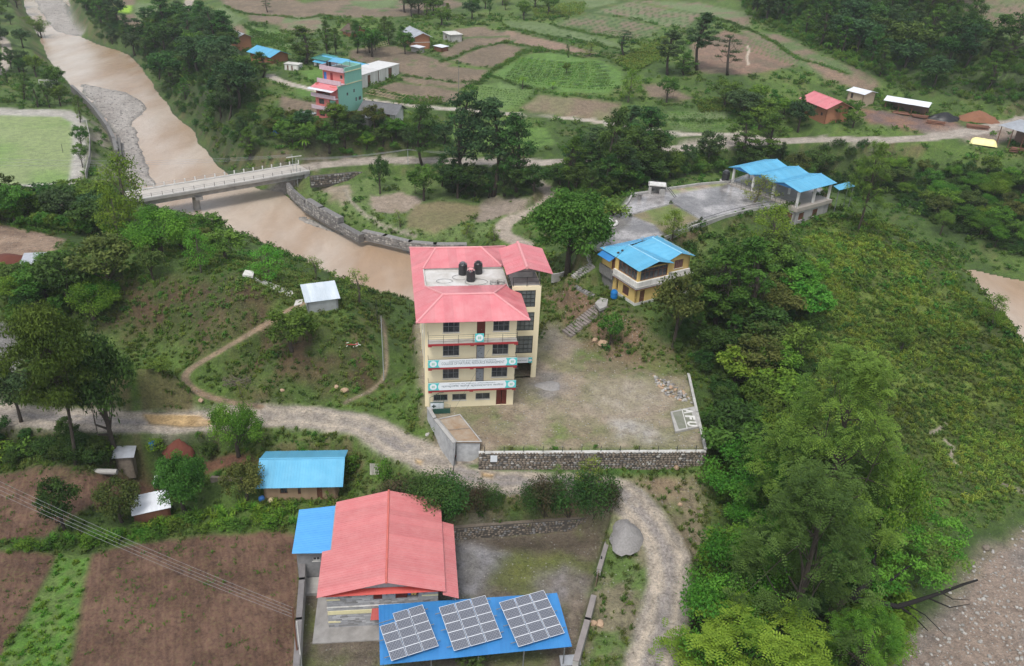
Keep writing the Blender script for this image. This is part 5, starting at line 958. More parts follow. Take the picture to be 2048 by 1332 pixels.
# pink and green house
a = g1(634, 237); b = P(678, 246, a[2]); yw = math.atan2(b[1]-a[1], b[0]-a[0]); pk = empty('pink_house', a, yw, 'tall four storey coral pink and mint green house with balconies', 'house'); W_ = float(np.hypot(*(b-a)[:2])); Dp = 9.2; S = 2.75
fw = []
for k in (0, 1): fw += [(.15*W_, .38*W_, k*S+.9, k*S+2.1), (.62*W_, .9*W_, k*S+.1, k*S+2.2)]
mb = MB(); wallo(mb, (0, 0), (W_, 0), -2, 2*S, .25, fw); mb.box(.0, .35, .25, 2.8, 2*S, 3*S); mb.box(W_*.62, W_, .3, 2.9, 2*S, 3*S-.3); mb.box(.02, W_-.02, 3., 3.25, 2*S, 3*S); wallo(mb, (.02, 3.), (W_, 3.), 3*S, 4*S, .25, [(.25, 1.1, 3*S+.1, 3*S+2.1), (2.2, 2.9, 3*S+.1, 3*S+2.1), (W_*.78, W_*.88, 3*S+1.1, 3*S+1.9)]); mb.build('front_wall', M['pink'], pk)
mb = MB(); wallo(mb, (W_+.01, .3), (W_+.01, Dp), -2, 3*S, .25, [(5.5, 6.1, S*2+.4, S*2+1.2), (3, 3.6, 5.6, 6.3), (6.2, 6.8, S+1, S+1.9), (7.4, 8.4, S+1, S+1.9), (7.6, 8.4, .6, 1.4)]); wallo(mb, (W_+.01, 3.0), (W_+.01, Dp), 3*S, 4*S+.9, .25); wallo(mb, (W_, Dp), (0, Dp), -2, 4*S+.9, .25); wallo(mb, (0, Dp-.25), (0, .3), -2, 3*S, .25); wallo(mb, (0, Dp-.25), (0, 3.3), 3*S, 4*S, .25); mb.build('side_wall', M['mint'], pk)
mb = MB()
for k, y0 in ((1, -1.), (2, -1.)): mb.box(-.5, W_+.1, y0, -.003, k*S-.12, k*S+.05); mb.box(-.5, W_+.1, y0, y0+.12, k*S+.05, k*S+.75)
mb.box(-.3, W_+.12, 1.2, 1.35, 3*S+.1, 3*S+.9); mb.box(-.3, W_+.12, 1.2, 2.99, 3*S-.1, 3*S+.1); mb.box(-.3, W_+.14, 2.3, 2.99, 4*S-.1, 4*S+.08); mb.box(-.3, W_+.13, 2.3, 2.42, 4*S+.08, 4*S+.9); mb.box(-.3, -.18, 2.42, Dp, 4*S+.08, 4*S+.9); mb.build('balcony_band', M['lilac'], pk)
mb = MB(); mb.box(.3, W_-.26, .3, Dp-.3, S-.1, S+.05); mb.box(.3, W_-.26, .3, Dp-.3, 2*S-.1, 2*S); mb.box(.3, W_-.3, 3.3, Dp-.3, 3*S-.1, 3*S+.05); mb.box(.1, W_-.3, 3.3, Dp-.3, 4*S-.05, 4*S+.1); mb.build('floor_slab', M['concrete'], pk)
mb = MB(); mb.box(W_+.01, W_+.14, 3.0, Dp, 4*S-.1, 4*S+.05); mb.box(W_+.015, W_+.12, .3, Dp, 3*S-.1, 3*S+.05); mb.build('cornice', M['cream2'], pk)
for k in (0, 1): win(pk, (0, 0), (W_, 0), .15*W_, .38*W_, k*S+.9, k*S+2.1, 2, 1, fm=M['wood'], sill=False); door(pk, (0, 0), (W_, 0), .62*W_, .9*W_, k*S+.1, k*S+2.2, M['mint'])
for s0, s1, z0, z1 in [(5.5, 6.1, S*2+.4, S*2+1.2), (3, 3.6, 5.6, 6.3), (6.2, 6.8, S+1, S+1.9), (7.4, 8.4, S+1, S+1.9), (7.6, 8.4, .6, 1.4)]: win(pk, (W_+.01, .3), (W_+.01, Dp), s0, s1, z0, z1, 2, 1, sill=False)
door(pk, (.02, 3.), (W_, 3.), .25, 1.1, 3*S+.1, 3*S+2.1, M['tarpb']); door(pk, (.02, 3.), (W_, 3.), 2.2, 2.9, 3*S+.1, 3*S+2.1, M['red_trim']); win(pk, (.02, 3.), (W_, 3.), W_*.78, W_*.88, 3*S+1.1, 3*S+1.9, 2, 1, fm=M['wood'])
ro = empty('awning', (0, 0, 0)); ro.parent = pk; sheets(ro, [(-.6,-.9,3*S-.85),(W_,-.9,3*S-.85),(W_,1.2,3*S-.2),(-.6,1.2,3*S-.2)], (1,0,0), 1.1, M['red_roof']); sheets(ro, [(-.9,-1.9,3*S-1.05),(W_*.97,-1.9,3*S-1.05),(W_*.97,-.8,3*S-.9),(-.9,-.8,3*S-.9)], (1,0,0), 1.4, M['tinw'])
ro = empty('roof_canopy', (0, 0, 0)); ro.parent = pk; sheets(ro, [(.6,4.2,4*S+1.5),(W_*.72,4.2,4*S+1.5),(W_*.72,7.5,4*S+1.9),(.6,7.5,4*S+1.9)], (1,0,0), 1.2, M['blue_roof']); [MB().box(x, x+.1, y, y+.1, 4*S, 4*S+1.5).build('post', M['metal'], pk) for x in (.7, W_*.7) for y in (4.3, 7.3)]
def tank(p, label, s=1.):
    t = empty('water_tank', p, 0, label, 'water tank'); t.scale = (s,)*3; m = MB(); pr = [(.55, 0)]
    for i in range(5): pr += [(.55, .05+i*.24), (.57, .1+i*.24), (.57, .16+i*.24), (.55, .22+i*.24)]
    m.lathe(pr+[(.5, 1.3), (.3, 1.42)], n=20); m.build('barrel', M['tank'], t); m = MB(); m.lathe([(.26, 1.42), (.26, 1.52), (.1, 1.55)], n=14); m.build('lid', M['tanktop'], t)
cy, sy = math.cos(yw), math.sin(yw)
tank(a+np.array([cy*.3-sy*5., sy*.3+cy*5., 4*S+.12]), 'black tank on the roof of the pink house', 1.)

# ================================================================ RED ROOFED HALL, ANNEX AND SOLAR CANOPY
HO = P(658, 1257, -6.5); HY = math.radians(7.59); hl = empty('community_hall', HO, HY, 'stone faced hall with a wide pink red gable roof at the bottom', 'building'); h = 4.7
ho = [(4.2, 5.0, 3.35, 4.25), (6.2, 8.3, 3.35, 4.4), (5.2, 6.4, .8, 1.6)]
mb = MB(); wallo(mb, (0, 0), (10.1, 0), 0, h, .3, ho); wallo(mb, (10.1, .3), (10.1, 11.7), 0, h, .3); wallo(mb, (10.1, 12), (0, 12), 0, h, .3); wallo(mb, (0, 11.7), (0, .3), 0, h, .3); mb.add([(.02,0,h),(.02,.25,h),(5.05,.25,h+1.25),(5.05,0,h+1.25),(10.08,0,h),(10.08,.25,h)], [(0,4,3),(1,2,5),(0,3,2,1),(3,4,5,2)]); mb.build('wall', M['slate1'], hl)
# stacked facing stones: the larger ones as single pieces on the front wall, the rest joined
rn = random.Random(5); sh = [MB().box(0, w_, -.035, 0, 0, .16).mesh('stone', M[k]) for w_ in (.35, .5, .7) for k in ('slate1', 'slate2', 'slate3', 'slate2')]; cnt = 0
z = .12
while z < h-.25:
    x = .02
    while x < 9.5:
        i = rn.randrange(len(sh)); w_ = (.35, .5, .7)[i//4]
        if not any(s0-.02 < x+w_ and x < s1+.02 and z < z1+.03 and z+.16 > z0-.03 for s0, s1, z0, z1 in ho+[(0, 10.1, 2.62, 2.86), (0, 10.1, .0, .1), (0, 4.4, 1.75, 2.25), (4.0, 10.1, 1.5, 2.5)]) and rn.random() < .62 and cnt < 290:
            o = link('stone', sh[i], hl); o.location = (x, -.003-rn.random()*.012, z); cnt += 1
        x += w_+.015
    z += .175
mb = MB(); mb.box(-.04, 10.15, -.1, -.04, 2.66, 2.8); mb.box(-.03, 10.12, -.08, -.03, 0.03, .1); mb.build('white_band', M['white'], hl)
mb = MB(); mb.box(0, 4.4, -.06, -.003, 1.78, 2.22); mb.box(0, 1.2, -.055, -.003, 3.55, 3.72); mb.box(8.6, 10.1, -.055, -.003, 3.55, 3.72); mb.box(0, 1.1, -.055, -.003, .75, .92); mb.box(0, 10.1, -.055, -.003, 4.5, 4.68); mb.build('yellow_band', M['cream2'], hl)
door(hl, (0, 0), (10.1, 0), 4.2, 5.0, 3.35, 4.25); o = door(hl, (0, 0), (10.1, 0), 6.2, 7.25, 3.35, 4.4, label='open upper door beside yellow sacks'); MB().box(7.2, 8.3, .6, .65, 3.3, 4.4).build('shade_panel', M['dark'], hl); MB().box(5.2, 6.4, .5, .55, .8, 1.6).build('shade_panel', M['dark'], hl)  # near-black sheets stand in for the unlit space behind the openings
for k, (x, m_) in enumerate(((7.45, 'tarpb'), (7.75, 'yellow'), (8.0, 'yellow'))):
    s = MB(); s.blob((0, 0, .35), (.16, .13, .36), k, 9, 6, .12); o = s.build('sack', M[m_], sm=True); p = HO+np.array([math.cos(HY)*x-math.sin(HY)*.35, math.sin(HY)*x+math.cos(HY)*.35, 3.36]); o.location = p; tag(o, ['dark blue bundle in the upper doorway of the hall', 'yellow sack in the upper doorway, left', 'yellow sack in the upper doorway, right'][k], 'sack')
MB().box(.31, 9.79, .31, 11.69, 3.2, 3.3).build('floor_slab', M['concrete'], hl)
ro = empty('canopy', (0, 0, 0)); ro.parent = hl; sheets(ro, [(3.9,-1.0,1.85),(7,-1.0,1.85),(7,-.06,2.35),(4.05,-.06,2.35)], (1,0,0), .8, mat('dull_red_sheet', (.42,.07,.06), .6, (.35,.06,.05), 1, .5))
ro = empty('front_eave', (0, 0, 0)); ro.parent = hl; sheets(ro, [(-.3,-.55,4.55),(10.4,-.55,4.55),(10.4,-.02,4.85),(-.3,-.02,4.85)], (1,0,0), 1.2, mat('bright_red_sheet', (.52,.06,.045), .5, (.45,.05,.04), 1, .5))
mb = MB()
for x in (2., 3.6, 5.4, 6.05, 8.8): mb.tube([(x, -.5, 4.5), (x, -.06, 3.95)], .035, 4)
mb.build('bracket', M['wood'], hl)
ro = empty('roof', (0, 0, 0)); ro.parent = hl; ro['label'] = 'wide pinkish red gable roof with wavy lap lines'
HR = mat('faded_red_sheet', (.54,.17,.17), .42, (.60,.24,.23), .9, .6, spec=.8)
zr = 6.15; sheets(ro, [(-.75,-.75,4.72),(5.45,-.75,zr),(5.45,5.1,zr),(-.75,5.1,4.72)], (0,1,0), .92, HR, lift=.02); sheets(ro, [(.1,5.1,4.9),(5.45,5.1,zr),(5.45,12.1,zr),(.1,12.1,4.9)], (0,1,0), .92, HR, lift=.02); sheets(ro, [(10.75,-.75,4.72),(5.47,-.75,zr),(5.47,12.1,zr),(10.75,12.1,4.72)], (0,1,0), .92, HR, lift=.02)
caps(ro, [((5.45,-.8,zr),(5.45,12.15,zr))], .11, mat('red_ridge', (.58,.15,.12), .5))
ro = empty('side_roof', (0, 0, 0)); ro.parent = hl; sheets(ro, [(10.5,-.9,4.5),(11.95,-.9,3.95),(11.95,9.1,3.95),(10.5,9.1,4.5)], (0,1,0), .92, HR); mb = MB()
for y in (-.5, 2.6, 5.7, 8.8): MB().box(11.6, 11.72, y, y+.12, 0, 4.05).build('post', M['concrete'], hl)
mb = MB(); mb.box(-1.35, 11.9, -1.75, 0, -.2, .12); mb.box(-1.35, -.003, .003, 6, -.2, .12); mb.build('plinth', M['wet'], hl)
an = empty('annex', HO, HY, 'small grey stone annex with a blue roof left of the hall', 'building'); mb = MB(); wallo(mb, (-3.4, 6.4), (-.05, 6.4), 0, 3.75, .25, [(1.5, 2.2, 2.4, 2.85)]); wallo(mb, (-3.4, 12), (-3.4, 6.65), 0, 3.75, .25); wallo(mb, (-.05, 12), (-3.4, 12), 0, 3.75, .25); mb.build('wall', M['slate3'], an); win(an, (-3.4, 6.4), (-.05, 6.4), 1.5, 2.2, 2.4, 2.85, 2, 1, fm=M['white'])
ro = empty('roof', (0, 0, 0)); ro.parent = an; sheets(ro, [(-3.75,6.,3.85),(.15,5.3,4.35),(.15,12.2,4.35),(-3.75,12.4,3.85)], (0,1,0), 1.0, mat('blue_annex_sheet', (.10,.35,.66), .45, (.08,.30,.62), 1, .6)); MB().box(-3.2, -.9, 4.2, 6.3, -.3, .35).build('stone_step', M['concrete'], an)
# solar canopy
sc_ = empty('solar_canopy', HO, HY, 'deep blue sheet canopy on posts carrying the solar arrays', 'canopy'); ro = empty('roof', (0, 0, 0)); ro.parent = sc_
fl = pixel_local(HO, HY)
c_ = [fl(757,1210,3.3), fl(1114,1186,3.3), fl(1144,1293,2.6), fl(760,1330,2.6)]
sheets(ro, c_, (1,0,0), 1.05, M['blue_deep'], lift=.01); mb = MB()
for x in (5.2, 9.3, 13.4, 17.4, 21.0):
    for y, zt in ((-.9, 3.15), (-6.1, 2.6)): MB().tube([(x, y, -.2), (x, y, zt)], .06, 6).build('post', M['metal'], sc_)
mb = MB()
for y in (-.8, -2.4, -4.1, -5.7): z = 3.3-(.7*(-.4-y)/6.)-.06; mb.box(5, 21.3, y-.04, y+.04, z-.07, z-.01)
mb.build('rafter', M['metal'], sc_)
SP = bpy.data.materials.new('solar_cells'); SP.use_nodes = True; t_ = SP.node_tree; b_ = t_.nodes['Principled BSDF']; b_.inputs['Roughness'].default_value = .07; b_.inputs['Specular IOR Level'].default_value = 1.; b_.inputs['IOR'].default_value = 1.7; b_.inputs['Coat Weight'].default_value = 1.; b_.inputs['Coat IOR'].default_value = 1.8; b_.inputs['Coat Roughness'].default_value = .03
tc = t_.nodes.new('ShaderNodeTexCoord'); br = t_.nodes.new('ShaderNodeTexBrick'); br.offset = 0; br.inputs['Scale'].default_value = 1; br.inputs['Brick Width'].default_value = .158; br.inputs['Row Height'].default_value = .158; br.inputs['Mortar Size'].default_value = .012
br.inputs['Color1'].default_value = (.03,.034,.055,1); br.inputs['Color2'].default_value = (.045,.05,.075,1); br.inputs['Mortar'].default_value = (.30,.31,.33,1); t_.links.new(tc.outputs['Object'], br.inputs['Vector']); t_.links.new(br.outputs['Color'], b_.inputs['Base Color'])
PW, PH = 1.58, .96; pme = MB().box(.03, PW-.03, .03, PH-.03, 0, .03).mesh('cells', SP); fme = MB().box(0, PW, 0, .03, -.02, .045).box(0, PW, PH-.03, PH, -.02, .045).box(0, .03, .03, PH-.03, -.02, .045).box(PW-.03, PW, .03, PH-.03, -.02, .045).mesh('frame', M['tinw'])
def array(q, label, skip=()):
    """q: pixel corners bottom-left, bottom-right, top-right, top-left of a tilted array above the canopy"""
    bl, brr, trr, tl = [np.array(P(u, v, -6.5+zz)) for (u, v), zz in zip(q, (3.15, 3.15, 3.95, 3.95))]
    X = (brr-bl); Lx = np.linalg.norm(X); X /= Lx; Y = tl-bl; Y -= X*(Y@X); Ly = np.linalg.norm(Y); Y /= Ly; Z = np.cross(X, Y); Mx = Matrix([[*r_] for r_ in np.stack([X, Y, Z], 1)]); r = empty('solar_array', bl, 0, label, 'solar array', 'solar arrays on the blue canopy'); r.rotation_euler = Mx.to_euler()
    sx, sy = (Lx-.16)/3/PW, (Ly-.1)/5/PH
    for i in range(3):
        for j in range(5):
            if (i, j) in skip: continue
            f = link('solar_panel', fme, r); f.location = (i*(Lx+.08)/3, j*Ly/5, 0); f.scale = (sx, sy, 1); link('cells', pme, f)
    m = MB()
    for j in (.12, .5, .88): m.box(-.5, Lx+.35, Ly*j-.03, Ly*j+.03, -.1, -.04)
    m.build('rail', M['metal'], r); m = MB()
    for x in (.3, Lx-.3):
        for j in (.15, .85): m.tube([(x, Ly*j, -.1), (x, Ly*j, -.55-.2*j)], .03, 4)
    m.build('leg', M['metal'], r)
    return r
array([(783,1322), (877,1292), (848,1200), (758,1235)], 'solar array on the left with one panel missing at its corner', [(0, 4)]); array([(908,1302), (1004,1275), (978,1187), (888,1212)], 'middle one of the three solar arrays'); array([(1037,1294), (1129,1266), (1091,1179), (1002,1204)], 'solar array on the right end of the blue canopy')
# ================================================================ YELLOW HOUSE ON THE HILL
YO = P(1269, 612, 3.5); YY = math.radians(31.92); yh = empty('yellow_house', YO, YY, 'yellow two storey house with blue roofs and glazed upper bay on the hillside', 'house')
ops = [(1.6, 3.0, .75, 2.1), (4.1, 4.6, .5, 2.3)]
mb = MB(); wallo(mb, (0, 5.2), (0, 0), -.8, 2.75, .25, [(5.2-b, 5.2-a, z0, z1) for a, b, z0, z1 in ops]); wallo(mb, (0, 0), (9.6, 0), -.8, 2.75, .25, [(.7, 1.55, .05, 2.2), (4.5, 5.6, .9, 2.1)]); wallo(mb, (9.6, 0), (9.6, 8), -.8, 2.75, .25); wallo(mb, (9.6, 8), (0, 8), -.8, 2.75, .25); wallo(mb, (0, 8), (0, 5.2), -.8, 2.75, .25); mb.build('lower_wall', M['yellow'], yh)
mb = MB(); mb.box(-.03, 0, 0, 5.2, -.5, .45); mb.box(-.03, 9.6, -.03, 0, -.5, .45); mb.build('white_base_band', M['white'], yh)
win(yh, (0, 5.2), (0, 0), 2.2, 3.6, .75, 2.1, 4, 1, fm=M['wood'], gm=mat('red_curtain_glass', (.12,.06,.05), .3, (.2,.12,.1), 3, .6), sill=False); door(yh, (0, 0), (9.6, 0), .7, 1.55, .05, 2.2, M['wood']); win(yh, (0, 0), (9.6, 0), 4.5, 5.6, .9, 2.1, 3, 1, fm=M['wood'], sill=False); MB().box(.3, .35, 4.0, 4.7, .5, 2.3).build('shade_panel', M['dark'], yh)  # thin near-black sheet added as the shade inside the side opening
mb = MB(); mb.box(-.55, 5.9, -.55, 4.95, 2.76, 3.05); mb.box(5.9, 10.3, .0, 5, 2.76, 3.05); mb.build('balcony_slab', M['concrete'], yh); mb = MB(); mb.box(-.45, -.1, -.2, 4.9, 2.6, 2.755); mb.box(-.45, 5.8, -.45, -.1, 2.6, 2.755); mb.build('red_edge', M['red_trim'], yh)
mb = MB(); mb.box(-.4, -.1, -.4, 5.0, 3.055, 3.75); mb.box(-.1, 5.5, -.4, -.1, 3.055, 3.75); mb.box(5.5, 10, .55, .84, 3.055, 3.6); mb.build('white_parapet', M['white'], yh)
bo = [(.25, 4.45, 3.75, 5.45)]
mb = MB(); wallo(mb, (-.1, 4.9), (-.1, -.1), 3.06, 5.6, .28, [(.55, 4.75, 3.75, 5.5)]); wallo(mb, (.2, -.1), (5.4, -.1), 3.06, 5.55, .28, [(.15, 4.95, 3.75, 5.5)]); wallo(mb, (5.5, .9), (10, .9), 2.76, 5.75, .25, [(1.7, 3.3, 3.9, 5.2)]); wallo(mb, (10, .9), (10, 8.2), 2.76, 5.75, .25); wallo(mb, (10, 8.2), (-.1, 8.2), 2.76, 5.7, .25); wallo(mb, (-.1, 8.2), (-.1, 4.91), 2.76, 5.6, .25, [(2.35, 3.1, 3.3, 5.2)]); mb.add([(5.5,.92,5.75),(7.6,.92,6.4),(10,.92,5.75),(5.5,1.1,5.75),(7.6,1.1,6.4),(10,1.1,5.75)], [(0,2,1),(3,4,5),(0,1,4,3),(1,2,5,4)]); mb.build('upper_wall', M['yellow'], yh)
def glazed(a, b, s0, s1, z0, z1, nx, zs, label):
    o = win(yh, a, b, s0, s1, z0, z1, nx, 1, rec=.12, fr=.07, fm=M['wood'], sill=False, label=label); a_, d, n, _ = frame2(a, b); m = MB(); obox(m, a_, d, n, s0+.07, s1-.07, .085, .14, zs-.03, zs+.03); m.build('transom', M['wood'], o)
glazed((-.1, 4.9), (-.1, -.1), .55, 4.75, 3.75, 5.5, 6, 4.95, 'dark glazed left side of the upper bay'); glazed((.2, -.1), (5.4, -.1), .15, 4.95, 3.75, 5.5, 6, 4.95, 'dark glazed front of the upper bay'); win(yh, (5.5, .9), (10, .9), 1.7, 3.3, 3.9, 5.2, 5, 1, fm=M['wood'], gm=mat('curtained_glass', (.22,.12,.11), .3, (.32,.22,.2), 4, .6)); door(yh, (-.1, 8.2), (-.1, 4.91), 2.35, 3.1, 3.1, 5.2, M['wood'])
mb = MB(); mb.box(-.05, 0, 5.3, 8., -2, 2.7); mb.box(-.4, -.1, 5.1, 8.3, 1.9, 3.3); mb.build('stone_base', M['stone'], yh)
ro = empty('roof', (0, 0, 0)); ro.parent = yh; ro['label'] = 'sky blue metal roof of two gables'
BR = M['blue_roof']
sheets(ro, [(-.45,-.6,5.58),(2.9,-.6,6.45),(2.6,5.9,6.45),(-.35,4.6,5.6)], (0,1,0), .9, BR); sheets(ro, [(2.92,-.6,6.45),(5.75,-.6,5.66),(5.75,3.4,5.75),(4.4,5.4,6.1),(2.62,5.85,6.45)], (0,1,0), .9, BR)
sheets(ro, [(5.45,.25,5.72),(7.6,.25,6.5),(7.5,6.6,6.5),(3.2,5.9,6.25)], (0,1,0), .9, BR); sheets(ro, [(7.62,.25,6.5),(10.35,.25,5.6),(10.35,8.7,5.6),(7.52,6.6,6.5)], (0,1,0), .9, BR)
sheets(ro, [(2.6,5.95,6.4),(7.5,6.62,6.5),(9.9,8.8,5.6),(-.4,8.6,5.55)], (1,0,0), .9, mat('sky_lit_blue_sheet', (.16,.44,.68), .3, (.2,.5,.74), 1, .5, spec=.8)); sheets(ro, [(-.4,4.7,5.6),(2.58,5.93,6.4),(-.42,8.58,5.55)], (0,1,0), .9, BR)  # rear slope catches more sky; that light is put into its paler blue
caps(ro, [((2.9,-.65,6.45),(2.6,5.9,6.45)),((7.6,.2,6.5),(7.5,6.6,6.5))], .09, mat('pale_blue_ridge', (.3,.6,.78), .4))
ro = empty('awning', (0, 0, 0)); ro.parent = yh; sheets(ro, [(-1.2,5.1,4.9),(-.12,5.1,5.45),(-.12,8.0,5.45),(-1.2,8.0,4.9)], (0,1,0), .9, M['blue_deep'])
def yl(x, y, z): c, s = math.cos(YY), math.sin(YY); return YO+np.array([c*x-s*y, s*x+c*y, z])
t = empty('satellite_dish', yl(5.2, 6.1, 6.3), .4, 'small grey satellite dish on the yellow house roof', 'satellite dish'); m = MB(); m.tube([(0, 0, 0), (0, 0, .55)], .03, 5); m.build('mast', M['metal'], t); m = MB()
n_ = 14; cc = []
for r_, q in ((0, -.08), (.2, -.05), (.34, 0)): cc.append([(r_*math.cos(a), q-.25*0+.02, .7+r_*math.sin(a)) for a in np.linspace(0, 2*math.pi, n_, endpoint=False)])
m.add([p for c_2 in cc for p in c_2], [(i*n_+k, i*n_+(k+1) % n_, (i+1)*n_+(k+1) % n_, (i+1)*n_+k) for i in range(2) for k in range(n_)]); m.build('dish', M['tin'], t); MB().tube([(0, .02, .5), (0, -.35, .7)], .012, 4).build('feed_arm', M['metal'], t)
for i, (x, y) in enumerate(((.4, 5.3), (1.1, 5.3))):
    t = MB(); t.blob((0, 0, .13), (.2, .2, .14), i, 9, 5, .1); o = t.build('clay_pot', M['bark'], sm=True); o.location = yl(x, y, 5.78+.22*i); tag(o, ['dark pot on the blue roof, nearer the awning', 'dark pot on the blue roof, nearer the bay gable'][i], 'pot')
p = P(1227.5, 596, 3.5); t = empty('blue_barrel', p, 0, 'bright blue plastic barrel at the corner of the yellow house', 'barrel'); MB().lathe([(.42, 0), (.5, .1), (.5, .35), (.52, .38), (.52, .44), (.5, .47), (.5, .85), (.52, .88), (.5, .95), (.42, 1.15), (.3, 1.2)], n=22).build('drum', M['bluebarrel'], t); MB().lathe([(.28, 1.2), (.28, 1.26), (.2, 1.27)], n=16).build('lid', M['bluebarrel'], t)

# ================================================================ PAVILION ON THE HILLTOP
PO = np.array([38.83, 150.38, 7.5]); PY_ = math.radians(-52.91); pv = empty('pavilion', PO, PY_, 'open hilltop pavilion with three sky blue gable roofs on white columns', 'pavilion')
mb = MB(); mb.box(-.4, 14.9, -.6, 9.3, -.5, .12); mb.build('floor_slab', mat('pavilion_floor', (.36,.32,.28), .6, (.27,.24,.21), .8, .7), pv)
for x, y in ((0, 0), (4.6, 0), (9.1, 0), (9.1, 4.6), (14.2, .1), (14.2, 4.6), (14.2, 8.9), (0, 8.9), (4.6, 8.9), (9.1, 8.9), (0, 4.4)): MB().box(x-.17, x+.17, y-.17, y+.17, .12, 2.98).build('column', M['white'], pv)
mb = MB()
for x in (0, 4.6, 9.1, 14.2): mb.box(x-.06, x+.06, -.2, 9.1, 2.86, 2.99)
mb.build('beam', M['metal'], pv)
for k, (x0, xm, x1) in enumerate(((-.9, 1.7, 4.4), (4.0, 6.5, 9.2), (8.7, 11.4, 14.9))):
    ro = empty('roof', (0, 0, 0)); ro.parent = pv; z0, z1 = 3.03+.03*k, 3.75+.03*k
    sheets(ro, [(x0,-.7,z0),(xm,-.7,z1),(xm,9.6,z1),(x0,9.6,z0)], (0,1,0), 1.0, BR); sheets(ro, [(x1,-.7,z0),(xm+.01,-.7,z1),(xm+.01,9.6,z1),(x1,9.6,z0)], (0,1,0), 1.0, BR); caps(ro, [((xm,-.7,z1),(xm,9.6,z1))], .08, BR)
    m = MB(); m.slab([(x0+.15,-.45,z0+.02),(x1-.15,-.45,z0+.02),(xm,-.45,z1-.05)], .06); m.build('gable_end', M['blue_deep'], ro)
mb = MB(); wallo(mb, (7.2, -.4), (14.6, -.4), -3.6, -.51, .25, [(5.6, 6.9, -2.3, -1.0)]); wallo(mb, (14.6, -.4), (14.6, 9), -3.6, -.51, .25, [(1.2, 2.6, -2.3, -1.), (5, 6.4, -2.3, -1.)]); wallo(mb, (14.6, 9), (7.2, 9), -3.6, -.51, .25); wallo(mb, (7.2, 9), (7.2, -.4), -3.6, -.51, .25); mb.build('lower_wall', mat('grey_plaster', (.42,.40,.38), .85, (.25,.24,.23), .8, .8, streak=True), pv)
for a_, b_2, s0, s1 in (((7.2, -.4), (14.6, -.4), 5.6, 6.9), ((14.6, -.4), (14.6, 9), 1.2, 2.6), ((14.6, -.4), (14.6, 9), 5, 6.4)): win(pv, a_, b_2, s0, s1, -2.3, -1.0, 4, 1, fm=M['wood'], gm=M['wood'])
ro = empty('lower_awning', (0, 0, 0)); ro.parent = pv; sheets(ro, [(6.2,-3.0,-1.25),(10.6,-3.0,-1.25),(10.6,-.55,-.55),(6.2,-.55,-.55)], (1,0,0), 1., M['blue_deep'])
ro = empty('side_roof', (0, 0, 0)); ro.parent = pv; sheets(ro, [(14.6,9.0,2.6),(16.0,9.0,2.2),(16.0,13.6,2.2),(14.6,13.6,2.6)], (0,1,0), 1., BR); ro = empty('rear_roof', (0, 0, 0)); ro.parent = pv; sheets(ro, [(-1.2,9.7,1.2),(5.6,9.7,1.2),(5.6,12.4,.8),(-1.2,12.4,.8)], (1,0,0), 1., BR); mb = MB()
for x, y, z in ((15.8, 9.2, 2.2), (15.8, 13.4, 2.2), (14.8, 13.4, 2.5), (-1, 12.2, .8), (5.4, 12.2, .8), (-1, 9.9, 1.2), (5.4, 9.9, 1.2)): MB().box(x-.05, x+.05, y-.05, y+.05, -4, z).build('post', M['metal'], pv)
mb = MB(); mb.box(4.8, 9.0, -.58, -.54, .12, .16)
for x in np.linspace(.3, 14.7, 14): mb.box(x-.02, x+.02, -.58, -.54, .12, 1.0)
for z in (.55, .98): mb.box(.3, 14.7, -.575, -.545, z, z+.03)
mb.build('railing', M['bars'], pv)

# ================================================================ WALLS
def wallpath(name, label, pts, h, th, m, cat='wall', cap=None, base=None, capw=.06, n=1, tops=None):
    """free standing wall along world points; base below ground, top at z+h"""
    o0 = np.array(pts[0], float); r = empty(name, o0, 0, label, cat); mb, mc = MB(), MB()
    for a, b in zip(pts[:-1], pts[1:]):
        a, b = np.array(a, float)-o0, np.array(b, float)-o0; d = (b-a)[:2]; L_ = np.linalg.norm(d); d /= L_; nn = np.array([-d[1], d[0]])*th/2; e = d*th*.25; bb = base if base is not None else 1.2
        c = [a[:2]-nn-e, b[:2]-nn+e, b[:2]+nn+e, a[:2]+nn-e]; za, zb = a[2], b[2]
        mb.add([(*c[0], za-bb), (*c[1], zb-bb), (*c[2], zb-bb), (*c[3], za-bb), (*c[0], za+h), (*c[1], zb+h), (*c[2], zb+h), (*c[3], za+h)], [(3,2,1,0),(4,5,6,7),(0,1,5,4),(1,2,6,5),(2,3,7,6),(3,0,4,7)])
        if cap: n2 = nn*(1+capw/th*2); c = [a[:2]-n2-e*1.1, b[:2]-n2+e*1.1, b[:2]+n2+e*1.1, a[:2]+n2-e*1.1]; mc.add([(*c[0], za+h), (*c[1], zb+h), (*c[2], zb+h), (*c[3], za+h), (*c[0], za+h+.1), (*c[1], zb+h+.1), (*c[2], zb+h+.1), (*c[3], za+h+.1)], [(3,2,1,0),(4,5,6,7),(0,1,5,4),(1,2,6,5),(2,3,7,6),(3,0,4,7)])
    mb.build('body', m, r)
    if cap: mc.build('coping', cap, r)
    return r
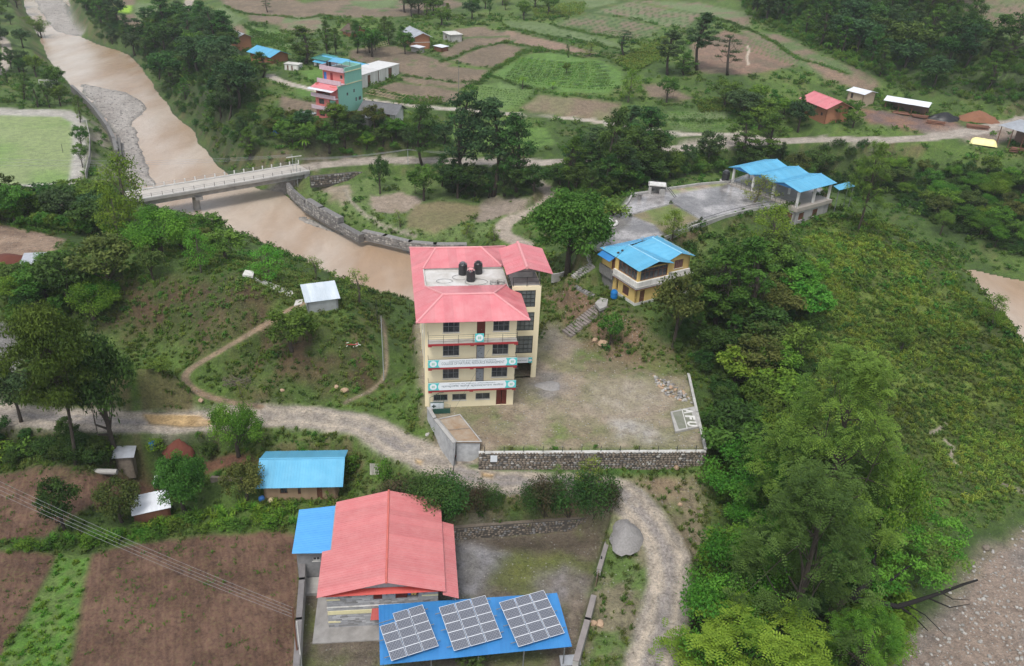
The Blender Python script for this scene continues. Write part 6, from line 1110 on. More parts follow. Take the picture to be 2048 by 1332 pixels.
def stones_on(root, a, b, z0, z1, sz=(.22, .4), n=280, face=1, mats=('stone2', 'stone', 'stone3', 'stone2'), seed=1, fill=.9, off=.02):
    """individual stones bedded on the face of a wall between the local points a and b; the face looks to the right of a-b"""
    rn = random.Random(seed); a_, d, nn, L_ = frame2(a, b); pr = []
    for k in range(8):
        m = MB(); m.blob((0, 0, 0), (.5, .22, .5), seed*10+k, 7, 4, .16); pr.append(m.mesh('stone', M[mats[k % len(mats)]]))
    cells = []; z = z0
    while z < z1-.05:
        hz = rn.uniform(sz[0]*.7, sz[0]*1.15); x = 0
        while x < L_-.1:
            w_ = rn.uniform(*sz)
            if rn.random() < fill: cells.append((x+w_/2, z+hz/2, w_, hz))
            x += w_+.03
        z += hz+.03
    rn.shuffle(cells); mb = MB(); 
    for i, (x, z, w_, hz) in enumerate(cells):
        q = a_+d*x-nn*off
        if i < n: o = link('stone', pr[i % 8], root); o.location = (q[0], q[1], z); o.rotation_euler = (0, 0, math.atan2(d[1], d[0])); o.scale = (w_, .34, hz)
        else:
            t = MB(); t.blob((0, 0, 0), (w_/2, .09, hz/2), i, 6, 4, .12); t.v = [(q[0]+v[0]*d[0]-v[1]*d[1], q[1]+v[0]*d[1]+v[1]*d[0], z+v[2]) for v in t.v]; mb.mi = 0; mb.add(t.v, t.f)
    if mb.v: mb.build('stones', M[mats[0]], root, kind='stuff')
# yard front wall with bars
w0, w1 = P(958, 904, .15), P(1410, 901, .15); r = empty('yard_wall', (w0[0], w0[1], 0), math.atan2(w1[1]-w0[1], w1[0]-w0[0]), 'long stone yard wall with white coping and a row of short iron bars', 'wall'); LW = float(np.hypot(*(w1-w0)[:2]))
MB().box(0, LW, -.2, .2, -3., .04).build('body', M['mortar'], r); MB().box(-.05, LW+.1, -.26, .22, .04, .13).build('coping', M['coping'], r); stones_on(r, (0, -.2), (LW, -.2), -2.3, .0, (.24, .5), 300, seed=3)
mb = []
for i in range(12):
    x = .6+i*(LW-1.0)/11.3; o = MB().box(-.03, .03, -.03, .03, 0, .72).build('iron_bar', M['bars'], r); o.location = (x, 0, .15)
o = MB().box(0, .75, -.03, .0, 0, .85).build('notice_cloth', M['signwhite'], r); o.location = (1.25, -.32, -.95)
q0 = [P(u, v, .25) for u, v in ((1411,898), (1394,825), (1377,748))]; wallpath('side_wall', 'low white topped wall on the right side of the college yard', q0, .0, .26, M['stone'], cap=M['coping'], base=2.0, capw=.03)
mb = []
e = [P(u, v, -.2) for u, v in ((1130,670),(1190,705),(1250,735),(1310,742),(1378,748))]
q0 = [P(u, v, .5) for u, v in ((857,823), (870,845), (908,893))]; g_w = wallpath('gate_wall', 'pale plastered wall beside the yard gate', q0, .5, .28, mat('stained_plaster', (.48,.48,.48), .85, (.28,.28,.29), 1.2, .8), cap=M['concrete'], base=3.6)
# gate hut: flat roofed pump room at the corner
go = P(912, 912, -2.5); gb = empty('gate_hut', go, math.atan2(*(P(955, 908, -2.5)-go)[[1, 0]]), 'low whitewashed corner room with a mossy flat concrete roof by the gate', 'hut')
fg = pixel_local(go, gb.rotation_euler.z)
rc = [fg(913, 884, 3.2), fg(963, 884, 3.2), fg(920, 830, 3.2), fg(877, 839, 3.2)]
mb = MB(); c2 = np.mean([q[:2] for q in rc], 0)
ins = [np.array(q[:2])+(c2-np.array(q[:2]))*.06 for q in rc]; mb.slab([(*q, 3.05) for q in ins], 4.2); mb.build('wall', mat('whitewashed_stone', (.5,.5,.5), .85, (.3,.3,.31), 1.6, .8, bump=.3), gb)
mb = MB(); mb.slab([(q[0], q[1], 3.2) for q in rc], .15); mb.build('roof_slab', mat('mossy_slab', (.26,.17,.10), .85, (.36,.32,.26), .55, 1.), gb)
mb = MB()
for i in range(4): mb.tube([(*rc[i][:2], 3.27), (*rc[(i+1) % 4][:2], 3.27)], .09, 4)
mb.build('roof_rim', M['concrete'], gb); mb = MB(); a_, b_2 = (np.array(rc[0])+rc[3])/2, (np.array(rc[1])+rc[2])/2; mb.tube([(*a_[:2], 3.24), (*b_2[:2], 3.24)], .06, 4); mb.build('roof_seam', M['stone2'], gb)
# green gate, medical sign
gp = P(866, 829, 0); gt = empty('gate', gp, math.radians(10), 'dark green metal gate at the corner of the yard', 'gate'); mb = MB()
for x in np.linspace(0, 2.0, 14): mb.box(x-.015, x+.015, -.015, .015, .1, 1.25+.25*math.sin(math.pi*x/2))
mb.box(0, 2, -.02, .02, .1, .15); mb.build('bar', M['greenmetal'], gt); MB().box(.02, 1.98, .017, .03, .15, .75).build('panel', M['greenmetal'], gt)
gp = P(860, 822, 0); gt = empty('sign_gate', gp, math.radians(8), 'white arched sign with a dark cross standing before the college corner', 'sign'); mb = MB()
for x in (0, 1.6): mb.tube([(x, 0, 0), (x, 0, 1.9)], .03, 5)
mb.tube([(0, 0, 1.9), (.4, 0, 2.05), (.8, 0, 2.3), (1.1, 0, 2.5), (1.6, 0, 2.55)], .03, 5)
for x in (.8, 1.0, 1.2, 1.4): mb.tube([(x, 0, 1.3), (x, 0, 2.4)], .015, 4)
mb.build('frame', M['greenmetal'], gt); pn = MB().box(.05, 1.58, -.05, -.02, .25, 1.25).build('panel', M['signwhite'], gt); MB().box(.05, 1.58, -.06, -.052, 1.12, 1.25).build('sign_top_band', M['greenmetal'], pn); m = MB(); m.box(.2, .7, -.06, -.052, .6, .75); m.box(.38, .53, -.06, -.052, .43, .599); m.box(.38, .53, -.06, -.052, .751, .92); m.build('cross', M['bars'], pn)
# AFU slab and its writing
ap = P(1340+9, 861, 0); q = [P(u, v, .28) for u, v in ((1351, 863), (1401, 852), (1391, 812), (1341, 823))]; af = empty('concrete_pad', q[0], math.atan2(*(q[1]-q[0])[[1, 0]]), 'concrete pad with the white letters AFU beside the yard wall', 'pad'); fa = lambda p_: (lambda d: (d[0]*math.cos(af.rotation_euler.z)+d[1]*math.sin(af.rotation_euler.z), -d[0]*math.sin(af.rotation_euler.z)+d[1]*math.cos(af.rotation_euler.z), 0))(p_-q[0])
lc = [fa(p_) for p_ in q]; mb = MB(); mb.slab(lc, .35); mb.build('slab', M['concrete'], af); c2 = np.mean(lc, 0); mb = MB(); mb.slab([tuple(np.array(p_)+(c2-np.array(p_))*np.array([.3, .14, 0])+[-.15, 0, .004]) for p_ in lc], .003); mb.build('moss_inlay', mat('mossy_pad', (.17,.18,.13), .9, (.26,.25,.22), 1.5, .7), af)
X = np.array(lc[1])[:2]; Yv = np.array(lc[3])[:2]
def loc_(s, t): v = X*s+Yv*t; return (v[0], v[1], .012)
ang = math.atan2(Yv[1], Yv[0])+math.pi
for i, ch in enumerate('AFU'):
    o = text(af, ch, 1., loc_(.70, .82-.32*i), 0, M['white'], 'letter', ext=.02, bold=.045, rz=ang, width=1.0 if ch != 'F' else .8, height=1.15)
    for v in o.data.vertices: pass
a_, b_2 = loc_(.47, .97), loc_(.47, .02); MB().tube([a_, b_2], .06, 4).build('white_line', M['white'], af)
# compound walls
tp = [P(u, v, -4.6) for u, v in ((606,1120),(604,1160),(598,1240),(589,1400))]; wallpath('compound_wall', 'plastered wall on the left side of the hall yard', tp, .1, .5, M['concrete'], cap=mat('dark_coping', (.2,.185,.18), .8, (.12,.11,.11), 1, .7), base=2.6, capw=.02)
tp = [P(u, v, -4.6) for u, v in ((1233,1024),(1216,1080),(1198,1140))]; wallpath('compound_wall', 'concrete wall on the right side of the hall yard, upper half', tp, .1, .42, M['concrete'], cap=mat('dark_coping2', (.24,.215,.2), .7, (.15,.135,.13), 1, .7), base=2.6, capw=.02)
tp = [P(u, v, -4.6) for u, v in ((1187,1195),(1175,1240),(1152,1322))]; wallpath('compound_wall', 'concrete wall on the right side of the hall yard, lower half', tp, .1, .5, M['concrete'], cap=mat('grey_coping', (.27,.24,.225), .7, (.17,.15,.145), 1, .7), base=2.6, capw=.02)
p = P(1200, 1138, -5.8); t = empty('broken_gate', p, math.radians(-110), 'dark broken gate leaf hanging in the gap of the right wall', 'gate'); mb = MB(); mb.slab([(0, 0, 0), (2.9, .3, .1), (2.7, .3, 1.2), (.2, 0, 1.3)], .05); mb.build('leaf', M['rust'], t); MB().tube([(0, 0, -.8), (0, 0, 1.7)], .08, 5).build('post', M['bars'], t)
a_, b_2 = P(905, 1052, -4.7), P(1230, 1027, -4.7); a_[2] = b_2[2] = 0
r = empty('retaining_wall', (a_[0], a_[1], -6.5), math.atan2(b_2[1]-a_[1], b_2[0]-a_[0]), 'mossy stone retaining wall at the back of the hall yard', 'wall'); LW = float(np.hypot(*(b_2-a_)[:2])); MB().box(0, LW, -.3, .3, -.5, 1.7).build('body', M['mortar'], r); stones_on(r, (0, -.3), (LW, -.3), .1, 1.65, (.24, .42), 260, seed=6, fill=.75, mats=('stone2', 'stone2', 'stone2', 'stone')); mb = MB(); mb.box(0, LW, -.3, .32, 1.7, 1.78); mb.build('coping', M['stone2'], r)
# gabion walls on the river flat
def gab(pts, z, h, th, label, seed, n=200):
    q = [P(u, v, z) for u, v in pts]; r = wallpath('gabion_wall', label, q, .0, th, M['stone'], base=h, cat='gabion wall'); o0 = q[0]; k = 0
    for a, b in zip(q[:-1], q[1:]):
        A_, B_ = (a-o0)[:2], (b-o0)[:2]; d = B_-A_; d /= np.linalg.norm(d); nn = np.array([-d[1], d[0]])
        if (a-np.array([*(nn+a[:2]), 0]))[:2]@a[:2] < 0: pass
        s = -1 if nn[1] > 0 else 1; L_ = np.linalg.norm(B_-A_)
        if nn[1] > 0: stones_on(r, A_-nn*th/2, B_-nn*th/2, -h+.3, -.05, (.4, .7), n//(len(q)-1), seed=seed+k, mats=('stone', 'stone3', 'stone', 'stone3'))
        else: stones_on(r, B_+nn*th/2, A_+nn*th/2, -h+.3, -.05, (.4, .7), n//(len(q)-1), seed=seed+k, mats=('stone', 'stone3', 'stone', 'stone3'))
        k += 1
gab([(576,366),(585,378),(610,399)], -5.6, 2.4, .7, 'smooth river wall joining the bridge abutment', 10, 60); gab([(617,398),(643,414),(680,434),(678,437)][:3], -5.2, 2.6, 1.3, 'broken stone gabion wall, upper piece by the river', 20, 110); gab([(610,406),(640,424),(680,446),(721,468)], -6.3, 1.6, 1.2, 'low gabion wall along the brown river, middle piece', 30, 110); gab([(729,461),(770,470),(820,482),(870,487),(930,487)], -6.2, 1.8, 1.3, 'long gabion wall running behind the college roof', 40, 160)
wallpath('river_wall', 'dark retaining wall along the upstream gravel bar', [P(u, v, -6.2) for u, v in ((143,170),(165,190),(190,216),(215,250),(227,275),(232,300))], 0, .8, M['stone'], base=3); wallpath('river_wall', 'straight low wall end standing in the gravel bar', [P(u, v, -7.2) for u, v in ((238,275),(240,300),(242,330))], 0, .5, M['stone'], base=2); wallpath('track_fence', 'grey green wall edging the sports track', [P(u, v, -3.6) for u, v in ((172,240),(179,270),(178,310),(170,345))], 0, .15, M['stone3'], base=1.6, cat='fence')
a_, b_2 = P(620, 352, -4.2), P(745, 340, -4.2); r = empty('road_wall', (a_[0], a_[1], -6.3), math.atan2(b_2[1]-a_[1], b_2[0]-a_[0]), 'dark stone wall holding up the main road beyond the bridge', 'wall'); LW = float(np.hypot(*(b_2-a_)[:2])); MB().box(0, LW, -.3, .5, -.5, 2.0).build('body', M['mortar'], r); stones_on(r, (0, -.3), (LW, -.3), 0, 1.95, (.4, .8), 200, seed=8)
# plaza edge walls and stairs
wallpath('terrace_wall', 'curved concrete parapet round the far side of the wet terrace', [P(u, v, 7.9) for u, v in ((1240,421),(1257,402),(1264,388),(1300,382),(1345,374),(1400,366),(1450,362),(1462,359))], 0, .3, M['concrete'], base=1.6); wallpath('terrace_wall', 'near stone parapet of the wet terrace below the lawn', [P(u, v, 7.8) for u, v in ((1330,473),(1365,458),(1400,446),(1450,430),(1505,416),(1560,408))], 0, .25, M['concrete'], base=2.4)
wallpath('terrace_wall', 'low wall beside the upper stairs left of the yellow house', [P(u, v, 6.6) for u, v in ((1172,497),(1207,514))], .1, .3, M['concrete'], base=3.4, cap=M['white']); wallpath('retaining_wall', 'grey stone retaining wall below the upper stairs', [P(u, v, 5.3) for u, v in ((1158,545),(1180,540),(1208,532))], 0, .35, M['stone'], base=3.2)
wallpath('retaining_wall', 'low edge wall at the foot of the big round tree', [P(u, v, 3.2) for u, v in ((1105,548),(1120,546),(1132,542))], 0, .3, M['concrete'], base=1.4)
wallpath('terrace_railing', 'thin post and rail fence on the near edge of the wet terrace', [P(u, v, 8.8) for u, v in ((1400,438),(1450,422),(1500,410),(1545,402))], .0, .04, M['bars'], base=.06, cat='railing')
def stairs(name, label, a, b, n, w_, m, th=.5, side=None):
    a, b = np.array(a, float), np.array(b, float); d = (b-a)[:2]; L_ = np.linalg.norm(d); r = empty(name, a, math.atan2(d[1], d[0]), label, 'stairs'); rise = (b[2]-a[2])/n; run = L_/n
    me = MB().box(0, run*.94, -w_/2, w_/2, -abs(rise)-th, 0).mesh('step', m)
    for i in range(n): o = link('step', me, r); o.location = (i*run, random.uniform(-.04, .04), (i+1)*rise); o.rotation_euler = (0, 0, random.uniform(-.02, .02))
    return r
M['stepstone'] = mat('step_stone', (.26,.225,.205), .85, (.17,.145,.13), 2, .7)
def st(nm, k, label, m, th=.5): a, b, w_, n = STAIRS[k]; return stairs(nm, label, P(*a), P(*b), n, w_, m, th)
st('stone_stairs', 'long', 'long flight of stone steps climbing from the yard to the yellow house', M['stepstone'])
mb = MB(); lp = [P(u, v, 3.5) for u, v in ((1190,606),(1200,595),(1216,598),(1214,612),(1200,618))]; o0 = lp[0]; mb.slab([p_-o0 for p_ in lp], .4); o = mb.build('stair_landing', M['concrete']); o.location = o0; tag(o, 'pale concrete landing at the top of the long stone steps', 'landing')
st('stone_stairs', 'low', 'narrow steps from the landing up beside the bank', M['stone']); st('stone_stairs', 'wide', 'wide stone steps turning below the retaining wall', M['stone3']); st('stone_stairs', 'dark', 'dark upper steps rising to the wet terrace', M['concrete']); st('stone_stairs', 'pale', 'three pale steps at the corner of the wet terrace', M['white'])
st('concrete_steps', 'hill', 'white concrete steps in a row down the hill to the tin hut', M['white'], .3); q = [g1(u, v)+[0, 0, .55] for u, v in ((486,556),(507,560),(509,549),(491,547))]; mb = MB(); mb.slab([p_-q[0] for p_ in q], .3); o = mb.build('concrete_landing', M['white']); o.location = q[0]; tag(o, 'white square landing at the top of the concrete steps', 'landing')
q = [g1(u, v)+[0, 0, .12] for u, v in ((588,613),(604,608),(606,600),(592,601))]; mb = MB(); mb.slab([p_-q[0] for p_ in q], .2); o = mb.build('concrete_landing', M['roof_slab']); o.location = q[0]; tag(o, 'wet concrete pad at the door of the tin hut', 'landing')
# concrete tank stand, black tank, round seat on the plaza
p = P(1296, 388, 7.5); t = empty('tank_stand', p, math.radians(-8), 'small concrete stand with a white flat top on the terrace edge', 'stand'); mb = MB(); mb.box(0, .5, 0, 1.8, 0, 1.35); mb.box(1.9, 2.9, 0, 1.8, 0, 1.05); mb.box(.5, 1.9, 1.5, 1.8, 0, 1.3); mb.build('base', M['concrete'], t); MB().box(-.1, 3.0, -.1, 2.0, 1.55, 1.7).build('top', M['white'], t); mb = MB()
for x in (0, 2.9): mb.tube([(x, .1, 1.), (x, .1, 2.6)], .04, 4)
mb.tube([(0, .1, 2.6), (2.9, .1, 2.3)], .03, 4); mb.tube([(2.9, .1, 1.7), (4.6, -.6, 0)], .05, 4); mb.tube([(3.1, .5, 1.7), (4.9, -.1, 0)], .05, 4); mb.build('frame', M['bars'], t)
p = P(1450, 363, 7.5); tank(p+[0, 0, .25], 'black water tank on a round base left of the pavilion', 1.25); o = MB().lathe([(1., 0), (1., .25)], n=20).build('concrete_disc', M['concrete']); o.location = p; tag(o, 'round concrete base under the black tank by the pavilion', 'base')
p = P(1210, 446, 7.5); t = empty('round_bench', p, 0, 'pale round concrete seat on the rim of the terrace', 'bench'); MB().lathe([(1.1, 0), (1.1, .5), (1.15, .55), (.9, .6)], n=22).build('seat', M['white'], t); mb = MB(); mb.tube([(1.9*math.cos(a), 1.9*math.sin(a), .2) for a in np.linspace(3.6, 6.6, 9)], .22, 5); mb.build('curb', M['white'], t)
p = P(1279, 398, 7.5); o = MB().lathe([(.35, 0), (.3, .7), (.45, .8), (.45, .95), (.1, 1.)], n=10).build('stone_stand', M['stone']); o.location = p; tag(o, 'short stone pedestal at the bend of the terrace parapet', 'pedestal')

# ================================================================ BRIDGE
ba, bb = P(607, 335, -4.), P(135, 413, -4.); bd = (bb-ba)[:2]; BL = float(np.hypot(*bd)); byaw = math.atan2(bd[1], bd[0]); br_ = empty('bridge', ba, byaw, 'concrete road bridge with white posts over the brown river', 'bridge')
# local x runs from the far end to the near left end, y to the camera side is positive
mb = MB(); mb.box(0, BL, -2.6, 3.0, -.35, 0); mb.build('deck', mat('bridge_deck', (.50,.46,.41), .75, (.38,.35,.31), .5, .7), br_)
for y in (-2.75, 2.65): MB().box(0, BL, y, y+.55, 0, .22).build('kerb', mat('kerb_concrete', (.52,.50,.47), .8, (.36,.35,.33), .8, .7), br_)
for y in (-1.6, 1.8): MB().box(0, BL, y, y+.45, -1.65, -.35).build('girder', M['concrete'], br_)
MB().box(0, BL, 2.8, 3.19, -.5, -.02).build('edge_beam', M['concrete'], br_)
mb = MB()
for x in np.arange(2, BL, 4.2): mb.box(x, x+.25, -1.2, 1.8, -1.5, -.36)
mb.build('cross_beam', M['concrete'], br_)
nb = int(BL/2.1); pm = MB().box(-.11, .11, -.1, .1, .22, 1.0).mesh('post', M['white']); pm2 = MB().box(-.035, .035, -.035, .035, .22, 1.0).mesh('post', M['bars'])
for i in range(nb+1):
    x = i*BL/nb
    for y, mm in ((-2.5, pm2), (2.9, pm)): o = link('rail_post', pm if y < 0 else pm2, br_); o.location = (x, y, 0)
mb = MB()
for y in (-2.5, 2.9):
    for z in (.55, .88): mb.tube([(0, y, z), (BL, y, z)], .025, 4)
mb.build('rail', M['metal'], br_)
c, s = math.cos(byaw), math.sin(byaw)
for u, v in ((399, 422),):
    p = P(u, v, ZR)-ba; x = p[0]*c+p[1]*s; t = MB(); t.lathe([(.75, -5.3), (.7, -2.3)], (x, .3), 20); t.build('pier', M['concrete'], br_); t = MB(); t.box(x-.75, x+.75, -2.1, 2.7, -2.35, -1.66); t.build('pier_cap', M['concrete'], br_)
for x in (1.2, BL-4): MB().box(x-1.2, x, -2.6, 3., -6, -.36).build('abutment', M['concrete'], br_)

# ================================================================ POLES AND WIRES
def pole(u, vb, vt, label, z=None, arm=0, m='pole', r=.07, rz=0., lean=(0, 0)):
    g = g1(u, vb) if z is None else P(u, vb, z); H = zat(g, vt)-g[2]; t = empty('utility_pole', g, rz, label, 'pole'); MB().tube([(0, 0, -.5), (lean[0], lean[1], H)], [r, r*.75], 6).build('shaft', M[m], t)
    if arm: MB().box(-arm/2, arm/2, -.05, .05, H-.35, H-.25).build('cross_arm', M['metal'], t); mb = MB(); [mb.lathe([(.05, H-.25), (.06, H-.1), (.02, H-.05)], (x, 0), 8) for x in (-arm*.45, -arm*.15, arm*.15, arm*.45)]; mb.build('insulator', M['white'], t)
    return np.array([g[0], g[1], g[2]+H]), t
T1, _ = pole(589, 371, 309, 'left one of the pair of steel poles beside the bridge end', arm=0); T2, _ = pole(596, 374, 316, 'right one of the pair of steel poles beside the bridge end', arm=0)
o = MB().box(-1.7, 1.7, -.08, .08, -.08, .08).build('cross_arm', M['white'], None); o.location = ((T1+T2)/2+[0, 0, -.1]); o.rotation_euler = (0, 0, .6); tag(o, 'pale cross arm joining the twin poles by the bridge', 'cross arm')
T3, _ = pole(1003, 0, 0, '', z=0) if False else (None, None)
T4, _ = pole(816, 330, 298, 'short steel pole beside the main road', m='pole')
T5, _ = pole(768, 760, 632, 'pale steel pole standing between the hill path and the college', lean=(-.1, 0), r=.06); pole(755, 650, 600, 'dark fence post near the river behind the tin hut', m='bars', r=.05); pole(781, 624, 598, 'thin fence post left of the college, upper', m='bars', r=.04); pole(819, 630, 606, 'thin fence post left of the college, nearest the wall', m='bars', r=.04); pole(751, 618, 595, 'thin fence post by the river bank', m='bars', r=.04)
T6, _ = pole(597, 1325, 1215, 'steel pole carrying the wires over the hall yard wall', z=-6., m='wood', r=.09); pole(604, 1340, 1243, 'short white pipe pole inside the left wall', z=-6.4, m='white', r=.06)
T7, _ = pole(905, 950, 893, 'dark leaning post at the road corner with a red flag', m='bars', r=.05, lean=(.35, 0)); pole(917, 182, 120, 'thin pole behind the white long building', m='metal', r=.06); pole(126, 305, 288, 'thin post on the playing field', m='bars', r=.06); pole(1137, 40, 8, 'thin pole at the top edge', m='bars', r=.05)
p = P(903, 915, -1.4); o = MB().slab([(0, 0, 0), (.5, .05, .1), (.35, 0, .9), (0, 0, .7)], .02).build('red_flag', M['red_trim']); o.location = p; tag(o, 'small red flag at the corner of the gate hut', 'flag')
for i, dz in enumerate((0, -.3, -.55, -.8)):
    e1, e2 = T6+[0, -.1*i, dz], P(-120, 905+i*9, 4.5-dz*.2); wire('power_line', [e1, e2], .011, M['wire'], ['topmost', 'second', 'third', 'lowest'][i]+' of the four wires crossing the brown fields', 'wire', .6, 14)
for i in range(3):
    wire('power_line', [T2+[0, 0, -.2*i], T4+[0, 0, -.1*i], P(1010, 300+i*4, 4.5)], .02, M['wire'], ['upper', 'middle', 'lower'][i]+' wire running from the bridge poles along the main road', 'wire', .5, 10)
    wire('power_line', [T1+[0, 0, -.2*i], P(-60, 315+i*7, 3)], .02, M['wire'], ['upper', 'middle', 'lower'][i]+' wire crossing the river above the bridge', 'wire', 1., 14)
wire('power_line', [P(1003, 655, 9.9), P(905, 825, 1.5)], .012, M['bars'], 'single wire hanging down across the college front', 'wire', .1, 6)

# ================================================================ HEAPS, STONES, ODDMENTS
def heap(name, label, cat, u, v, rx, ry, rz, m, seed=1, ang=0., jag=.12, dz=0.):
    g = g1(u, v); t = MB(); n, k = 26, 7; rn = np.random.default_rng(seed); vs = [(0, 0, rz)]
    for i in range(1, k+1):
        r = i/k
        for j in range(n): a = 2*math.pi*j/n; q = r*(1+jag*math.sin(3*a+seed)+.06*rn.normal()); vs.append((rx*q*math.cos(a), ry*q*math.sin(a), rz*(1-r**1.25)+rn.normal()*rz*.035-(.3 if i == k else 0)))
    t.add(vs, [(0, 1+j, 1+(j+1) % n) for j in range(n)]+[(1+(i-1)*n+j, 1+i*n+j, 1+i*n+(j+1) % n, 1+(i-1)*n+(j+1) % n) for i in range(1, k) for j in range(n)]); o = t.build(name, m, sm=True); o.location = g+[0, 0, dz]; o.rotation_euler = (0, 0, ang); return tag(o, label, cat)
heap('gravel_heap', 'pale grey heap of gravel beside the right compound wall', 'gravel heap', 1252, 1070, 1.75, 2.7, 1.35, M['gravel'], 2); heap('earth_heap', 'heap of red earth below the dirt road', 'earth heap', 362, 912, 1.8, 1.6, 1.5, M['redearth'], 3); heap('clay_heap', 'large orange clay mound cut into the bank at the brickyard', 'clay heap', 1955, 238, 5.5, 3.6, 2.2, M['orangeearth'], 4); heap('earth_heap', 'low mound of dark rubble in the upper right of the yard', 'rubble heap', 1097, 772, 1.8, 1.3, .25, M['gravel'], 5)
heap('rubbish_heap', 'black sheeted heap in the middle of the brickyard', 'heap', 1888, 238, 4.5, 2.2, 1.8, M['tarpk'], 6); heap('earth_heap', 'brown rubble pile in the left clearing', 'rubble heap', 20, 520, 3.5, 2.5, .8, M['redearth'], 7)
for i, (u, v, a, b) in enumerate(((1838,236,3.6,.9),(1800,228,4.2,.5),(1955,257,5,.8),(1870,247,4,.5),(2040,305,4.5,1.1))):
    g = g1(u, v); t = MB(); rn = random.Random(i)
    for k in range(16): y = rn.uniform(-.9, .9); z = rn.uniform(.1, b); x = rn.uniform(-.4, .4); t.tube([(x-a/2, y, z), (x+a/2, y+rn.uniform(-.3, .3), z+rn.uniform(-.1, .1))], .1, 5)
    o = t.build('log_pile', mat('log_%d' % i, (.20,.09,.06), .9, (.12,.07,.05), 2, .7)); o.location = g; o.rotation_euler = (0, 0, -.35); tag(o, ['stack of reddish firewood below the silver tin roof', 'dark scattered timber left of the firewood stack', 'orange logs beside the clay mound', 'brown poles lying at the brickyard edge', 'reddish bricks and logs under the right edge shed'][i], 'wood pile')
t = MB(); n, k = 13, 7; rn = np.random.default_rng(3); vs = [(-3.1+6.2*i/(n-1), -1.3+2.6*j/(k-1), (1.15*min(1, 2.6*math.sin(math.pi*j/(k-1)))*min(1, 3*math.sin(math.pi*i/(n-1)))+rn.normal()*.06) if 0 < j < k-1 and 0 < i < n-1 else -.1) for j in range(k) for i in range(n)]
t.add(vs, [(j*n+i, j*n+i+1, (j+1)*n+i+1, (j+1)*n+i) for j in range(k-1) for i in range(n-1)]); o = t.build('tarpaulin', M['tarp'], sm=True); o.location = g1(1966, 289)+[0, 0, .2]; o.rotation_euler = (0, 0, -.42); tag(o, 'bright yellow tarpaulin over a stack beside the main road', 'tarpaulin')
t = MB(); vs = [(-1+2*i/6, -.8+1.6*j/4, .5+.35*math.sin(i*1.3+j)+.1*j) for j in range(5) for i in range(7)]; t.add(vs, [(j*7+i, j*7+i+1, (j+1)*7+i+1, (j+1)*7+i) for j in range(4) for i in range(6)]); o = t.build('tarpaulin', M['tarpb']); o.location = g1(548, 272); tag(o, 'blue tarpaulin sheet on the bank left of the pink house', 'tarpaulin')
o = MB().slab([(0,0,.9),(1.4,.1,.9),(1.5,1.2,1.1),(0,1.1,1.1)], .05).build('tarpaulin', M['tarpb']); o.location = g1(603, 236); tag(o, 'small blue sheet beside the lean-to of the pink house', 'tarpaulin')
g = g1(748, 950); t = MB()
for k in range(5): x = -.45+.2*k; t.add([(x, 0, .05), (x+.2, .1*(k % 2), .0), (x+.17, .1, 1.5), (x+.02, .05, 1.6), (x, .9, .1), (x+.2, .9, .1)], [(0,1,2,3),(3,2,5,4)])
o = t.build('cloth_tent', M['sack']); o.location = g; tag(o, 'off white cloth draped like a tent beside the road bank', 'cloth')
for i, (u, v, m_, lb) in enumerate(((524,1003,'tarpb','blue sack at the corner of the mud house'),(543,1006,'cane','straw coloured basket beside the blue sack'))):
    t = MB(); t.blob((0, 0, .35), (.35, .3, .38), i, 9, 6, .15); o = t.build('sack', M[m_], sm=True); o.location = g1(u, v); tag(o, lb, 'sack')
g = g1(520, 985); wallpath('retaining_wall', 'dark dry stone wall beside the mud house terrace', [g1(425, 962)+[0,0,.6], g1(480, 965)+[0,0,.6], g1(520, 968)+[0,0,.6]], 0, .4, M['stone2'], base=1.4)
t = MB(); t.tube([(-1.6, 0, .3), (1.6, .1, .3)], .32, 12); o = t.build('concrete_pipe', M['concrete']); o.location = g1(206, 948); tag(o, 'grey concrete pipe lying in the garden by the outhouse', 'pipe')
p = g1(315, 942); t = empty('blue_barrel', p, 0, 'blue plastic drum behind the narrow tin roof', 'barrel'); MB().lathe([(.35, 0), (.38, .3), (.38, .8), (.33, .95)], n=16).build('drum', M['bluebarrel'], t); MB().lathe([(.3, .95), (.3, 1.0), (.1, 1.)], n=12).build('lid', M['bluebarrel'], t)
# cane bed frames in the fields
for k, (q, lb) in enumerate(((((745,182),(815,193),(800,204),(730,190)), 'cane frame laid over the field beside the white wall'), (((730,96),(776,84),(778,92),(736,102)), 'cane frame on the field below the upper trees'))):
    w_ = [g1(u, v)+[0, 0, .5] for u, v in q]; t = MB(); o0 = w_[0].copy(); w_ = [a-o0 for a in w_]
    for s in np.linspace(0, 1, 10): t.tube([w_[0]+(w_[1]-w_[0])*s, w_[3]+(w_[2]-w_[3])*s], .05, 4)
    for s in (0, .5, 1): t.tube([w_[0]+(w_[3]-w_[0])*s, w_[1]+(w_[2]-w_[1])*s], .05, 4)
    for a in w_: t.tube([a-[0, 0, .6], a], .05, 4)
    o = t.build('cane_frame', M['cane']); o.location = o0; tag(o, lb, 'frame')
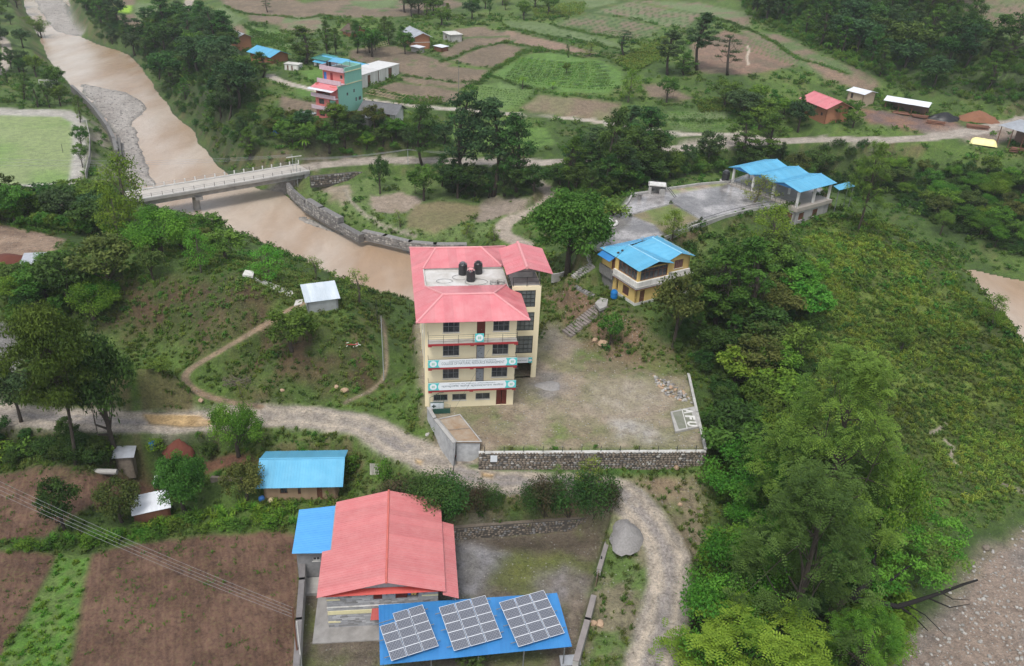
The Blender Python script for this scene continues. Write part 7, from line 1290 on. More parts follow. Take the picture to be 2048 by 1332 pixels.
# white goal-like frames on the far bank
for i, u in enumerate((80, 95)):
    t = MB(); [t.tube([(x, 0, 0), (x, 0, 2)], .12, 4) for x in (0, 1.6, 3.2)]; t.tube([(0, 0, 2), (3.2, 0, 2)], .12, 4); t.tube([(0, 0, 1), (3.2, 0, 1)], .1, 4); o = t.build('white_frame', M['white']); o.location = g1(u, 174); tag(o, ['left', 'right'][i]+' one of two white frames on the far bank', 'frame')
def rock(u, v, r, label, seed, m='stone3', flat=.65, z=None):
    g = g1(u, v) if z is None else P(u, v, z); t = MB(); t.blob((0, 0, r*flat*.5), (r, r*.8, r*flat), seed, 8, 5, .2); o = t.build('boulder', M[m]); o.location = g; o.rotation_euler = (0, 0, seed*1.3); return tag(o, label, 'boulder')
M['boulder'] = mat('tan_boulder', (.42,.29,.19), .9, (.30,.21,.15), 2, .6)
for i, (u, v, r, lb, m_) in enumerate(((1249,928,.42,'tan boulder at the foot of the yard wall','boulder'),(1352,938,.4,'reddish flat boulder near the right end of the yard wall','boulder'),(1186,1249,.4,'rounded boulder beside the lower right wall, left one','boulder'),(1200,1250,.45,'rounded boulder beside the lower right wall, right one','boulder'),(1205,690,.75,'big brown boulder on the bank above the yard','boulder'),(1190,682,.5,'smaller boulder behind the big brown one','boulder'),(402,802,.4,'tan boulder by the footpath','boulder'),(690,783,.5,'flat reddish stone on the grass bank','boulder'),(673,775,.35,'flat stone left of the reddish one','boulder'),(565,782,.3,'small brown stone in the grassy hollow','boulder'),(1972,1098,.5,'pale boulder at the foot of the spur beside the river bed','stone2'),(1360,1010,.3,'stone on the road verge','boulder'),(855,870,.3,'pale stone by the gate wall','stone3'))): rock(u, v, r, lb, i+3, m_)
# stones heaped by the right wall of the yard, each its own
pr = [MB().blob((0, 0, 0), (.5, .4, .32), 60+k, 7, 4, .2).mesh('stone', M[('stone3', 'boulder', 'stone', 'stone3')[k % 4]]) for k in range(8)]; rn = random.Random(9); w_ = W([(1305,752),(1340,765),(1375,790),(1385,812),(1350,800),(1318,775)]); n = 0
for _ in range(2000):
    if n >= 110: break
    c = np.array([rn.uniform(w_[:, 0].min(), w_[:, 0].max()), rn.uniform(w_[:, 1].min(), w_[:, 1].max())]); s = sdf(w_, c[:1], c[1:])[0]
    if s > .3*rn.random(): continue
    o = link('stone', pr[n % 8], None); o.location = (c[0], c[1], .05+min(-s, 1.)*.25*rn.random()); o.rotation_euler = (rn.random()*.5, rn.random()*.5, rn.random()*6); q = rn.uniform(.25, .6); o.scale = (q, q, q); tag(o, 'loose stone in the heap beside the right yard wall', 'stone', 'stones heaped beside the right yard wall'); n += 1
# scattered stones on the dry river bed and gravel bars: uncountable
def pebbles(name, mask, rho, rng_, label, m, sc=(.08, .28)):
    pr_ = np.clip(AREA*rho*mask, 0, 1)*inv_; g_ = np.random.default_rng(rng_); i = np.nonzero(g_.random(TN) < pr_)[0]; pts = np.stack([fx[i], fy[i], fz[i]+.02], -1); mesh = MB().blob((0, 0, 0), (1, .8, .55), rng_, 6, 4, .2).mesh('pebble', m); scatter(name, pts, mesh, sc[0]+(sc[1]-sc[0])*g_.random(len(i))**3, label, 'stones')
zi = lambda nm: np.isin(ZONE, [k for k, z in enumerate(ZN) if z[0] == nm])*1.
# tin scraps and debris
t = MB(); rn = random.Random(4)
for k in range(9): x, y = rn.uniform(-1.4, 1.4), rn.uniform(-.5, .5); t.tube([(x, y, .05+.03*k), (x+rn.uniform(-1.2, 1.2), y+rn.uniform(-.5, .5), .1+.03*k)], .05, 4)
o = t.build('scrap_heap', M['white']); o.location = g1(696, 692); tag(o, 'tangle of white and red scrap on the bank above the hollow', 'scrap')
t = MB(); [t.tube([(rn.uniform(-1.1, 1.1), rn.uniform(-.5, .5), .15), (rn.uniform(-1.1, 1.1), rn.uniform(-.5, .5), .35)], .05, 4) for _ in range(5)]; o = t.build('scrap_heap', M['red_trim']); o.location = g1(700, 690); tag(o, 'red pieces lying on the white scrap', 'scrap')
t = MB(); [t.tube([(rn.uniform(-1.8, 1.8), rn.uniform(-.8, .8), .1), (rn.uniform(-1.8, 1.8), rn.uniform(-.8, .8), 1.0)], .035, 4) for _ in range(26)]; o = t.build('brush_pile', M['barkl']); o.location = g1(475, 770); tag(o, 'pile of bare grey branches in the grassy hollow', 'brush pile')
# ================================================================ TREES AND SHRUBS, one by one
for a in [
 ('mango',1135,548,376,'big dense round tree standing behind the college roof',None,150),
 ('umbrella',148,930,612,'tall flat crowned tree with a bare leaning trunk beside the dirt road',None,185),
 ('mango2',232,905,658,'very dark narrow tree between the dirt road and the puddle',None,135),
 ('round_blue',42,842,745,'small dark tree at the roadside by the left edge',None,85),
 ('broad',478,912,808,'leafy bush like tree left of the blue roofed mud house',None,95),
 ('mango3',490,1003,926,'round mango tree at the corner of the blue roofed mud house',None,82),
 ('mango',372,1025,910,'large leaved round tree shading the white tin roofs',None,100),
 ('mango3',246,1042,958,'round tree left of the white tin shed',None,86),
 ('mango2',130,1058,958,'darker round tree at the end of the kitchen garden',None,92),
 ('bush_bright',322,932,872,'light green shrub beside the heap of red earth',None,52),
 ('airy',272,478,303,'open airy tree rising in front of the bridge',None,112),
 ('airy',240,490,380,'smaller airy tree beside the open one near the bridge',None,70),
 ('broad',322,512,418,'bright green spreading bushy tree below the bridge end',None,120),
 ('airy',402,545,455,'slender light tree on the left ridge path',None,62),
 ('round_olive',308,560,492,'yellowish green small tree on the left ridge',None,52),
 ('round_mid',455,520,462,'green tree on the river bank left of the concrete steps',None,80),
 ('airy',542,562,492,'bright tree beside the hilltop concrete steps',None,74),
 ('airy2',628,560,508,'thin yellowish sapling behind the tin hut',None,38),
 ('airy2',716,604,533,'thin yellowish sapling right of the tin hut',None,46),
 ('round_mid',585,705,625,'bright bush covering the bank below the tin hut',None,95),
 ('round_olive',215,590,470,'olive tree on the slope above the grassy hollow',None,120),
 ('round_dark',140,620,500,'dense dark tree beside the small grey roofed hut',None,120),
 ('round_mid',70,610,540,'green tree below the small grey roofed hut',None,80),
 ('broad',190,640,560,'green tree at the foot of the left bank',None,90),
 ('airy2',490,830,760,'small shrub at the roadside puddle',None,20),
 ('round_mid',325,780,720,'small bushy tree in the grassy hollow',None,50),
 ('hedge_bush',800,1014,942,'reddish green bush behind the red roofed hall, first from its ridge',None,110),
 ('hedge_bush2',868,1022,945,'dark tall bush behind the red roofed hall',None,110),
 ('hedge_bush',950,1026,955,'reddish bush right of the red roofed hall',None,80),
 ('hedge_bush2',835,1012,946,'dark green bush between the first two behind the hall',None,80),('hedge_bush2',905,1024,948,'dark green bush at the right corner of the hall roof',None,95),('hedge_bush2',978,1026,968,'low dark bush ending the row right of the hall',None,60),
 ('hedge_bush2',1140,1040,942,'dark green bush in the middle of the roadside hedge',None,95),('hedge_bush2',1062,1042,965,'low dark bush at the left end of the roadside hedge',None,70),('hedge_bush',1212,1030,945,'reddish bush at the road bend end of the hedge',None,70),
 ('hedge_bush',1090,1048,938,'large reddish bush in the hedge by the road bend',None,105),
 ('hedge_bush2',1185,1045,928,'dark bush at the right end of the roadside hedge',None,100),
 ('airy2',1172,1010,920,'bright green young tree poking out of the roadside hedge',None,52),
 ('airy2',1115,1000,935,'small bright sapling in the roadside hedge',None,30),
 ('bush_bright',768,958,912,'light green bush right of the cloth tent',None,40),
 ('bush_bright',706,940,905,'bright shrub beside the blue roofed mud house',None,50),
 ('airy2',660,1000,965,'small light sapling in front of the mud house door',None,26),
 ('bush_olive',948,1345,1300,'reddish tipped shrub in front of the solar roof',None,90),
 ('feather',1600,1150,690,'huge feathery acacia tree above the road in the lower right',None,330),
 ('feather_dark',1560,1330,935,'dark feathery acacia tree overhanging the road bend',None,300),
 ('broad',1450,1240,1075,'bright leafy tree at the edge of the road, lower right',None,170),
 ('broad',1430,1330,1170,'bright bushy tree below it beside the road',None,190),
 ('feather_bright',1500,1400,1225,'bright feathery treetop at the bottom edge',None,360),
 ('feather_bright',1690,1420,1215,'green feathery treetop at the bottom edge beside the river bed',None,200),
 ('broad',1730,1130,900,'bright green broadleaf tree behind the feathery acacia',None,150),
 ('round_olive',1345,695,548,'olive green tree in front of the yellow house',None,95),
 ('tall_mid',1432,655,486,'green tree right of the yellow house roof',None,110),
 ('tall_mid',1480,660,470,'light green tree below the blue roofed pavilion',None,120),
 ('airy',1345,480,418,'bright tree on the edge of the hilltop lawn',None,60),
 ('airy2',1505,405,348,'slim light green tree in front of the pavilion columns',None,62),
 ('airy',1545,505,408,'crooked dark branched tree with yellow leaves below the pavilion',None,95),
 ('feather',1715,462,275,'tall narrow feathery tree right of the blue roofed pavilion',None,95),
 ('round_mid',1218,690,628,'small round shrub beside the stone stairs',None,48),
 ('bush_yellow',1225,430,385,'yellow green bushes on the rim of the wet terrace',None,70),
 ('bush_yellow',1195,440,408,'yellow green bush by the round stone seat',None,40),
 ('bush_dark',1342,408,398,'tiny clipped bush at the far corner of the lawn',None,9),('bush_dark',1260,434,423,'tiny clipped bush at the near corner of the lawn',None,9),('bush_dark',1403,440,430,'tiny clipped bush at the right corner of the lawn',None,9),
 ('tall_dark',845,330,205,'dark roadside tree below the slate roofed house',None,72),
 ('tall_blue',936,380,180,'tall dark tree left of the roadside clump',None,92),
 ('tall_blue2',985,392,193,'tallest dark tree of the roadside clump',None,100),
 ('tall_dark',1030,388,222,'dark tree at the right of the roadside clump',None,85),
 ('tall_blue',1188,375,252,'dark tree over the main road, first of four',None,80),
 ('tall_dark',1219,388,214,'tall dark tree with a straight trunk over the main road',None,85),
 ('tall_blue2',1253,338,208,'tall dark tree behind the straight trunked one',None,70),
 ('tall_dark',1290,355,210,'broad dark tree before the main road bend',None,95),
 ('round_blue',1371,350,288,'small dark tree below the main road bend',None,32),
 ('round_blue',1415,335,262,'rounded dark tree at the main road bend',None,52),
 ('tall_mid',1478,322,222,'green tree beside the main road right of the bend',None,60),
 ('tall_mid',1530,330,225,'leafy tree standing left of the red roofed house',None,70),
 ('round_dark',760,388,308,'narrow dark tree in the river flat',None,42),
 ('round_mid',848,400,330,'small tree by the road below the power pole',None,60),
 ('round_blue',905,385,330,'low dark tree by the bare patch',None,50),
 ('airy2',800,452,418,'single sapling beside the fallow plot',None,24),('airy2',990,480,448,'sapling on the corner of the fallow plot',None,22),('airy2',930,470,445,'low shrub on the river flat path',None,26),
 ('tall_blue2',1395,140,22,'tall thin tree with forked trunk on the terraces',None,68),
 ('thin',1455,150,68,'second thin tree on the terraces',None,48),
 ('thin',1250,112,60,'lone dark tree in the maize field',None,36),
 ('tall_blue2',1335,150,58,'dark tree left of the tall thin tree',None,60),
 ('tall_mid',1368,150,105,'shorter tree below the tall thin ones',None,40),
 ('airy',1255,205,138,'pale feathery tree at the vegetable terraces',None,52),
 ('round_mid',1333,205,153,'heart shaped green tree above the upper road',None,38),
 ('poplar',1137,115,87,'small pillar shaped tree among the terraces',None,11),
 ('airy2',1175,112,84,'small pale tree beside the pillar shaped one',None,28),
 ('round_mid',1132,148,125,'small tree within the vegetable terraces',None,16),
 ('banana',1045,178,142,'clump of banana plants on the vegetable terraces',None,34),
 ('banana',1105,178,158,'small banana plant below the vegetable rows',None,22),
 ('thin',536,25,-6,'lone small tree in the top ploughed field',None,18),
 ('tall_mid',610,128,50,'leafy tree beside the blue roofed farmhouse',None,72),('tall_mid',655,115,40,'narrow tree right of the blue roofed farmhouse',None,30),
 ('tall_mid',525,155,102,'green tree in front of the blue roofed farmhouse',None,46),
 ('round_mid',675,265,206,'round green tree in front of the pink house',None,38),('round_olive',708,250,222,'low olive tree beside the pink house',None,44),('round_mid',760,260,218,'small tree in front of the slate roofed house',None,24),
 ('round_mid',785,285,235,'bright tree right of the slate roofed house',None,40),
 ('poplar',160,245,190,'slim young tree at the corner of the playing field',None,22),('round_mid',165,300,250,'young tree beside the sports track, upper',None,30),('round_mid',165,335,285,'young tree beside the sports track, lower',None,26),
 ('poplar',48,200,145,'first pale tree of the row above the playing field',None,32),('poplar',75,215,165,'second tree of the row above the playing field',None,28),('poplar',100,215,165,'third tree of the row above the playing field',None,28),('round_mid',122,212,170,'rounded tree ending the row above the playing field',None,34),('round_mid',112,180,132,'dark tree behind the white frames on the far bank',None,40),
 ('bamboo',82,75,32,'drooping bamboo clump on the far river bank',None,50),
 ('broad_yellow',1880,470,418,'bright young tree on the far end of the spur',None,34),('airy',1985,650,590,'open tree leaning over the right river bend',None,60),
 ('round_mid',1800,700,655,'low shrub tree on the green spur',None,40),('bush_bright',1640,560,515,'round shrub on the spur below the pavilion',None,46),
 ('banana',610,300,270,'banana plant below the pink house',None,30),('banana',560,270,232,'banana plants on the bank left of the pink house',None,26),('banana',1705,108,82,'banana plant at the foot of the hillside wood',None,26),('banana',1655,100,78,'second banana plant at the foot of the hillside wood',None,22),
 ('round_bright',1225,365,330,'bright bush tree before the concrete tank stand',None,40),('round_bright',1330,350,330,'bright bush behind the concrete tank stand',None,44),
]: tr(*a[:5], wpx=a[6], group=a[5])
ADJ = dict(blue='bluish', dark='dark', mid='green', bright='bright', olive='olive', broad='leafy', thin='thin', bush='leafy')
def forest(poly, n, keys, hr, label, group, ws=(.95, 1.5), mind=2.6, seed=1, zoff=0.):
    """trees one can tell apart filling a wooded patch whose outline on the ground is given in pixels"""
    w_ = W(poly) if not isinstance(poly, np.ndarray) else poly; rn = random.Random(seed); pts = []; x0, y0 = w_[:, :2].min(0); x1, y1 = w_[:, :2].max(0); t = 0
    while len(pts) < n and t < 4000:
        t += 1; c = np.array([rn.uniform(x0, x1), rn.uniform(y0, y1)])
        if sdf(w_, c[:1], c[1:])[0] > 0 or any(np.hypot(*(c-q)) < mind for q in pts): continue
        if min(sdf(RIVER, c[:1], c[1:])[0], sdf(RIVER2, c[:1], c[1:])[0]) < 1.: continue
        if min(pdist(L, c[:1], c[1:])[0][0] for L in (ROAD, ROADF, ROADU)) < 4: continue
        pts.append(c)
    q_ = np.array([[p[0], p[1]] for p in poly if len(p) == 2], float); u0, v0 = q_.min(0); u1, v1 = q_.max(0)
    for i, c in enumerate(pts):
        zz = float(HZ(c[0], c[1])); k_ = rn.choice(keys); h_ = rn.uniform(*hr); pu, pv_ = pxl(c[0], c[1], zz); a = ADJ[k_.split('_')[-1].rstrip('2')] if '_' in k_ else ADJ[k_]
        h3 = ('left', 'middle', 'right')[int(np.clip((pu-u0)/(u1-u0)*3, 0, 2))]; v3 = ('upper', 'central', 'lower')[int(np.clip((pv_-v0)/(v1-v0)*3, 0, 2))]; sz = 'tall' if h_ > hr[0]+(hr[1]-hr[0])*.66 else 'low' if h_ < hr[0]+(hr[1]-hr[0])*.33 else ''
        plant(k_, (c[0], c[1], zz), h_, ('%s %s %s, %s %s part' % (sz, a, label, v3, h3)).strip(), group, rn.uniform(*ws), rn.random()*6.28)
TB = ['tall_blue', 'tall_dark', 'tall_mid', 'round_blue', 'round_dark', 'tall_dark2']; RB = ['round_mid', 'round_dark', 'round_olive', 'round_bright']
forest([(150,0),(200,70),(270,112),(310,150),(350,215),(400,270),(420,315),(500,322),(545,300),(520,250),(500,180),(470,120),(400,80),(360,60),(300,75),(240,55),(200,0)], 74, TB+['round_mid'], (6, 12), 'tree in the riverside wood', 'trees in the dense riverside wood', mind=3., seed=3)
forest([(300,60),(350,20),(400,60),(470,110),(420,140),(340,90)], 9, ['tall_blue', 'tall_dark', 'thin'], (12, 17), 'tree by the farm track', 'tall trees by the farm track', mind=4, seed=4)
forest([(-60,0),(35,0),(45,50),(70,110),(100,150),(120,195),(60,170),(0,190),(-60,180)], 28, ['round_mid', 'round_dark', 'round_blue', 'tall_mid'], (4, 8), 'tree on the upstream left bank', 'trees on the upstream left bank', mind=3.5, seed=5)
forest([(-60,420),(0,405),(110,400),(240,415),(240,470),(160,470),(60,455),(-60,450)], 20, ['round_mid', 'round_dark', 'round_olive', 'round_blue', 'broad'], (4.5, 7.5), 'tree before the bridge road', 'trees in the row before the bridge road', mind=2.8, seed=6)
forest([(180,480),(260,500),(330,520),(400,520),(470,510),(470,480),(380,475),(280,470)], 9, RB, (3, 5.5), 'tree on the river ridge', 'trees on the ridge above the river', mind=3, seed=7)
forest([(30,560),(130,560),(220,560),(200,620),(120,650),(40,640)], 8, ['round_mid', 'round_dark', 'broad'], (3.5, 6), 'tree below the rubble clearing', 'trees on the left bank', mind=2.8, seed=8)
forest([(560,240),(640,262),(700,275),(830,270),(900,290),(800,305),(680,308),(570,300),(540,270)], 28, ['round_mid', 'round_bright', 'round_blue', 'round_dark', 'round_olive'], (3, 6.5), 'tree below the pink house', 'bushy trees below the pink house', mind=2.6, seed=9)
forest([(660,95),(720,85),(800,75),(820,110),(770,125),(700,110),(660,120)], 10, ['tall_mid', 'tall_dark', 'round_mid'], (6, 9), 'tree near the thatched house', 'trees behind the white compound', mind=3.5, seed=10)
forest([(800,25),(860,10),(940,15),(1000,0),(1080,0),(1120,25),(1080,42),(1000,52),(900,55),(830,45)], 20, ['round_mid', 'tall_mid', 'round_dark', 'round_blue'], (5, 9), 'tree of the top grove', 'trees of the grove at the top edge', mind=5, seed=11)
forest([(1480,-10),(1700,-20),(1900,-20),(1960,50),(2080,130),(2090,230),(2000,205),(1900,185),(1820,180),(1740,150),(1660,110),(1560,60),(1500,30)], 84, TB, (7, 13), 'tree of the hillside wood', 'trees of the wood on the upper right slope', mind=3.6, seed=12)
forest([(1440,215),(1520,215),(1600,232),(1700,235),(1720,262),(1600,268),(1500,272)], 14, ['round_mid', 'round_bright', 'tall_mid', 'round_blue'], (4, 8), 'tree by the red roofed farmhouse', 'trees around the red roofed house', mind=3.4, seed=13)
forest([(1100,350),(1200,345),(1330,338),(1430,320),(1450,345),(1350,355),(1270,378),(1200,405),(1140,400)], 22, ['round_dark', 'round_blue', 'round_mid', 'tall_dark'], (4, 7), 'tree in the roadside thicket', 'trees in the thicket below the main road', mind=3, seed=14)
forest(WOODS['belt'], 9, ['tall_dark', 'tall_blue', 'round_dark'], (5, 10), 'tree of the roadside clump', 'trees of the roadside clump', mind=2.6, seed=22)
forest([(1130,340),(1200,372),(1300,350),(1340,330),(1340,365),(1200,400),(1130,385)], 12, ['tall_dark', 'tall_blue', 'tall_mid'], (8, 13), 'tree rising over the main road', 'tall trees over the main road', mind=3.4, seed=23)
forest([(1480,310),(1600,305),(1700,300),(1760,310),(1780,360),(1720,400),(1640,360),(1560,345),(1480,340)], 16, ['round_dark', 'round_mid', 'tall_dark2', 'round_olive'], (4, 7), 'tree behind the pavilion', 'trees in the ravine behind the pavilion', mind=3, seed=15)
forest([(1780,335),(1940,345),(2100,370),(2150,520),(2000,500),(1900,460),(1800,400)], 40, ['round_bright', 'round_mid', 'broad', 'round_olive'], (3, 5.5), 'tree across the right river bend', 'bushy trees across the right river bend', mind=4, seed=16)
forest([(1375,660),(1420,600),(1460,560),(1530,520),(1590,560),(1620,640),(1590,760),(1560,830),(1480,840),(1450,770),(1410,710)], 36, ['round_mid', 'round_dark', 'tall_mid', 'round_bright', 'round_olive'], (4, 6.8), 'tree of the spur wood', 'trees of the wood on the spur', mind=2.9, seed=17)
forest([(1448,880),(1530,850),(1640,960),(1620,1080),(1510,1100),(1448,1000)], 16, ['broad', 'round_mid', 'round_dark'], (4.5, 7.5), 'tree near the yard wall corner', 'trees of the lower wood', mind=3, seed=18)
forest([(1440,1130),(1560,1130),(1720,1150),(1760,1280),(1650,1400),(1450,1400),(1420,1250)], 16, ['broad', 'round_bright', 'round_mid', 'feather_dark'], (4.5, 7), 'tree of the bottom right wood', 'trees of the roadside wood at the bottom', mind=3, seed=19)
forest([(-40,860),(60,868),(180,878),(290,872),(400,868),(420,890),(300,905),(150,915),(-40,915)], 20, ['bush_mid', 'bush_bright', 'bush_dark', 'hedge_bush2'], (1.8, 3.2), 'bush below the dirt road', 'bushes on the bank below the dirt road', mind=1.8, seed=20)
forest([(40,1095),(200,1070),(330,1050),(560,1040),(560,1058),(330,1072),(200,1098),(60,1105)], 16, ['bush_mid', 'bush_bright', 'bush_mid'], (.8, 1.8), 'bush along the brown fields', 'low bushes along the brown fields', mind=1.6, seed=21)
forest([(1450,1010),(1950,830),(2080,760),(2090,920),(1960,1000),(1860,1010),(1750,960)], 0, RB, (1, 2), 'x', 'x')
# ================================================================ GROUND COVER nobody could count, scattered as instances
def scatter(name, pts, mesh, scl, label, cat):
    """one object whose points carry copies of a small plant mesh"""
    me = bpy.data.meshes.new(name); n = len(pts)
    if not n: return
    me.vertices.add(n); me.vertices.foreach_set('co', np.asarray(pts, np.float32).ravel())
    a = me.attributes.new('scl', 'FLOAT', 'POINT'); a.data.foreach_set('value', np.asarray(scl, np.float32)); rt = np.zeros((n, 3), np.float32); rt[:, 2] = np.random.random(n)*6.28; rt[:, :2] = np.random.normal(size=(n, 2))*.12
    a = me.attributes.new('rot', 'FLOAT_VECTOR', 'POINT'); a.data.foreach_set('vector', rt.ravel()); o = link(name, me); tag(o, label, cat, kind='stuff')
    src = bpy.data.objects.new(name+'_plant', mesh)
    g = bpy.data.node_groups.new(name, 'GeometryNodeTree'); g.interface.new_socket('Geometry', in_out='INPUT', socket_type='NodeSocketGeometry'); g.interface.new_socket('Geometry', in_out='OUTPUT', socket_type='NodeSocketGeometry')
    N, L = g.nodes, g.links; gi, go = N.new('NodeGroupInput'), N.new('NodeGroupOutput'); ip = N.new('GeometryNodeInstanceOnPoints'); oi = N.new('GeometryNodeObjectInfo'); oi.inputs['As Instance'].default_value = True; oi.inputs['Object'].default_value = src
    def na(nm, dt): q = N.new('GeometryNodeInputNamedAttribute'); q.data_type = dt; q.inputs[0].default_value = nm; return q.outputs[0]
    er = N.new('FunctionNodeEulerToRotation'); L.new(na('rot', 'FLOAT_VECTOR'), er.inputs[0]); L.new(er.outputs[0], ip.inputs['Rotation']); L.new(na('scl', 'FLOAT'), ip.inputs['Scale'])
    L.new(gi.outputs[0], ip.inputs['Points']); L.new(oi.outputs['Geometry'], ip.inputs['Instance']); L.new(ip.outputs[0], go.inputs[0]); md = o.modifiers.new('plants', 'NODES'); md.node_group = g; return o
def tuft_mesh(name, m, n=34, h=.6, r=.3, seed=1, w=.05, arch=.5):
    rng = np.random.default_rng(seed); V = []; lc = []
    for k in range(n):
        a = rng.random()*6.28; o = rng.normal(size=2)*r*.35; L_ = h*(.6+.6*rng.random()); d = np.array([math.cos(a), math.sin(a)])*arch*L_; s = np.array([-math.sin(a), math.cos(a), 0])*w
        p0 = np.array([o[0], o[1], -.05]); p1 = np.array([o[0]+d[0]*.4, o[1]+d[1]*.4, L_*.7]); p2 = np.array([o[0]+d[0], o[1]+d[1], L_*.85])
        V += [p0-s, p0+s, p1+s, p1-s, p1-s, p1+s, p2+s*.2, p2-s*.2]; lc += [rng.random()]*8
    V = np.array(V); return leaf_mesh(name, V, np.arange(len(V)).reshape(-1, 4), np.array(lc), m)
def shrub_mesh(name, m, seed, R=.55, n=70, size=.2, asp=.5, hf=.8):
    rng = np.random.default_rng(seed); return leaf_mesh(name, *leaves([(np.array([rng.normal()*R*.35, rng.normal()*R*.35, R*hf*(.3+.5*rng.random())]), (R*.55, R*.55, R*.45), n//4, rng.random()) for _ in range(4)], size, asp, .4, .1, rng), m)
AREA = np.zeros((nv, nu)); AREA[:-1, :-1] = np.hypot(TX[1:, :-1]-TX[:-1, :-1], TY[1:, :-1]-TY[:-1, :-1])*np.hypot(TX[:-1, 1:]-TX[:-1, :-1], TY[:-1, 1:]-TY[:-1, :-1]); AREA = AREA.ravel()
DST = np.hypot(fx, fy); inv_ = (UU.ravel() > -60) & (UU.ravel() < 2110) & (VV.ravel() > -60) & (VV.ravel() < 1420)
for L, hw in ((ROAD, 2.5), (ROADF, 3.2), (ROADU, 2), (ROADD, 2), (ROADN, 2.2), (ROADL, 2.2), (PATH, .9), (PATH2, .7)):
    DENS[pdist(L, fx, fy)[0] < hw] = 0
LAND = ~((sdf(RIVER, fx, fy) < 1.2) | (sdf(RIVER2, fx, fy) < 1.2)) & (fz > ZR+.35)
for L, hw in ((ROAD, 2.5), (ROADF, 3.2), (ROADU, 2.2), (ROADD, 2.2), (ROADN, 2.2), (ROADL, 2.2), (PATH, .9), (PATH2, .7)): LAND &= pdist(L, fx, fy)[0] > hw
LAND = LAND*1.
DENS[(sdf(RIVER, fx, fy) < .6) | (sdf(RIVER2, fx, fy) < .6)] = 0; DENS[sdf([LC(-.6,-.4),LC(14.5,-.4),LC(14.5,20),LC(-.6,20)], fx, fy) < .3] = 0
def pick(rho, mask, seed):
    rng = np.random.default_rng(seed); pr = np.clip(AREA*rho*mask, 0, 1)*inv_; i = np.nonzero(rng.random(TN) < pr*LAND)[0]; j = rng.normal(size=(len(i), 2))*.1*np.sqrt(AREA[i])[:, None]
    return np.stack([fx[i]+j[:, 0], fy[i]+j[:, 1], fz[i]-.02], -1), i, rng
nz = fbm(fx, fy, 9, 3, 301); nz2 = fbm(fx, fy, 5, 3, 311); near = DST < 170; gnd = ZONE == 0
sm_ = lambda k, m, R=.5, n=60, size=.2: shrub_mesh('shrub', LF[m], k, R, n, size)
p_, i_, r_ = pick(1.5, DENS*near*sstep(.42, .56, nz), 1); scatter('undergrowth', p_, sm_(1, 'mid'), .35+r_.random(len(p_))**2*1.1, 'green low shrubs growing all over the banks and slopes', 'undergrowth')
p_, i_, r_ = pick(1.3, DENS*near*sstep(.42, .6, nz2), 2); scatter('undergrowth', p_, sm_(2, 'yellow', .45), .35+r_.random(len(p_))**2*1., 'yellow green low shrubs mixed through the slopes', 'undergrowth')
p_, i_, r_ = pick(1.0, DENS*near*sstep(.58, .4, nz), 3); scatter('undergrowth', p_, sm_(3, 'olive', .5), .35+r_.random(len(p_))**2*1.1, 'olive brown scrub on the barer parts of the slopes', 'undergrowth')
p_, i_, r_ = pick(.5, DENS*near*sstep(.45, .7, fbm(fx, fy, 7, 3, 331)), 31); scatter('undergrowth', p_, sm_(31, 'dark', .6), .4+r_.random(len(p_))**2*1.3, 'dark bushes dotted over the slopes', 'undergrowth')
p_, i_, r_ = pick(3.2, np.clip(DENS, .22, 1)*gnd*(DST < 125)*(SLOPE < 3), 4); scatter('tall_grass', p_, tuft_mesh('tuft', LF['grass'], 16, .42, .35, 1, .035, .6), .5+r_.random(len(p_))*.9, 'long grass tufts on verges, banks and slopes', 'grass')
p_, i_, r_ = pick(.35, np.clip(DENS, .15, 1)*(DST >= 125)*(DST < 330)*gnd, 5); scatter('undergrowth', p_, shrub_mesh('shrub', LF['mid'], 5, .8, 60, .34), .4+r_.random(len(p_))**2*1.2, 'bushes and tall weeds scattered between the far fields', 'undergrowth')
p_, i_, r_ = pick(2.4, (sdf(W([(1600,480),(1760,446),(1850,510),(1960,610),(2080,740),(2120,900),(2000,1010),(1850,1000),(1720,960),(1640,860),(1600,700)]), fx, fy) < 0)*sstep(.38, .55, fbm(fx, fy, 3.5, 3, 341)), 33); scatter('hill_grass', p_, tuft_mesh('tuft', LF['hill'], 22, .5, .4, 8, .045, .7), .6+r_.random(len(p_))*.9, 'bright grass covering the steep spur on the right', 'grass')
for k_, q_ in WOODS.items():
    far_ = k_ in ('river', 'up', 'pink', 'left'); p_, i_, r_ = pick(.16 if far_ else .3, (sdf(W(q_), fx, fy) < 1)*(DENS > 0)*1., 40); scatter('understory', p_, PROTO[('round_dark', 'round_mid', 'bush_dark', 'bush_mid')[(len(k_)+far_) % 4]][1], (.22+r_.random(len(p_))*.25) if (len(k_)+far_) % 4 < 2 else .5+r_.random(len(p_))*.8, 'dark leafy understory filling the gaps between trees', 'understory')
ZONE_FIELD = np.isin(ZONE, [k for k, z in enumerate(ZN) if z[0] == 'field'])*1.
p_, i_, r_ = pick(1.5, (SPK > .3)*(ZONE_FIELD)*(DST < 110)*sstep(.45, .62, fbm(fx, fy, 2.2, 3, 321)), 6); scatter('crop_seedlings', p_, tuft_mesh('seedling', LF['mid'], 9, .24, .25, 3, .04, .8), .4+r_.random(len(p_))*.5, 'young crop seedlings dotting the brown fields', 'seedlings')
p_, i_, r_ = pick(1.6, np.isin(ZONE, [k for k, z in enumerate(ZN) if z[1] and z[1].startswith('bright green strip')])*1., 7); scatter('green_crop', p_, tuft_mesh('crop', LF['bright'], 16, .3, .35, 4, .05, .6), .6+r_.random(len(p_))*.6, 'dense young green crop between the brown fields', 'crop')
veg_ = lambda uv: sdf(W(uv), fx, fy) < 0
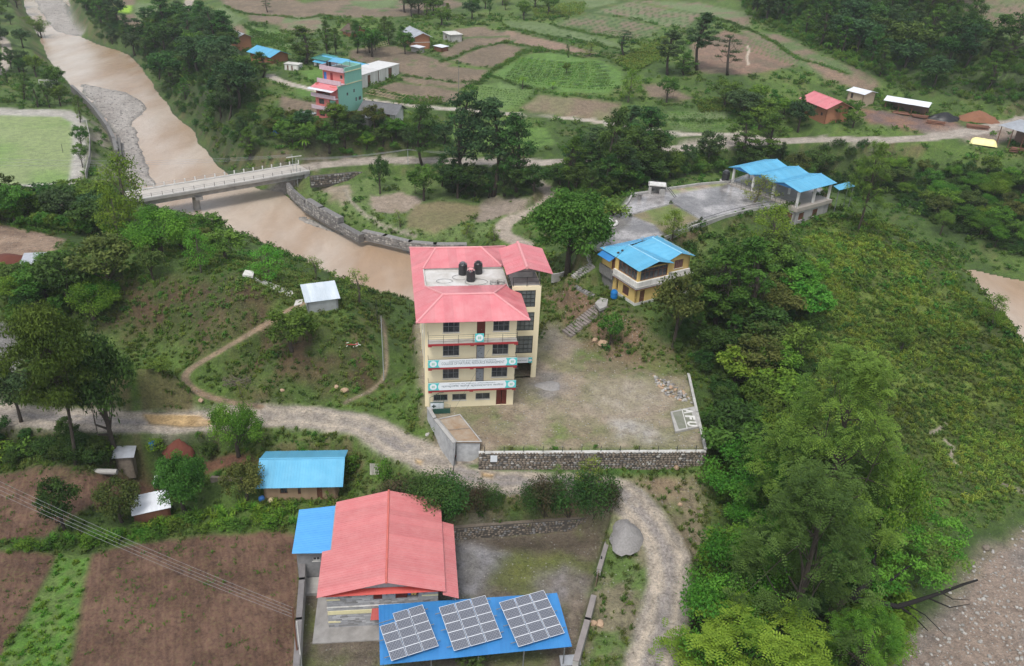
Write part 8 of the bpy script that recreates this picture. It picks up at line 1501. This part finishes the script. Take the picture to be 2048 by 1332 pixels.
p_, i_, r_ = pick(1.0, veg_([(195,1095),(330,1065),(560,1050),(600,1060),(600,1020),(540,1010),(440,1020),(330,1040),(250,1060),(100,1075),(0,1100),(0,1125),(90,1105)])*1., 8); scatter('tall_grass', p_, tuft_mesh('tuft', LF['bright'], 30, .8, .4, 9, .05, .6), .6+r_.random(len(p_))*.8, 'lush grass strip between the trees and the brown fields', 'grass')
p_, i_, r_ = pick(.6, veg_([(480,895),(520,880),(690,880),(760,905),(830,945),(760,960),(700,990),(690,1010),(600,1010),(510,1000),(500,930)])*1., 9); scatter('undergrowth', p_, shrub_mesh('shrub', LF['bright'], 7, .5), .4+r_.random(len(p_))*.8, 'bright green shrubs round the blue roofed mud house', 'undergrowth')
p_, i_, r_ = pick(.8, veg_([(905,1000),(1050,975),(1230,985),(1225,1022),(1100,1035),(905,1050)])*1., 10); scatter('undergrowth', p_, shrub_mesh('shrub', LF['mid'], 8, .5), .35+r_.random(len(p_))*.5, 'low green cover on the bank above the yard wall', 'undergrowth')
hm = shrub_mesh('hedge_plant', LF['mid'], 11, 1., 90, .3)
for k, q in enumerate(HEDGES):
    L_ = W(q); seg = [L_[i]+(L_[i+1]-L_[i])*t for i in range(len(L_)-1) for t in np.linspace(0, 1, max(2, int(np.linalg.norm(L_[i+1]-L_[i])/.8)), endpoint=False)]; seg = np.array(seg)+np.random.normal(size=(len(seg), 3))*[.3, .3, 0]; seg[:, 2] = HZ(seg[:, 0], seg[:, 1])-.1
    scatter('hedge', seg, hm, .5+np.random.random(len(seg))*.7, 'low bushy hedge lines dividing the far terraced fields', 'hedge')
def rowset(name, quad, n, sp, m, scl, label, curve=0.):
    q = W(quad); mesh = shrub_mesh('row_plant', LF[m], 13, .5, 44, .22); pts = []
    for i in range(n):
        t = (i+.5)/n; a = q[0]*(1-t)+q[3]*t; b = q[1]*(1-t)+q[2]*t; k = max(2, int(np.linalg.norm(b-a)/sp))
        for s in np.linspace(0, 1, k): p = a+(b-a)*s; p = p+np.array([0, -curve*4*s*(1-s), 0]); pts.append((p[0], p[1], float(HZ(p[0], p[1]))))
    scatter(name, np.array(pts)+np.random.normal(size=(len(pts), 3))*[.12, .12, 0], mesh, scl*(.7+.6*np.random.random(len(pts))), label, 'crop')
rowset('vegetable_rows', [(1040,115),(1190,122),(1235,180),(1010,160)], 15, .7, 'bright', .8, 'curved rows of leafy vegetables on the green terraces', 3)
rowset('crop_rows', [(965,172),(1070,182),(1035,215),(960,205)], 8, .8, 'mid', .6, 'rows of low crop above the upper road'); rowset('crop_rows', [(1110,50),(1300,72),(1250,84),(1120,60)], 5, 1.1, 'mid', .7, 'dark crop rows across the terraces'); rowset('maize', [(1230,125),(1330,75),(1345,110),(1270,145)], 14, 1., 'yellow', 1.8, 'pale maize standing beside the terraces'); rowset('maize', [(1395,200),(1500,195),(1560,235),(1400,225)], 12, 1., 'yellow', 1.6, 'maize patch above the green terrace strips')
rowset('maize', [(1060,15),(1170,5),(1160,30),(1080,38)], 9, 1.2, 'yellow', 2., 'pale maize stand at the top edge grove'); rowset('maize', [(500,60),(580,70),(570,105),(505,90)], 9, 1.2, 'mid', 1.6, 'green maize behind the blue roofed farmhouse'); rowset('crop_rows', [(1330,225),(1470,227),(1475,258),(1350,257)], 9, .8, 'bright', .6, 'rows of bright crop on the lowest terraces'); rowset('maize', [(800,190),(880,195),(880,210),(800,210)], 5, .8, 'mid', 1.5, 'thick green maize strip beside the upper road')

# the leaning tree with black crooked limbs over the river bed
g = g1(1640, 1265); t = empty('leaning_tree', g, 0, 'wide bright tree with black crooked limbs reaching over the stony river bed', 'tree'); rl = lambda pts: [P(u, v, z)-g for u, v, z in pts]
mb = MB(); mb.tube([np.array([0, 0, -.5])]+rl([(1660,1225,-5),(1691,1197,-3.2)]), [.5, .42, .36], 8); M['blackbark'] = mat('black_bark', (.012,.010,.009), .9); mb.build('trunk', M['bark'], t, sm=True)
for pts, r0 in (([(1691,1197,-3.2),(1730,1201,-3),(1766,1207,-3),(1795,1213,-3),(1827,1204,-2.8),(1854,1195,-2.7),(1890,1183,-2.4),(1929,1168,-2.2),(1955,1160,-2)], .34), ([(1700,1196,-3.1),(1732,1171,-2.6),(1757,1146,-2),(1746,1122,-1.5),(1756,1093,-1),(1776,1059,-.4)], .34), ([(1732,1175,-2.6),(1769,1168,-2.4),(1793,1151,-2)], .18), ([(1776,1165,-2.4),(1813,1136,-1.8),(1844,1117,-1.4)], .14), ([(1800,1213,-3),(1830,1235,-4),(1856,1262,-5)], .13), ([(1854,1195,-2.7),(1900,1215,-4),(1940,1208,-4)], .09), ([(1812,1208,-3),(1850,1230,-5),(1890,1270,-7.5)], .08), ([(1882,1185,-2.4),(1905,1198,-3.4),(1940,1200,-3.6)], .07)):
    mb = MB(); mb.tube(rl(pts), list(np.linspace(r0, r0*.3, len(pts))), 7); mb.build('limb', M['blackbark'], t, sm=True)
rng = np.random.default_rng(12); cl = []
for _ in range(88):
    u, v = rng.uniform(1705, 1935), rng.uniform(985, 1190)
    if ((u-1800)/135)**2+((v-1085)/105)**2 > 1 : continue
    z = -3+(1200-v)/200*3.5+rng.normal()*.7; c = P(u, v, z)-g; cl.append((c, (.85, .85, .4), 95, rng.random()))
link('crown', leaf_mesh('crown', *leaves(cl, .3, .5, .5, .1, rng), LF['bright']), t)
cl = []
for _ in range(20): u, v = rng.uniform(1850, 1945), rng.uniform(1060, 1150); cl.append((P(u, v, -3+(1200-v)/200*3.5)-g, (.7, .7, .35), 60, rng.random()))
link('crown', leaf_mesh('crown', *leaves(cl, .28, .5, .5, .1, rng), LF['yellow']), t)
for i, (u, v) in enumerate(((1690,1120),(1740,1260),(1710,1010),(1770,1175),(1800,1100))): plant('broad', g1(u, v+60), (6, 6, 6, 3.6, 4.2)[i], ['leafy bright tree under the crooked limbs, left of them', 'leafy tree below the crooked limbs', 'leafy tree above the crooked limbs', 'low leafy tree at the river bed edge under the longest limb', 'leafy tree at the river bed edge right of the crooked limbs'][i], None, 1.1)
pebbles('pebbles', zi('river_bed'), 2.2, 71, 'grey stones strewn over the dry river bed', M['stone3'], (.05, .3)); pebbles('pebbles', zi('gravel_bar'), .8, 72, 'stones strewn over the gravel bars', M['stone'], (.08, .3)); pebbles('pebbles', zi('dirt_road')+zi('courtyard')*.35, 1.6, 73, 'small pale stones loose on the dirt road and yard', M['stone3'], (.025, .10))

# ================================================================ HAZE over the valley
hz = MB().box(-11000, 11000, -3000, 14000, -14, 160).build('haze', bpy.data.materials.new('haze_air')); hm_ = hz.data.materials[0]; hm_.use_nodes = True; n_ = hm_.node_tree; n_.nodes.remove(n_.nodes['Principled BSDF']); pvn = n_.nodes.new('ShaderNodeVolumePrincipled'); pvn.inputs['Color'].default_value = (.88, .94, 1, 1); pvn.inputs['Density'].default_value = .00013; n_.links.new(pvn.outputs[0], n_.nodes['Material Output'].inputs['Volume']); tag(hz, 'thin pale rain haze filling the valley', 'haze', kind='stuff')
